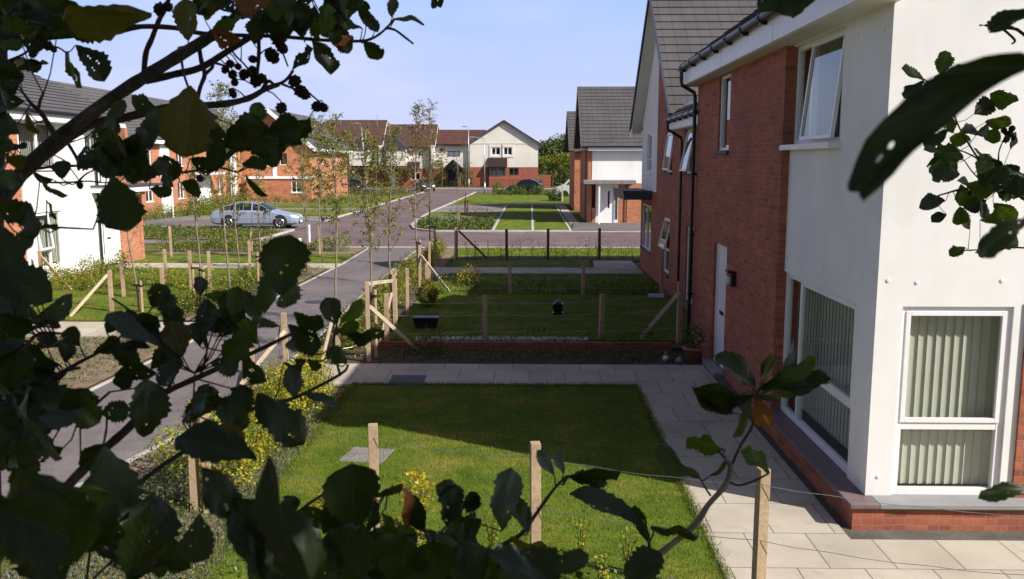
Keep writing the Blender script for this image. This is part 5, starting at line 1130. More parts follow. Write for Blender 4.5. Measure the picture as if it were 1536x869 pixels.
# ================================================================== VEHICLES
def make_car(name, label, group, body, loc, rz, L_=4.7, Hh=1.46, W=.88):
    root = empty(name, (0, 0, 0), label, 'car', group)
    k = L_/4.7; h = Hh/1.46
    st = [(2.36, .30, .46, .55, .62), (2.28, .22, .60, .64, .76), (2.0, .20, .70, .76, .84), (1.55, .20, .80, .85, .87), (1.12, .20, .88, .93, .88), (.98, .20, .90, 1.0, .88), (.30, .20, .93, 1.34, .88), (-.05, .20, .94, 1.42, .88), (-.10, .20, .94, 1.425, .88), (-.55, .20, .95, 1.45, .88), (-.95, .20, .96, 1.40, .88), (-1.0, .20, .96, 1.39, .88), (-1.5, .20, .96, 1.26, .87), (-1.85, .20, .96, 1.07, .86), (-2.1, .22, .93, .97, .84), (-2.28, .28, .86, .90, .80), (-2.36, .34, .70, .75, .72)]
    def sec(s_):
        x, zb, zl, zt, w = s_; x *= k; gh = zt-zl; wt = w-.02-.26*min(1, gh/.45)*1.0 if gh > .08 else w*.9
        return [(x, w*.80, zb*h), (x, w*.97, (zb+.10)*h), (x, w, (zb*.5+zl*.5)*h), (x, w*.98, (zl-.04)*h), (x, w*.95, zl*h), (x, wt, (zt-.035)*h), (x, wt*.75, zt*h), (x, 0, (zt+.012)*h)]
    secs = [sec(s_) for s_ in st]; mb = MB(); gl = MB()
    for s_, t_ in zip(range(len(st)-1), range(1, len(st))):
        for sg in (1, -1):
            A = [(p[0], p[1]*sg*W/.88, p[2]) for p in secs[s_]]; B = [(p[0], p[1]*sg*W/.88, p[2]) for p in secs[t_]]
            for j in range(7):
                mb.face([A[j], B[j], B[j+1], A[j+1]] if sg > 0 else [A[j+1], B[j+1], B[j], A[j]])
            xm = (st[s_][0]+st[t_][0])/2
            if st[s_][3]-st[s_][2] > .08 and st[t_][3]-st[t_][2] > .10 and abs(st[s_][0]-st[t_][0]) > .1 and -1.9 < xm < .95:
                f = lambda a, b, t: tuple(a[i]+(b[i]-a[i])*t for i in range(3)); o_ = .006*sg
                q = [f(f(A[4], A[5], .1), f(B[4], B[5], .1), .04), f(f(A[4], A[5], .1), f(B[4], B[5], .1), .96), f(f(A[4], A[5], .9), f(B[4], B[5], .9), .96), f(f(A[4], A[5], .9), f(B[4], B[5], .9), .04)]
                gl.face([(p[0], p[1]+o_*1.6, p[2]+.004) for p in q])
            if (.3 <= xm <= .98) or (-1.9 <= xm <= -1.45) or (-1.5 < xm < -1.2 and False):
                for j in (5, 6):
                    q = [A[j], B[j], B[j+1], A[j+1]]; gl.face([(p[0]*1.0+(.006 if xm > 0 else -.004), p[1]*.97, p[2]+.010) for p in q])
    for e, i in ((secs[0], 0), (secs[-1], 1)):
        mb.face([(p[0], p[1]*W/.88, p[2]) for p in e]+[(p[0], -p[1]*W/.88, p[2]) for p in e[::-1]])
    bd = mb.build('body', body, root, smooth=True)
    bd.modifiers.new('es', 'EDGE_SPLIT').split_angle = R(38)
    gl.build('windows', 'carblack', root)
    for wx in (1.42*k, -1.35*k):
        for sg in (1, -1):
            wh = MB(); wh.lathe([(.20, -.09), (.30, -.1), (.325, -.07), (.33, 0), (.325, .07), (.30, .1), (.20, .09)], 24, (wx, sg*(W-.10), .33), axis='Y')
            ar = MB(); ar.lathe([(.0, 0), (.39, 0), (.39, .01)], 24, (wx, sg*(W-.005), .36), axis='Y'); ar.build('wheel_arch', 'rubber', root)
            w_o = wh.build('wheel', 'rubber', root, smooth=True)
            rm = MB(); rm.lathe([(0, 0), (.05, .012*sg), (.06, 0)], 12, (wx, sg*(W+.012), .33), axis='Y'); rm.lathe([(.185, 0), (.205, .012*sg), (.22, 0)], 24, (wx, sg*(W+.01), .33), axis='Y')
            for s5 in range(7):
                a = s5*6.283/7; rm.bar((wx+.04*math.cos(a), sg*(W+.012), .33+.04*math.sin(a)), (wx+.195*math.cos(a), sg*(W+.012), .33+.195*math.sin(a)), .034, .02)
            rm.build('rim', 'alloy', w_o)
    for sg in (1, -1):
        m = MB(); m.hexa([(2.12*k, sg*.50, .60*h), (2.36*k, sg*.42, .55*h), (2.30*k, sg*.70, .55*h), (2.02*k, sg*.82, .62*h), (2.12*k, sg*.50, .72*h), (2.33*k, sg*.42, .63*h), (2.27*k, sg*.70, .64*h), (1.96*k, sg*.82, .74*h)]); m.build('headlight', 'upvc', root, bevel=.01)
        m = MB(); m.box(-2.37*k, -2.2*k, min(sg*.5, sg*.78), max(sg*.5, sg*.78), .74*h, .90*h); m.build('tail_light', 'leaf_red', root, bevel=.01)
        m = MB(); m.box(.72*k, .86*k, min(sg*.86, sg*1.0), max(sg*.86, sg*1.0), .93*h, 1.05*h); m.build('mirror', body, root, bevel=.02)
    m = MB(); m.box(2.30*k, 2.385*k, -.45, .45, .24*h, .40*h); m.build('grille', 'carblack', root, bevel=.01)
    m = MB(); m.box(2.386*k, 2.392*k, -.26, .26, .30*h, .41*h); m.build('number_plate', 'fascia', root)
    m = MB()
    for x in (-.08, .9, -1.02): m.box(x*k-.004, x*k+.004, -W-.002, W+.002, .3*h, .92*h)
    for x in (.1, -.85): m.box(x*k-.07, x*k+.07, -W-.012, W+.012, .80*h, .825*h)
    m.build('door_seams', 'dark_grey', root)
    root.location = loc; root.rotation_euler.z = rz
    return root
make_car('parked_car', 'silver-blue five-door car parked nose to the street, on the driveway at left', None, 'silver', (-14.95, 48.2, .04), R(2))
make_car('parked_car', 'dark hatchback parked nose out in front of the brown roofed terrace', None, 'paint_dark', (-12.9, 109, .03), R(-70), 4.0, 1.5, .84)
make_car('parked_car', 'black car parked beyond the verge hedge below the white gable house', None, 'paint_black', (-.6, 99, .03), R(172), 4.1, 1.7, .85)
make_car('parked_car', 'pale blue-grey car parked furthest left at the terrace', None, 'paint_blue', (-27.5, 113, .03), R(5), 4.2, 1.5, .85)
make_car('parked_car', 'black car beside the pale blue one at the terrace', None, 'paint_black', (-23.0, 112, .03), R(185), 4.2, 1.5, .85)
# van
V_ = empty('parked_van', (5.6, 92, 0), 'white van parked beyond the timber panels, right of the far verge', 'van')
mb = MB(); prof_ = [(2.6, .35), (2.65, .5), (2.7, 1.0), (3.4, 1.25), (4.2, 2.0), (4.8, 2.05), (7.8, 2.1), (7.9, .35)]
prism(mb, prof_, 91.1, 92.9); mb.build('body', 'paint_white', V_, bevel=.06)
mb = MB(); mb.face([(3.38, 91.25, 1.27), (3.38, 92.75, 1.27), (4.16, 92.65, 2.0), (4.16, 91.35, 2.0)]); mb.face([(3.7, 91.08, 1.25), (4.9, 91.08, 1.25), (4.9, 91.08, 1.85), (4.3, 91.08, 1.85)])
mb.build('windscreen', 'glass_dark', V_, fix=False)
for x in (3.6, 7.0):
    mb = MB(); mb.lathe([(0, 0), (.2, -.02), (.34, -.02), (.34, .2)], 16, (x, 91.05, .34), axis='Y'); mb.build('wheel', 'rubber', V_)
# ================================================================== STREET LAMPS AND POSTS
def lamp(x, y, H, arm, label, lean=0):
    r = empty('street_lamp', (x, y, 0), label, 'street lamp')
    mb = MB(); mb.tube([(x, y, 0), (x, y, 1.3)], .10, 10); mb.tube([(x, y, 1.3), (x+lean, y, H)], [.065, .045], 10); mb.build('pole', 'galv', r, smooth=True, fix=False)
    mb = MB(); mb.tube([(x+lean, y, H), (x+lean+arm, y, H+.1)], .035, 8); mb.build('arm', 'galv', r)
    mb = MB(); e = x+lean+arm; s_ = 1 if arm > 0 else -1; mb.hexa([(e-.05, y-.13, H+.02), (e+.55*s_, y-.1, H+.06), (e+.55*s_, y+.1, H+.06), (e-.05, y+.13, H+.02), (e-.05, y-.13, H+.2), (e+.55*s_, y-.08, H+.16), (e+.55*s_, y+.08, H+.16), (e-.05, y+.13, H+.2)]); mb.build('lamp_head', 'sill_stone', r, bevel=.02)
lamp(-20.9, 113, 8.3, -.3, 'pale street lamp before the taller brown roof', -.5)
lamp(-8.2, 119, 8.1, -.3, 'street lamp standing left of the white gable house')
lamp(-5.1, 100, 6.2, -1.1, 'street lamp with a long arm in front of the white gable wall', -.05)
for (x, y, h, lab) in ((-10.0, 39.7, .8, 'short white marker post at the edge of the junction, right of the silver car'), (-23.0, 56.5, 2.0, 'white post beside the hedge left of the silver car'), (-8.0, 30.4, 1.0, 'short white post by the left slab path')):
    mb = MB(); mb.tube([(x, y, 0), (x, y, h*.85)], .055, 10); mb.tube([(x, y, h*.85), (x, y, h*.88), (x, y, h)], [.055, .065, .06], 10); tag(mb.build('marker_post', 'fascia', bevel=.005), lab, 'bollard')
# aerials on the brown roofs
for T, x, z in ((T1, -14.6, 7.5), (T2, -22.6, 9.4), (T2, -28, 9.6)):
    mb = MB(); mb.tube([(x, 132, z-.6), (x, 132, z+1.1)], .025, 6)
    for k in range(4): mb.bar((x-.25, 132, z+.6+k*.12), (x+.25, 132, z+.6+k*.12), .015)
    mb.build('aerial', 'galv', T)
# timber panels
C_ = empty('timber_stack', (4.2, 80, 0), 'stack of pale timber boarding beside the white van', 'timber stack')
for (x0, x1) in ((3.55, 4.25), (4.31, 5.1)):
    mb = MB()
    for i in range(5):
        z0 = .15+i*.36
        mb.box(x0, x1, 80, 80.12, z0, z0+.33)
    for z0 in (.5, 1.2): mb.box(x0+.02, x1-.02, 79.95, 79.997, z0, z0+.1)
    mb.build('panel', 'timber', C_)
mb = MB(); mb.box(2.85, 3.0, 79.9, 80.05, 0, 1.6); tag(mb.build('timber_post', 'timber_pale', bevel=.01), 'single timber post left of the stacked timber panels', 'post')
fence('boarded_fence', [(1.5, 124, 1.8), (3.2, 124, 1.8)], 'reddish boarded fence at the right corner of the white gable house', (), mat='timber_dark', w=.12)
mb = MB()
for i in range(11): mb.box(1.5+i*.155, 1.64+i*.155, 124.08, 124.11, .05, 1.75)
o = mb.build('board', 'brick_far'); o.parent = bpy.data.objects['boarded_fence']; o.matrix_parent_inverse = Matrix.Translation(Vector((-1.5, -124, 0)))
R_ = empty('metal_railing', (-8, 122, 0), 'low dark metal railing in front of the white gable house', 'railing')
mb = MB()
for i in range(90): mb.box(-8+i*.11, -7.98+i*.11, 122, 122.02, .1, 1.1)
mb.build('bars', 'carblack', R_); mb = MB(); mb.box(-8, 1.9, 121.99, 122.03, 1.1, 1.14); mb.box(-8, 1.9, 121.99, 122.03, .08, .12); mb.build('rail', 'carblack', R_)
# ================================================================== SMALL GARDEN THINGS
K_ = empty('plastic_crate', (-2.2, 18.7, 0), 'black plastic crate with a thin rim beside the golden conifer', 'crate')
mb = MB(); mb.hexa([(-2.44, 18.5, .10), (-2.0, 18.5, .10), (-2.0, 18.85, .10), (-2.44, 18.85, .10), (-2.5, 18.45, .34), (-1.95, 18.45, .34), (-1.95, 18.9, .34), (-2.5, 18.9, .34)]); mb.build('box', 'black_plastic', K_, bevel=.015)
mb = MB(); strip(mb, [(-2.52, 18.44), (-1.93, 18.44), (-1.93, 18.91), (-2.52, 18.91), (-2.52, 18.44)], .02, .34, .355); mb.build('rim', 'dark_grey', K_)
N_ = empty('garden_lantern', (.66, 20.3, .1), 'small black garden lantern standing on the dark middle lawn', 'lantern')
mb = MB()
for dx in (-.12, .12):
    for dy in (-.12, .12): mb.box(.66+dx-.015, .66+dx+.015, 20.3+dy-.015, 20.3+dy+.015, .1, .46)
mb.box(.5, .82, 20.14, 20.46, .14, .18); mb.box(.5, .82, 20.14, 20.46, .44, .47); mb.hexa([(.52, 20.16, .47), (.8, 20.16, .47), (.8, 20.44, .47), (.52, 20.44, .47), (.63, 20.27, .58), (.69, 20.27, .58), (.69, 20.33, .58), (.63, 20.33, .58)])
for i in range(26):
    a = i*2.4; mb.bar((.66+.1*math.cos(a), 20.3+.1*math.sin(a), .18), (.66+.16*math.cos(a+.5), 20.3+.16*math.sin(a), .30+.008*i), .03)
mb.build('frame', 'carblack', N_); mb = MB(); mb.lathe([(0, .18), (.04, .18), (.04, .28), (0, .29)], 10, (.66, 20.3, 0)); mb.build('candle', 'dark_grey', N_)
P_ = empty('plant_pot', (2.98, 15.75, 0), 'terracotta pot with a dark plant by the front door corner', 'plant pot')
mb = MB(); mb.lathe([(0, .03), (.13, .03), (.17, .26), (.2, .26), (.2, .32), (.17, .32), (.16, .28), (0, .28)], 20, (2.98, 15.75, 0)); mb.build('pot', 'terracotta', P_, smooth=True)
P = blob_pts(500, (2.98, 15.75, .5), (.22, .2, .25)); np_mesh('foliage', leaf_quads(P, RG.uniform(.03, .06, 500), .3, .6), 500, 'leaf_shrub', P_)
N_.scale = (.72, .72, .72)
G_ = empty('garden_gnome', (2.5, 15.85, 0), 'tiny pale ornament with a pointed orange cap near the shaded path corner', 'garden ornament')
mb = MB(); mb.lathe([(0, .03), (.05, .03), (.06, .08), (.045, .13), (0, .14)], 12, (2.5, 15.85, 0)); mb.build('body', 'curtain', G_, smooth=True); mb = MB(); mb.lathe([(.045, .13), (.03, .18), (0, .24)], 12, (2.5, 15.85, 0)); mb.build('cap', 'terracotta', G_, smooth=True)
mb = MB(); mb.lathe([(0, .03), (.06, .03), (.075, .06), (.05, .10), (.03, .12), (0, .14)], 10, (2.72, 15.72, 0)); tag(mb.build('bag', 'sill_stone', smooth=True), 'crumpled grey bag lying left of the terracotta pot', 'bag')
mb = MB(); mb.hexa([(3.1, 22.9, .12), (3.5, 22.75, .12), (3.55, 22.9, .12), (3.15, 23.05, .12), (3.1, 22.9, .2), (3.5, 22.75, .22), (3.55, 22.9, .22), (3.15, 23.05, .2)]); tag(mb.build('splash_block', 'concrete', bevel=.01), 'pale concrete block lying on the dark lawn by the second house wall', 'concrete block')
# ================================================================== FOREGROUND ALDERS
def pt(px, py, d):
    return CAM + (fw + rt*((px-CX)/F) + up*(-(py-CY)/F))*d
KINDS = ['alder_green', 'alder_olive', 'alder_pale', 'alder_brown', 'alder_lit', 'alder_dusk']
LR = random.Random(5)
def leaf_mesh(mb, bx, by, ang, L_, W_, kind, d, full=None, curl=None, holes=None, tilt=None, bend=0, even=False):
    sc_ = d/F; Lr = L_*sc_; th = math.radians(ang)
    e1 = (rt*math.cos(th)+up*math.sin(th)); e2 = (rt*-math.sin(th)+up*math.cos(th)); e3 = e1.cross(e2)
    full = full or max(W_, min(.80*L_, 1.55*W_)); roll = math.acos(max(.12, min(1, W_/full)))*(1 if LR.random() < .6 else -1)
    q = Quaternion(e1, roll); e2 = q @ e2; e3 = q @ e3
    tilt = LR.uniform(-.35, .35) if tilt is None else tilt; q = Quaternion(e2, tilt); e1 = (q @ e1)/max(.8, math.cos(tilt)); e3 = q @ e3
    B = pt(bx, by, d); Wh = full*sc_/2
    nu, nv = 15, 10; cv = curl if curl is not None else LR.uniform(-.38, .2); fold = LR.uniform(.05, .55); ph = LR.uniform(0, 6); wv = LR.uniform(.015, .075)
    sk = LR.uniform(-.12, .12); lob = [LR.uniform(.0, .11) for _ in range(2)]; lf = LR.uniform(8, 15); lp = [LR.uniform(0, 6), LR.uniform(0, 6)]; asy = LR.uniform(-.14, .14); sr = .02 if even else LR.uniform(.045, .10)
    i0 = len(mb.v)
    peak = LR.uniform(.5, .66); LR_base = LR.uniform(.6, .95)
    for i in range(nu+1):
        s_ = i/nu
        w = (math.sin(math.pi*min(1, s_/(2*peak)))**LR_base if s_ < peak else (1-((s_-peak)/(1-peak))**2.6)**.6) if 0 < s_ < 1 else .02
        if even and s_ > 0: w = min(1, s_*3)**.5*(1-max(0, s_-.80)**2*14)
        for j in range(nv+1):
            v = -1+2*j/nv; edge = abs(v) > .99
            sd_ = 0 if v < 0 else 1; ser = (1+asy*(1 if sd_ else -1)+lob[sd_]*math.sin(s_*lf+lp[sd_])*abs(v))*(1+(sr*(1 if (i % 2) else -1)+LR.uniform(-.035, .035))*(1 if edge else 0))
            x = Lr*(s_+sk*v*v*w*.3+.10*abs(v)*w*(1-s_)); y = v*w*Wh*ser
            z = fold*abs(y)+cv*Lr*s_*s_+wv*Lr*math.sin(s_*9+ph+v*3)*abs(v)-(.12*Wh*(abs(v)**3)*w)
            # notched blunt tip
            if s_ > .93 and abs(v) < .3: x -= Lr*.03
            y += bend*Lr*s_*s_; x -= (abs(bend)*.9*v*w*Wh*s_*(1 if bend > 0 else -1)) if bend else 0
            p = B+e1*x+e2*y+e3*z; mb.v.append(tuple(p))
    hs = set()
    nh = holes if holes is not None else (LR.choice([0, 0, 1, 2, 3]) if L_ > 38 else 0)
    for _ in range(nh):
        a, b = LR.randint(3, nu-4), LR.randint(1, nv-2); hs.add((a, b))
        if LR.random() < .35: hs.add((a+1, b))
    if LR.random() < .45 and L_ > 30 and not even:       # bite out of the margin
        a = LR.randint(5, nu-4); b = LR.choice([0, nv-1]); hs |= {(a, b), (a+1, b)}
    for i in range(nu):
        for j in range(nv):
            a = i0+i*(nv+1)+j
            if (i, j) in hs:
                if j in (0, nv-1): continue
                cs = [Vector(mb.v[k]) for k in (a, a+1, a+nv+2, a+nv+1)]; cc = sum(cs, Vector())/4
                ou = []
                for k in range(4): ou += [cs[k], (cs[k]+cs[(k+1) % 4])/2]
                inn = [cc+(q_-cc)*(LR.uniform(.30, .52) if k % 2 == 0 else LR.uniform(.5, .8)) for k, q_ in enumerate(ou)]
                for k in range(8):
                    k2 = (k+1) % 8; n0 = len(mb.v); mb.v += [tuple(ou[k]), tuple(ou[k2]), tuple(inn[k2]), tuple(inn[k])]
                    mb.f.append((n0, n0+1, n0+2, n0+3)); mb.m.append(kind); mb.uv.append([(i/nu, j/nv)]*4)
                continue
            mb.f.append((a, a+1, a+nv+2, a+nv+1)); mb.m.append(kind)
            mb.uv.append([(i/nu, j/nv), (i/nu, (j+1)/nv), ((i+1)/nu, (j+1)/nv), ((i+1)/nu, j/nv)])
    return B
cone_mesh = None
def cone_mesh_data():
    mb = MB(); prof = []
    for i in range(9):
        t = i/8; r = math.sin(math.pi*(.08+.84*t))**.7*.5; prof.append((r*(1.10 if i % 2 else .84), (t-.5)*1.5))
    mb.lathe([(0, -.76)]+prof+[(0, .76)], 12)
    o = mb.build('cone', 'cone', smooth=False); me = o.data
    rg = random.Random(2)
    for v in me.vertices:
        a = math.atan2(v.co.y, v.co.x); v.co.x *= 1+.12*math.sin(a*6+v.co.z*9); v.co.y *= 1+.12*math.sin(a*6+v.co.z*9)
    bpy.data.objects.remove(o); return me
CONE = cone_mesh_data()
class Tree:
    def __init__(s, name, label, base, cat='tree'):
        s.root = empty(name, base, label, cat); s.br = []       # dicts
    def branch(s, pts, d, t0, t1, mat='bark', knots=0):
        """pts in photo pixels, d depth (or two depths), thickness in pixels"""
        d0, d1 = d if isinstance(d, tuple) else (d, d); n = len(pts)
        # smooth the polyline (Catmull-Rom)
        P3 = []
        for i in range(n):
            t = i/max(1, n-1); dd = d0+(d1-d0)*t; P3.append((pt(*pts[i], dd), dd, t0+(t1-t0)*t))
        out = []
        for i in range(n-1):
            p0 = P3[max(0, i-1)][0]; p1 = P3[i][0]; p2 = P3[i+1][0]; p3 = P3[min(n-1, i+2)][0]
            for k in range(4):
                u = k/4
                q = .5*((2*p1)+(p2-p0)*u+(2*p0-5*p1+4*p2-p3)*u*u+(3*p1-p0-3*p2+p3)*u**3)
                dd = P3[i][1]+(P3[i+1][1]-P3[i][1])*u; tt = P3[i][2]+(P3[i+1][2]-P3[i][2])*u
                out.append((q, dd, tt*(1+LR.uniform(-.07, .10))))
        out.append(P3[-1])
        s.br.append(dict(pts=[o[0] for o in out], rad=[o[2]/2*o[1]/F for o in out], mat=mat, leaves=MB(), pet=MB(), cones=[], n=0))
        return s.br[-1]
    def nearest(s, p):
        best = None
        for b in s.br:
            for i in range(len(b['pts'])-1):
                a, c = b['pts'][i], b['pts'][i+1]; ab = c-a; t = max(0, min(1, (p-a).dot(ab)/max(1e-9, ab.length_squared))); q = a+ab*t; dd = (p-q).length
                if best is None or dd < best[0]: best = (dd, q, b)
        return best
    def leaf(s, bx, by, ang, L_, W_, kind, d, **kw):
        B = pt(bx, by, d); dd, q, b = s.nearest(B)
        leaf_mesh(b['leaves'], bx, by, ang, L_, W_, kind, d, **kw); b['n'] += 1
        if .003 < dd < .085:
            mid = B.lerp(q, .5)+Vector((0, 0, -.12*dd)); b['pet'].tube([q, mid, B], [.0011, .0009, .0008], 5)
    def cone(s, px, py, w, h, d, ang=90):
        p = pt(px, py, d); dd, q, b = s.nearest(p); b['cones'].append((p, w*d/F, h*d/F, ang)); top = p+Vector((0, 0, h*d/F*.5))
        b['pet'].tube([q, q.lerp(top, .5)+Vector((0, 0, .1*dd)), top], [.0013, .0011, .001], 5)
    def fill(s, cx, cy, rx, ry, n, d, L0, L1, kinds=(0, 0, 0, 0, 2, 1), ang=None, spread=180):
        for _ in range(n):
            a = LR.uniform(0, 6.283); r = LR.random()**.5; x, y = cx+math.cos(a)*r*rx, cy+math.sin(a)*r*ry
            an = LR.uniform(-180, 180) if ang is None else ang+LR.uniform(-spread, spread); L_ = LR.uniform(L0, L1)
            s.leaf(x-math.cos(math.radians(an))*L_/2, y+math.sin(math.radians(an))*L_/2, an, L_, L_*LR.uniform(.4, .85), LR.choice(kinds), d*LR.uniform(.9, 1.12))
    def finish(s):
        for b in s.br:
            m = MB(); m.tube(b['pts'], b['rad'], 9); o = m.build('branch', b['mat'], s.root, smooth=True, fix=False)
            if b['pet'].f:
                lv, pe = b['leaves'], b['pet']; k = len(lv.v); lv.v += pe.v; lv.f += [tuple(i+k for i in f) for f in pe.f]; lv.m += [6]*len(pe.f); lv.uv += pe.uv
            if b['leaves'].f: b['leaves'].build('foliage', KINDS+['twig'], o, smooth=True, fix=False)
            
            for (p, w, h, ang) in b['cones']:
                c = bpy.data.objects.new('cone', CONE); COL.objects.link(c); c.parent = o; c.location = p-Vector(s.root.location); c.scale = (w, w, h/1.5)
                c.rotation_euler = (LR.uniform(-.5, .5)+math.radians(90-ang)*0, math.radians(90-ang)+LR.uniform(-.3, .3), LR.uniform(0, 6))

A = Tree('alder_tree', 'dark alder tree with small hanging cones, its branches crossing the left of the view', (-1.0, 1.3, 1.75))
# stem just outside the frame on the left and its limbs
A.branch([(-40, 1900), (-30, 1400), (-22, 950), (-16, 600), (-10, 300), (-4, 100), (0, 0), (6, -300), (30, -700)], 1.3, 44, 18)
A.branch([(-14, 320), (30, 263), (95, 203), (165, 150), (215, 117), (265, 86), (305, 62), (335, 42), (365, 12), (395, -30), (450, -120)], (1.25, 1.4), 24, 12)
A.branch([(-12, 300), (20, 268), (75, 228), (130, 190), (190, 176), (260, 160), (330, 157), (372, 148), (398, 134), (418, 127)], (1.25, 1.4), 17, 7)
A.branch([(372, 150), (388, 141), (402, 122), (412, 127), (428, 121), (440, 106)], 1.4, 6, 4, 'twig')
A.branch([(420, 125), (440, 133), (460, 138), (478, 152)], 1.4, 4, 2.5, 'twig')
A.branch([(218, 122), (260, 112), (300, 102), (340, 78), (390, 46), (440, 12), (475, -30)], (1.35, 1.4), 11, 8)
A.branch([(440, 14), (456, 10), (470, -4), (482, -20)], 1.4, 5, 3, 'twig')
A.branch([(-5, 59), (40, 58), (90, 54), (140, 50), (175, 47), (212, 40), (262, 42), (300, 50), (355, 53), (420, 55), (480, 60), (537, 62), (560, 57), (578, 44), (592, 28)], (1.3, 1.45), 11, 3, 'twig')
A.branch([(578, 42), (592, 45), (606, 55), (620, 66)], 1.45, 4, 3, 'twig')
A.branch([(216, 112), (219, 80), (228, 58), (238, 32), (250, 8), (262, -30)], 1.38, 9, 6, 'twig')
A.branch([(378, -20), (381, 20), (388, 60), (387, 100), (382, 132)], 1.38, 7, 5, 'twig')
A.branch([(298, 66), (302, 92), (307, 112), (300, 132), (296, 152)], 1.35, 7, 6, 'twig')
A.branch([(307, 112), (318, 102), (322, 95), (340, 100)], 1.35, 6, 3, 'twig')
A.branch([(272, 90), (276, 112), (282, 130), (285, 140)], 1.2, 4, 3, 'twig')
A.branch([(85, 208), (76, 192), (62, 170), (48, 157), (36, 141)], 1.2, 10, 4)
A.branch([(58, 166), (60, 152), (65, 141)], 1.2, 5, 4, 'twig')
A.branch([(96, 206), (106, 222), (116, 240), (118, 256)], 1.2, 6, 4, 'twig')
A.branch([(50, 254), (80, 250), (112, 249), (150, 252), (215, 257), (270, 259), (300, 255), (326, 251), (356, 259)], (1.2, 1.35), 5, 3, 'twig')
A.branch([(65, 274), (100, 274), (130, 272), (150, 274)], 1.2, 3.5, 2.5, 'twig')
A.branch([(118, 272), (128, 262), (140, 256)], 1.2, 3.5, 2.5, 'twig')
A.branch([(53, 60), (70, 68), (88, 72), (100, 80)], 1.3, 3.5, 2.5, 'twig')
A.branch([(10, 92), (25, 86), (40, 78), (52, 62)], 1.3, 4, 3, 'twig')
A.branch([(85, 30), (100, 30), (118, 20)], 1.3, 5, 3, 'twig')
A.branch([(382, 18), (400, 50), (420, 72), (432, 100)], 1.4, 4, 2.5, 'twig')
A.branch([(340, 62), (352, 82), (366, 96), (378, 112)], 1.35, 3.5, 2.5, 'twig')
A.branch([(-14, 400), (10, 410), (40, 342), (60, 340), (100, 342), (140, 344)], 1.1, 6, 2.5, 'twig')
A.branch([(8, 470), (28, 400), (44, 360)], 1.0, 8, 4, 'twig')
# lower limbs, left
A.branch([(-22, 820), (40, 790), (110, 720), (150, 680), (195, 640), (215, 612), (250, 588), (300, 565), (345, 545), (395, 522), (440, 500), (470, 486)], (.95, 1.15), 17, 4, 'bark')
A.branch([(-20, 700), (60, 650), (120, 628), (140, 610), (165, 588)], .95, 8, 4, 'twig')
A.branch([(60, 880), (130, 800), (215, 720), (290, 668), (345, 632), (400, 605), (440, 598), (510, 562), (522, 548)], (1.0, 1.15), 9, 4, 'twig')
A.branch([(250, 588), (262, 560), (252, 540), (240, 520), (222, 495), (200, 470), (168, 448)], 1.05, 5, 3, 'twig')
A.branch([(300, 565), (310, 530), (308, 500), (300, 470)], 1.05, 4, 3, 'twig')
A.branch([(130, 870), (150, 700), (160, 640), (158, 610)], 1.0, 4, 3, 'twig')
A.branch([(285, 640), (290, 600), (292, 560)], 1.0, 3.5, 2.5, 'twig')
A.branch([(90, 560), (130, 538), (165, 520), (185, 500)], 1.0, 6, 3, 'twig')
A.branch([(-20, 640), (30, 600), (90, 560), (120, 552)], .95, 9, 5, 'twig')
A.branch([(510, 562), (500, 520), (505, 488)], 1.12, 4, 3, 'twig')
A.branch([(140, 868), (180, 830), (220, 790), (235, 770)], .9, 4, 2.5, 'twig')
A.branch([(-20, 560), (30, 530), (60, 500), (120, 505)], .95, 8, 3, 'twig')
Lv = A.leaf
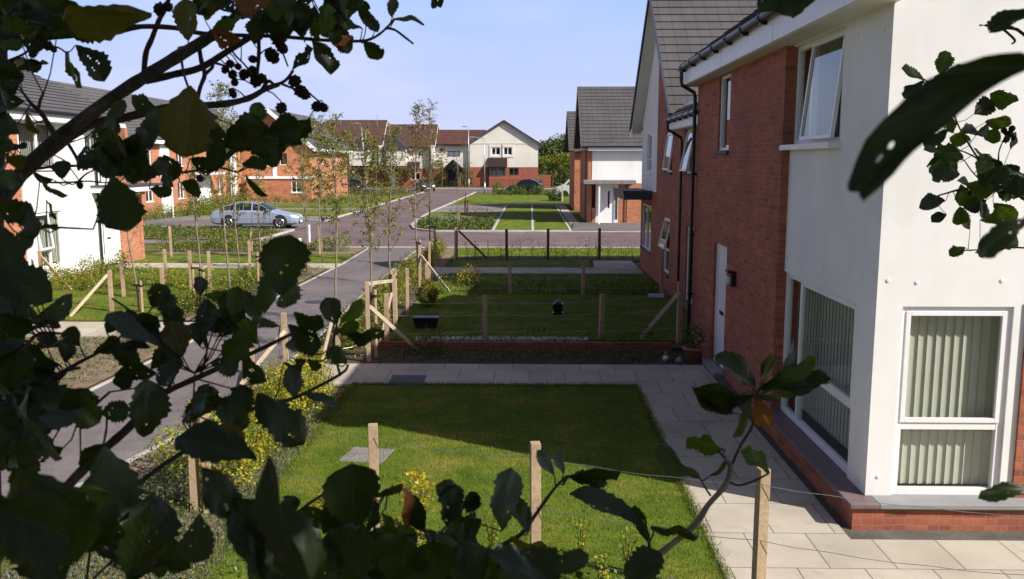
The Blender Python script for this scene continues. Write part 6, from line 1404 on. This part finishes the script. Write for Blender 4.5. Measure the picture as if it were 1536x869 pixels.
# (base x, base y, angle, length, width, kind, depth)
for a in [
 (228, 22, 172, 118, 40, 1, 1.0), (112, 10, -33, 78, 28, 0, 1.15), (100, 50, 12, 46, 26, 0, 1.3), (113, 68, -32, 58, 34, 0, 1.3), (98, 77, -62, 60, 24, 4, 1.3), (45, 105, 15, 29, 12, 4, 1.3),
 (6, 98, 3, 56, 17, 0, 1.3), (-2, 86, -62, 50, 34, 0, 1.1), (-4, 66, -8, 36, 24, 4, 1.2), (283, 62, 92, 62, 44, 1, 1.2), (262, 80, 60, 20, 12, 4, 1.3), (316, 24, 75, 40, 36, 1, 1.25), (372, 27, 92, 50, 52, 3, 1.1), (350, 20, 130, 40, 30, 0, 1.2),
 (362, 60, 170, 45, 24, 3, 1.3), (320, 43, 22, 34, 15, 4, 1.3), (418, 22, 68, 44, 34, 2, 1.3), (448, 36, 178, 54, 30, 0, 1.35), (470, 28, 200, 36, 26, 0, 1.35), (455, 56, 110, 44, 28, 0, 1.35), (478, 50, 120, 30, 24, 0, 1.35), (436, 108, 30, 48, 28, 0, 1.35),
 (468, 62, -62, 58, 26, 0, 1.35), (500, 60, -20, 30, 26, 0, 1.35), (530, 56, 200, 32, 22, 3, 1.35), (545, 64, -48, 34, 24, 0, 1.4), (520, 30, 92, 48, 30, 0, 1.3), (562, 48, 130, 34, 20, 0, 1.4), (588, 28, 95, 34, 15, 0, 1.4), (592, 30, 22, 42, 17, 4, 1.4),
 (650, -10, -80, 22, 10, 0, 1.4), (662, -10, -95, 22, 10, 0, 1.4), (455, 4, 60, 30, 22, 0, 1.35),
 (36, 153, 168, 44, 26, 0, 1.15), (30, 202, 150, 44, 34, 0, 1.1), (93, 269, 86, 29, 29, 0, 1.15), (80, 270, 178, 32, 15, 0, 1.15), (158, 180, 42, 40, 14, 2, 1.2), (240, 163, 170, 46, 26, 2, 1.2), (240, 158, -112, 48, 24, 2, 1.2),
 (150, 246, 158, 42, 36, 0, 1.15), (285, 128, -91, 108, 66, 1, 1.0), (298, 178, -52, 58, 42, 0, 1.15), (335, 222, 28, 72, 46, 0, 1.15), (400, 204, 12, 56, 46, 0, 1.2), (402, 208, 30, 46, 30, 1, 1.22), (412, 208, -60, 24, 20, 0, 1.25),
 (362, 246, 4, 38, 18, 2, 1.2), (398, 245, -2, 16, 10, 0, 1.2), (369, 262, -48, 42, 12, 0, 1.25), (285, 238, -30, 44, 26, 0, 1.25), (168, 262, -78, 86, 70, 0, .9), (272, 274, -14, 38, 25, 0, 1.25), (224, 284, -10, 32, 20, 2, 1.25),
 (182, 248, 100, 55, 40, 0, 1.1), (200, 240, 70, 50, 36, 0, 1.1), (160, 222, 60, 46, 34, 0, 1.15), (225, 225, 100, 40, 30, 0, 1.15), (185, 215, -70, 48, 38, 0, 1.1), (150, 215, -20, 60, 40, 0, 1.1), (205, 200, -100, 50, 36, 0, 1.1), (140, 240, -30, 40, 30, 0, 1.1),
 (245, 232, -60, 40, 26, 0, 1.2), (330, 210, -100, 40, 30, 0, 1.2), (375, 180, -120, 45, 30, 0, 1.2), (330, 250, 50, 36, 18, 0, 1.25),
 (-6, 312, -15, 52, 40, 0, .95), (38, 302, -75, 58, 18, 0, .95), (-6, 408, -25, 84, 60, 0, .85), (58, 342, 12, 30, 8, 0, 1.05), (44, 486, 16, 78, 26, 2, .95), (46, 492, 4, 48, 13, 0, .95), (-4, 470, -40, 62, 46, 0, .9), (6, 340, -80, 60, 44, 0, .9), (-6, 260, -20, 40, 30, 0, 1.0),
 (10, 380, 30, 46, 34, 0, .95), (70, 300, -50, 34, 12, 0, 1.1), (60, 268, -40, 44, 10, 2, 1.1),
 (420, 444, 82, 108, 74, 0, .82), (396, 470, 60, 70, 48, 0, .9), (432, 412, -80, 52, 28, 2, 1.0), (300, 445, 80, 30, 16, 0, 1.1), (243, 522, 141, 118, 28, 2, .95), (252, 520, 135, 100, 20, 0, .98), (262, 478, 120, 46, 32, 0, 1.0), (228, 462, 60, 40, 30, 0, 1.0),
 (505, 488, 112, 50, 36, 0, 1.05), (510, 486, 42, 56, 22, 4, 1.05), (432, 488, -22, 72, 50, 0, 1.0), (440, 470, -40, 56, 38, 0, 1.0), (505, 500, 20, 42, 24, 4, 1.08), (522, 508, 3, 64, 22, 0, 1.05), (520, 500, -20, 44, 26, 0, 1.05), (457, 530, 142, 32, 15, 2, 1.08), (460, 540, 200, 20, 16, 0, 1.08), (462, 540, -40, 22, 17, 0, 1.08),
 (520, 545, 145, 34, 26, 0, 1.1), (440, 597, 88, 52, 30, 0, 1.02), (400, 572, 155, 60, 44, 0, 1.0), (378, 500, 212, 64, 42, 4, 1.0), (420, 489, 186, 40, 15, 4, 1.05), (360, 492, 165, 50, 36, 0, 1.0), (330, 500, 130, 46, 36, 0, 1.0), (400, 465, 170, 60, 34, 0, 1.0), (355, 470, 200, 50, 30, 4, 1.0), (385, 592, -52, 115, 52, 0, .9), (345, 600, -80, 60, 44, 0, .95),
 (453, 590, -9, 66, 16, 2, 1.05), (186, 550, -100, 36, 32, 0, 1.0), (24, 608, -29, 108, 30, 2, .8), (40, 580, -8, 80, 40, 0, .9), (95, 672, 200, 54, 34, 0, .9), (156, 668, -88, 118, 66, 0, .75), (213, 655, 80, 92, 52, 0, .85), (150, 620, 10, 40, 34, 0, .95), (385, 690, 158, 128, 46, 0, .75), (360, 690, 120, 60, 46, 1, .8),
 (425, 545, -20, 30, 12, 2, 1.05), (235, 560, 170, 60, 42, 0, .95), (210, 548, 150, 50, 36, 0, 1.0), (270, 545, 100, 60, 44, 0, 1.0), (300, 520, 100, 46, 34, 0, 1.02), (255, 500, 80, 50, 34, 0, 1.0), (315, 545, -10, 40, 34, 2, 1.0), (225, 520, 178, 44, 20, 0, 1.0),
 (90, 520, 160, 44, 30, 0, 1.0), (120, 520, 120, 34, 28, 0, 1.0), (98, 545, 70, 36, 18, 0, 1.0), (140, 530, 15, 40, 22, 0, 1.0), (70, 520, 110, 24, 18, 2, 1.0), (188, 500, 20, 60, 32, 0, .98), (160, 500, 60, 30, 22, 0, 1.0),
 (20, 700, -62, 175, 150, 0, .52), (-10, 760, -20, 140, 120, 0, .5), (400, 740, -70, 140, 60, 0, .5), (300, 700, -60, 90, 40, 0, .5),
 (195, 870, 70, 120, 60, 0, .75), (255, 800, -80, 60, 46, 0, .8), (120, 700, 40, 60, 40, 0, .9), (160, 780, -70, 80, 56, 0, .85), (300, 770, -100, 70, 46, 0, .8), (225, 790, -40, 50, 20, 4, .85),
]:
    if a[1] > 430 and 40 < a[3] < 120 and a[7-1] > .8: a = (a[0], a[1], a[2], a[3]*.86, a[4]*.84, *a[5:])
    Lv(*a)
Lv(478, 915, 124, 235, 74, 5, .46, full=108, curl=-.12, tilt=.1, holes=1, bend=-.14); Lv(420, 930, 104, 190, 62, 0, .5, full=90, curl=-.2, bend=.1); Lv(455, 900, 96, 120, 56, 0, .55)
A.fill(28, 22, 50, 40, 46, 1.25, 24, 44, (0, 0, 0, 4, 1, 2)); A.fill(90, 18, 40, 24, 12, 1.25, 24, 38); A.fill(520, 22, 60, 26, 12, 1.35, 20, 34, (0, 0, 4)); A.fill(20, 200, 26, 60, 8, 1.15, 26, 40); A.fill(400, 190, 60, 30, 8, 1.25, 24, 38, (0, 4, 0)); A.fill(75, 25, 30, 26, 9, 1.25, 26, 44, (0, 0, 4)); A.fill(14, 110, 16, 26, 5, 1.15, 28, 40)
A.fill(20, 560, 50, 95, 42, .95, 42, 72, (0, 0, 0, 4, 2)); A.fill(10, 440, 28, 60, 12, 1.0, 38, 60); A.fill(75, 610, 60, 34, 13, .9, 42, 70); A.fill(20, 680, 50, 40, 12, .9, 44, 72)
A.fill(185, 225, 45, 30, 8, 1.15, 34, 52, (0, 0, 0, 4)); A.fill(385, 215, 50, 25, 5, 1.2, 32, 46); A.fill(360, 480, 60, 32, 8, 1.0, 40, 62, (0, 0, 4)); A.fill(270, 530, 50, 34, 6, 1.0, 40, 60)
A.fill(340, 620, 55, 26, 5, .95, 50, 70); A.fill(50, 800, 80, 60, 8, .6, 90, 130, (0, 0)); A.fill(210, 830, 60, 34, 9, .85, 40, 64, (0, 0, 4)); A.fill(400, 30, 50, 22, 7, 1.3, 28, 40, (0, 0, 1, 4)); A.fill(505, 12, 30, 14, 4, 1.35, 28, 38)
for c in [(50, 79, 13, 17), (72, 69, 14, 12), (81, 75, 9, 9), (240, 14, 20, 17), (252, 10, 15, 15), (345, 96, 14, 12), (338, 104, 12, 14), (349, 112, 14, 14), (357, 100, 12, 10), (366, 112, 16, 16), (378, 108, 18, 18), (352, 124, 12, 11), (349, 140, 12, 16), (379, 89, 14, 11), (408, 84, 20, 26), (418, 60, 22, 24), (423, 72, 16, 20), (442, 122, 19, 14), (451, 137, 20, 17), (457, 142, 18, 14), (476, 160, 18, 15), (486, 162, 14, 13), (422, 162, 16, 19), (490, 7, 9, 9), (504, 14, 9, 8), (512, 17, 13, 10), (500, -2, 12, 8), (393, 118, 14, 16), (384, 122, 18, 16), (340, 30, 16, 10), (120, 278, 10, 12), (300, 268, 12, 10)]:
    A.cone(*c, 1.38, ang=random.choice([90, 70, 110, 30, 150]))
A.fill(120, 30, 60, 26, 8, 1.25, 24, 40, (0, 0, 4)); A.fill(470, 40, 60, 26, 10, 1.35, 22, 38, (0, 0, 0, 4)); A.fill(340, 20, 60, 20, 6, 1.3, 24, 40); A.fill(230, 252, 70, 16, 6, 1.2, 24, 36); A.fill(430, 200, 34, 18, 4, 1.25, 26, 40)
A.finish()
# upper crown of the same tree, above and to the side of the view
P = np.concatenate([blob_pts(2600, c, r, RG, .2) for c, r in (((-1.9, .8, 5.9), (1.2, 1.2, 1.1)), ((-1.2, -.3, 6.6), (1.2, 1.2, 1.0)), ((-2.4, -.4, 4.6), (.9, 1, 1.0)))])
np_mesh('crown', leaf_quads(P, RG.uniform(.05, .09, len(P)), .3, .7), len(P), ['leaf_tree', 'leaf_shrub'], A.root, (RG.random(len(P)) > .5).astype(int))

B_ = Tree('alder_sapling', 'alder sapling with broad dark leaves rising from the bottom centre of the view', (0, 1.0, 1.8))
B_.branch([(640, 1900), (650, 1300), (640, 1000), (630, 900), (620, 840), (590, 800)], (1.0, 1.0), 16, 6)
B_.branch([(650, 1100), (720, 900), (740, 830), (780, 803), (800, 777), (830, 735), (851, 714)], (1.0, 1.05), 9, 4, 'twig')
B_.branch([(640, 1000), (540, 900), (430, 830), (425, 795), (455, 762), (490, 737), (492, 720)], (1.0, 1.05), 8, 3, 'twig')
B_.branch([(430, 830), (450, 790), (480, 770), (520, 760)], 1.0, 4, 3, 'twig')
B_.branch([(560, 880), (570, 830), (560, 780), (572, 750), (590, 728)], 1.0, 5, 3, 'twig')
B_.branch([(620, 850), (660, 800), (690, 770), (700, 745)], 1.0, 5, 3, 'twig')
for a in [(532, 802, 94, 110, 82, 0, .85), (560, 746, 30, 48, 16, 0, 1.0), (428, 778, 70, 34, 28, 0, 1.0), (470, 800, 100, 40, 34, 0, .95), (500, 800, 60, 44, 30, 0, .95), (606, 794, 96, 60, 15, 3, .9), (692, 757, 150, 48, 30, 0, .95), (690, 760, 30, 30, 20, 0, .95), (640, 800, 120, 60, 40, 0, .9), (690, 800, 120, 70, 46, 0, .9), (700, 770, 60, 36, 26, 0, .95),
          (752, 797, 96, 92, 44, 2, .95), (792, 800, 108, 58, 26, 0, 1.0), (712, 768, -100, 58, 34, 0, .98), (722, 780, -140, 60, 36, 0, .95), (832, 714, 125, 46, 20, 2, 1.0), (845, 712, 100, 34, 18, 2, 1.02), (850, 714, 22, 80, 26, 0, 1.0), (852, 716, -2, 60, 22, 0, 1.0), (765, 808, -28, 58, 26, 1, 1.0), (755, 832, 170, 34, 14, 2, 1.0),
          (545, 870, 120, 90, 70, 0, .75), (600, 880, 80, 90, 76, 0, .7), (660, 880, 100, 80, 66, 0, .7), (720, 890, 110, 80, 60, 0, .7), (490, 890, 100, 80, 60, 0, .75), (770, 900, 60, 80, 50, 0, .7), (820, 880, 140, 90, 26, 2, .6), (830, 860, 35, 60, 26, 0, .65), (560, 820, 200, 60, 44, 0, .85), (640, 850, 40, 60, 48, 0, .8)]: B_.leaf(*a)
B_.fill(620, 845, 150, 36, 46, .85, 42, 70, (0, 0, 0, 4, 2)); B_.fill(560, 790, 60, 20, 8, .9, 34, 50, (0, 4)); B_.fill(520, 780, 40, 30, 4, .9, 40, 60); B_.fill(800, 868, 70, 16, 6, .65, 60, 90, (0, 0)); B_.fill(470, 840, 60, 30, 6, .8, 50, 80)
B_.finish()

D_ = Tree('alder_sapling', 'lone grey-stemmed alder shoot with leaves in front of the slab path and right fence post', (.5, 1.0, 1.8), 'tree')
D_.branch([(930, 1700), (935, 1200), (950, 900), (975, 846), (1040, 790), (1062, 758), (1088, 728), (1096, 702), (1088, 690)], (1.1, 1.15), 12, 7, 'bark_pale')
D_.branch([(1092, 722), (1108, 728), (1130, 722), (1150, 712)], 1.15, 4, 3, 'twig')
D_.branch([(1096, 704), (1090, 690), (1078, 678)], 1.15, 5, 3, 'twig')
D_.branch([(1066, 744), (1058, 732), (1050, 718)], 1.15, 3.5, 2.5, 'twig')
D_.branch([(1096, 702), (1110, 670), (1128, 640), (1134, 610), (1136, 590)], (1.15, 1.15), 4, 5, 'twig')
D_.branch([(976, 846), (974, 820), (972, 800), (965, 790)], 1.12, 6, 4, 'twig')
D_.branch([(974, 815), (980, 800), (978, 790)], 1.12, 3, 2.5, 'twig')
for a in [(1050, 716, 140, 74, 28, 2, 1.15), (1088, 676, 165, 60, 30, 4, 1.15), (1104, 620, 178, 66, 18, 0, 1.12), (1154, 710, 140, 52, 24, 4, 1.15), (1062, 716, 40, 34, 12, 0, 1.15), (976, 792, 12, 68, 22, 0, 1.1), (972, 815, 115, 58, 18, 0, 1.1), (962, 792, 140, 112, 26, 2, 1.1), (985, 850, 200, 50, 30, 0, 1.0), (940, 880, 60, 70, 40, 0, .9), (1130, 592, 175, 84, 40, 0, 1.1), (1130, 596, 200, 76, 30, 0, 1.1), (1136, 586, 10, 112, 24, 0, 1.1), (1138, 598, -4, 64, 20, 0, 1.12), (1132, 582, 102, 56, 30, 0, 1.12), (1145, 585, 30, 92, 24, 0, 1.1), (1128, 580, 140, 66, 36, 0, 1.1), (1138, 596, -70, 46, 24, 3, 1.12), (1125, 600, 230, 60, 24, 0, 1.1), (1140, 580, 60, 56, 28, 0, 1.12), (1142, 590, 18, 90, 20, 4, 1.1)]: D_.leaf(*a)
for a in [(868, 870, 90, 14, 12, 0, 1.0)]: D_.leaf(*a)
D_.finish()

E_ = Tree('alder_tree', 'alder branches with green leaves against the white rendered wall at the right edge', (1.75, 2.4, 1.6))
E_.branch([(1720, 1500), (1700, 1000), (1690, 700), (1680, 450), (1670, 250), (1650, 60), (1640, -200)], 2.4, 26, 12)
E_.branch([(1690, 380), (1620, 320), (1536, 296), (1490, 286), (1450, 283), (1420, 290), (1400, 296)], (2.4, 2.3), 5, 2.2, 'twig')
E_.branch([(1620, 320), (1540, 290), (1500, 262), (1470, 240), (1452, 214), (1436, 185), (1425, 150), (1415, 120)], (2.4, 2.3), 4, 1.8, 'twig')
E_.branch([(1470, 240), (1440, 226), (1412, 228)], 2.3, 2.5, 1.5, 'twig')
E_.branch([(1500, 262), (1498, 230), (1508, 205)], 2.3, 2.5, 1.5, 'twig')
E_.branch([(1425, 152), (1400, 130), (1385, 118)], 2.3, 2.5, 1.5, 'twig')
E_.branch([(1490, 286), (1462, 262), (1446, 240)], 2.3, 2.5, 1.5, 'twig')
E_.branch([(1680, 430), (1600, 385), (1536, 372), (1490, 374), (1445, 376)], 2.35, 3.5, 1.8, 'twig')
E_.branch([(1670, 250), (1600, 130), (1536, 52), (1505, 42), (1478, 38)], 1.6, 6, 4, 'twig')
E_.branch([(1505, 44), (1522, 60), (1518, 66)], 1.6, 4, 3, 'twig')
E_.branch([(1655, 60), (1600, 90), (1545, 104)], (2.2, .4), 8, 10, 'bark')
E_.branch([(1690, 500), (1600, 350), (1540, 326)], (2.2, .52), 8, 8, 'bark')
E_.branch([(1690, 800), (1600, 740), (1548, 732)], (2.2, .8), 8, 6, 'bark')
gk = (4, 4, 0, 0, 4); E_.fill(1675, 300, 60, 260, 60, 2.4, 26, 44, gk); E_.fill(1690, 700, 60, 200, 30, 2.4, 26, 44, gk)
for a in [(1386, 120, 150, 36, 22, 4), (1386, 122, 200, 34, 18, 0), (1410, 112, 70, 34, 20, 4), (1400, 125, 40, 24, 14, 0), (1430, 118, 80, 22, 12, 3), (1460, 172, 30, 36, 28, 0), (1478, 184, 10, 36, 18, 4), (1465, 202, 20, 32, 22, 0), (1422, 196, 200, 38, 18, 0), (1430, 200, 120, 24, 22, 4), (1440, 198, 20, 30, 22, 0), (1412, 230, 165, 26, 14, 4), (1412, 236, 190, 30, 10, 0), (1445, 236, 170, 34, 34, 4), (1500, 212, 150, 26, 18, 4), (1465, 255, 10, 36, 26, 0), (1440, 262, 170, 38, 30, 2), (1448, 275, -10, 38, 22, 4), (1418, 302, 178, 34, 24, 2), (1440, 310, -90, 28, 26, 4), (1420, 322, 200, 24, 14, 0), (1490, 305, -20, 38, 18, 4), (1470, 330, 20, 34, 22, 4), (1455, 345, 120, 24, 18, 4), (1448, 372, 200, 24, 16, 4), (1502, 372, 30, 36, 24, 0), (1500, 276, 20, 44, 32, 4), (1485, 262, 100, 34, 28, 4), (1520, 300, 60, 40, 28, 0), (1530, 250, 200, 34, 24, 0), (1515, 225, 80, 26, 16, 4), (1480, 300, 200, 36, 26, 0), (1505, 285, 160, 46, 30, 0), (1470, 300, -60, 30, 22, 0), (1528, 150, 170, 40, 20, 4)]: E_.leaf(*a, LR.uniform(2.2, 2.4))
E_.fill(1510, 275, 34, 24, 14, 2.3, 28, 44, gk); E_.fill(1440, 255, 40, 60, 10, 2.3, 22, 34, gk); E_.fill(1500, 365, 34, 14, 5, 2.35, 24, 34, gk)
for c in [(1506, 196, 10, 8), (1514, 201, 10, 8), (1518, 193, 9, 7), (1510, 209, 12, 8), (1498, 190, 8, 8), (1520, 207, 9, 7), (1431, 232, 7, 7), (1422, 240, 6, 6), (1455, 290, 7, 7)]: E_.cone(*c, 2.3, ang=0)
# two leaves hanging very close to the lens
LR.seed(21); E_.leaf(1560, 96, 190, 322, 64, 0, .36, full=68, curl=-.04, holes=1, tilt=.03, bend=.46, even=True); E_.leaf(1550, 325, 200, 92, 32, 0, .5, full=36, curl=-.1, tilt=.1, bend=.28); E_.leaf(1560, 8, 200, 80, 26, 0, .8); E_.leaf(1548, 734, 192, 78, 18, 0, .8); E_.leaf(1475, 38, 175, 6, 4, 0, 1.6); E_.leaf(1520, 40, 170, 40, 10, 3, 1.6)
E_.finish()
T_ = Tree('alder_tree', 'alder twig tip hanging down in front of the near house gutter at the top of the view', (.9, .4, 1.85))
T_.branch([(1500, 2600), (1450, 1000)][:0] or [(1180, -900), (1190, -500), (1185, -200), (1178, -30)], .85, 12, 5)
T_.branch([(1180, -900), (1400, -1500), (1700, -2400)], .85, 24, 12)
T_.leaf(1180, -26, -80, 52, 50, 0, .85); T_.leaf(1178, -26, -30, 50, 30, 0, .85); T_.leaf(1178, -28, -130, 52, 34, 0, .85)
T_.fill(1180, -120, 60, 60, 14, .85, 50, 80, (0, 4)); T_.finish()
# unseen trunk and crown added behind and above the camera to shade the near leaves
root = T_.root; root['label'] = 'alder leaf tip hanging before the near house gutter, with an unseen crown added to shade the near leaves'
mb = MB(); mb.tube([(2.2, -1.9, 1.6), (2.1, -1.8, 3.2), (2.2, -1.5, 4.8), (2.0, -1.2, 6.6), (2.1, -1.1, 8.2)], [.14, .12, .09, .06, .02], 10)
for e in ((3.4, .3, 6.2), (.8, .2, 6.4), (2.6, .6, 7.2), (1.0, -1.6, 6.6), (3.6, -1.4, 6.2)): mb.tube([(2.15, -1.5, 4.6), Vector((2.15, -1.5, 4.6)).lerp(Vector(e), .5)+Vector((0, 0, .25)), e], [.05, .035, .012], 7)
mb.tube([(2.15, -1.5, 4.8), (1.6, -.4, 6.6), (.9, .5, 7.0), pt(1700, -2400, .85)], [.05, .03, .02, .008], 7)
mb.build('trunk', 'bark', root, smooth=True, fix=False)
P = np.concatenate([blob_pts(n, c, r, RG, .15) for n, c, r in ((9000, (1.9, -1.0, 6.3), (1.9, 1.6, 1.5)), (6000, (3.3, .2, 6.2), (1.3, 1.2, 1.1)), (5000, (.8, .1, 6.3), (1.1, 1.0, .9)), (3500, (3.0, -1.8, 5.4), (1.2, 1.0, 1.0)), (2500, (1.5, -1.2, 4.9), (.9, .7, .5)))])
np_mesh('crown', leaf_quads(P, RG.uniform(.06, .11, len(P)), .3, .75), len(P), ['leaf_tree', 'leaf_shrub'], root, (RG.random(len(P)) > .5).astype(int))
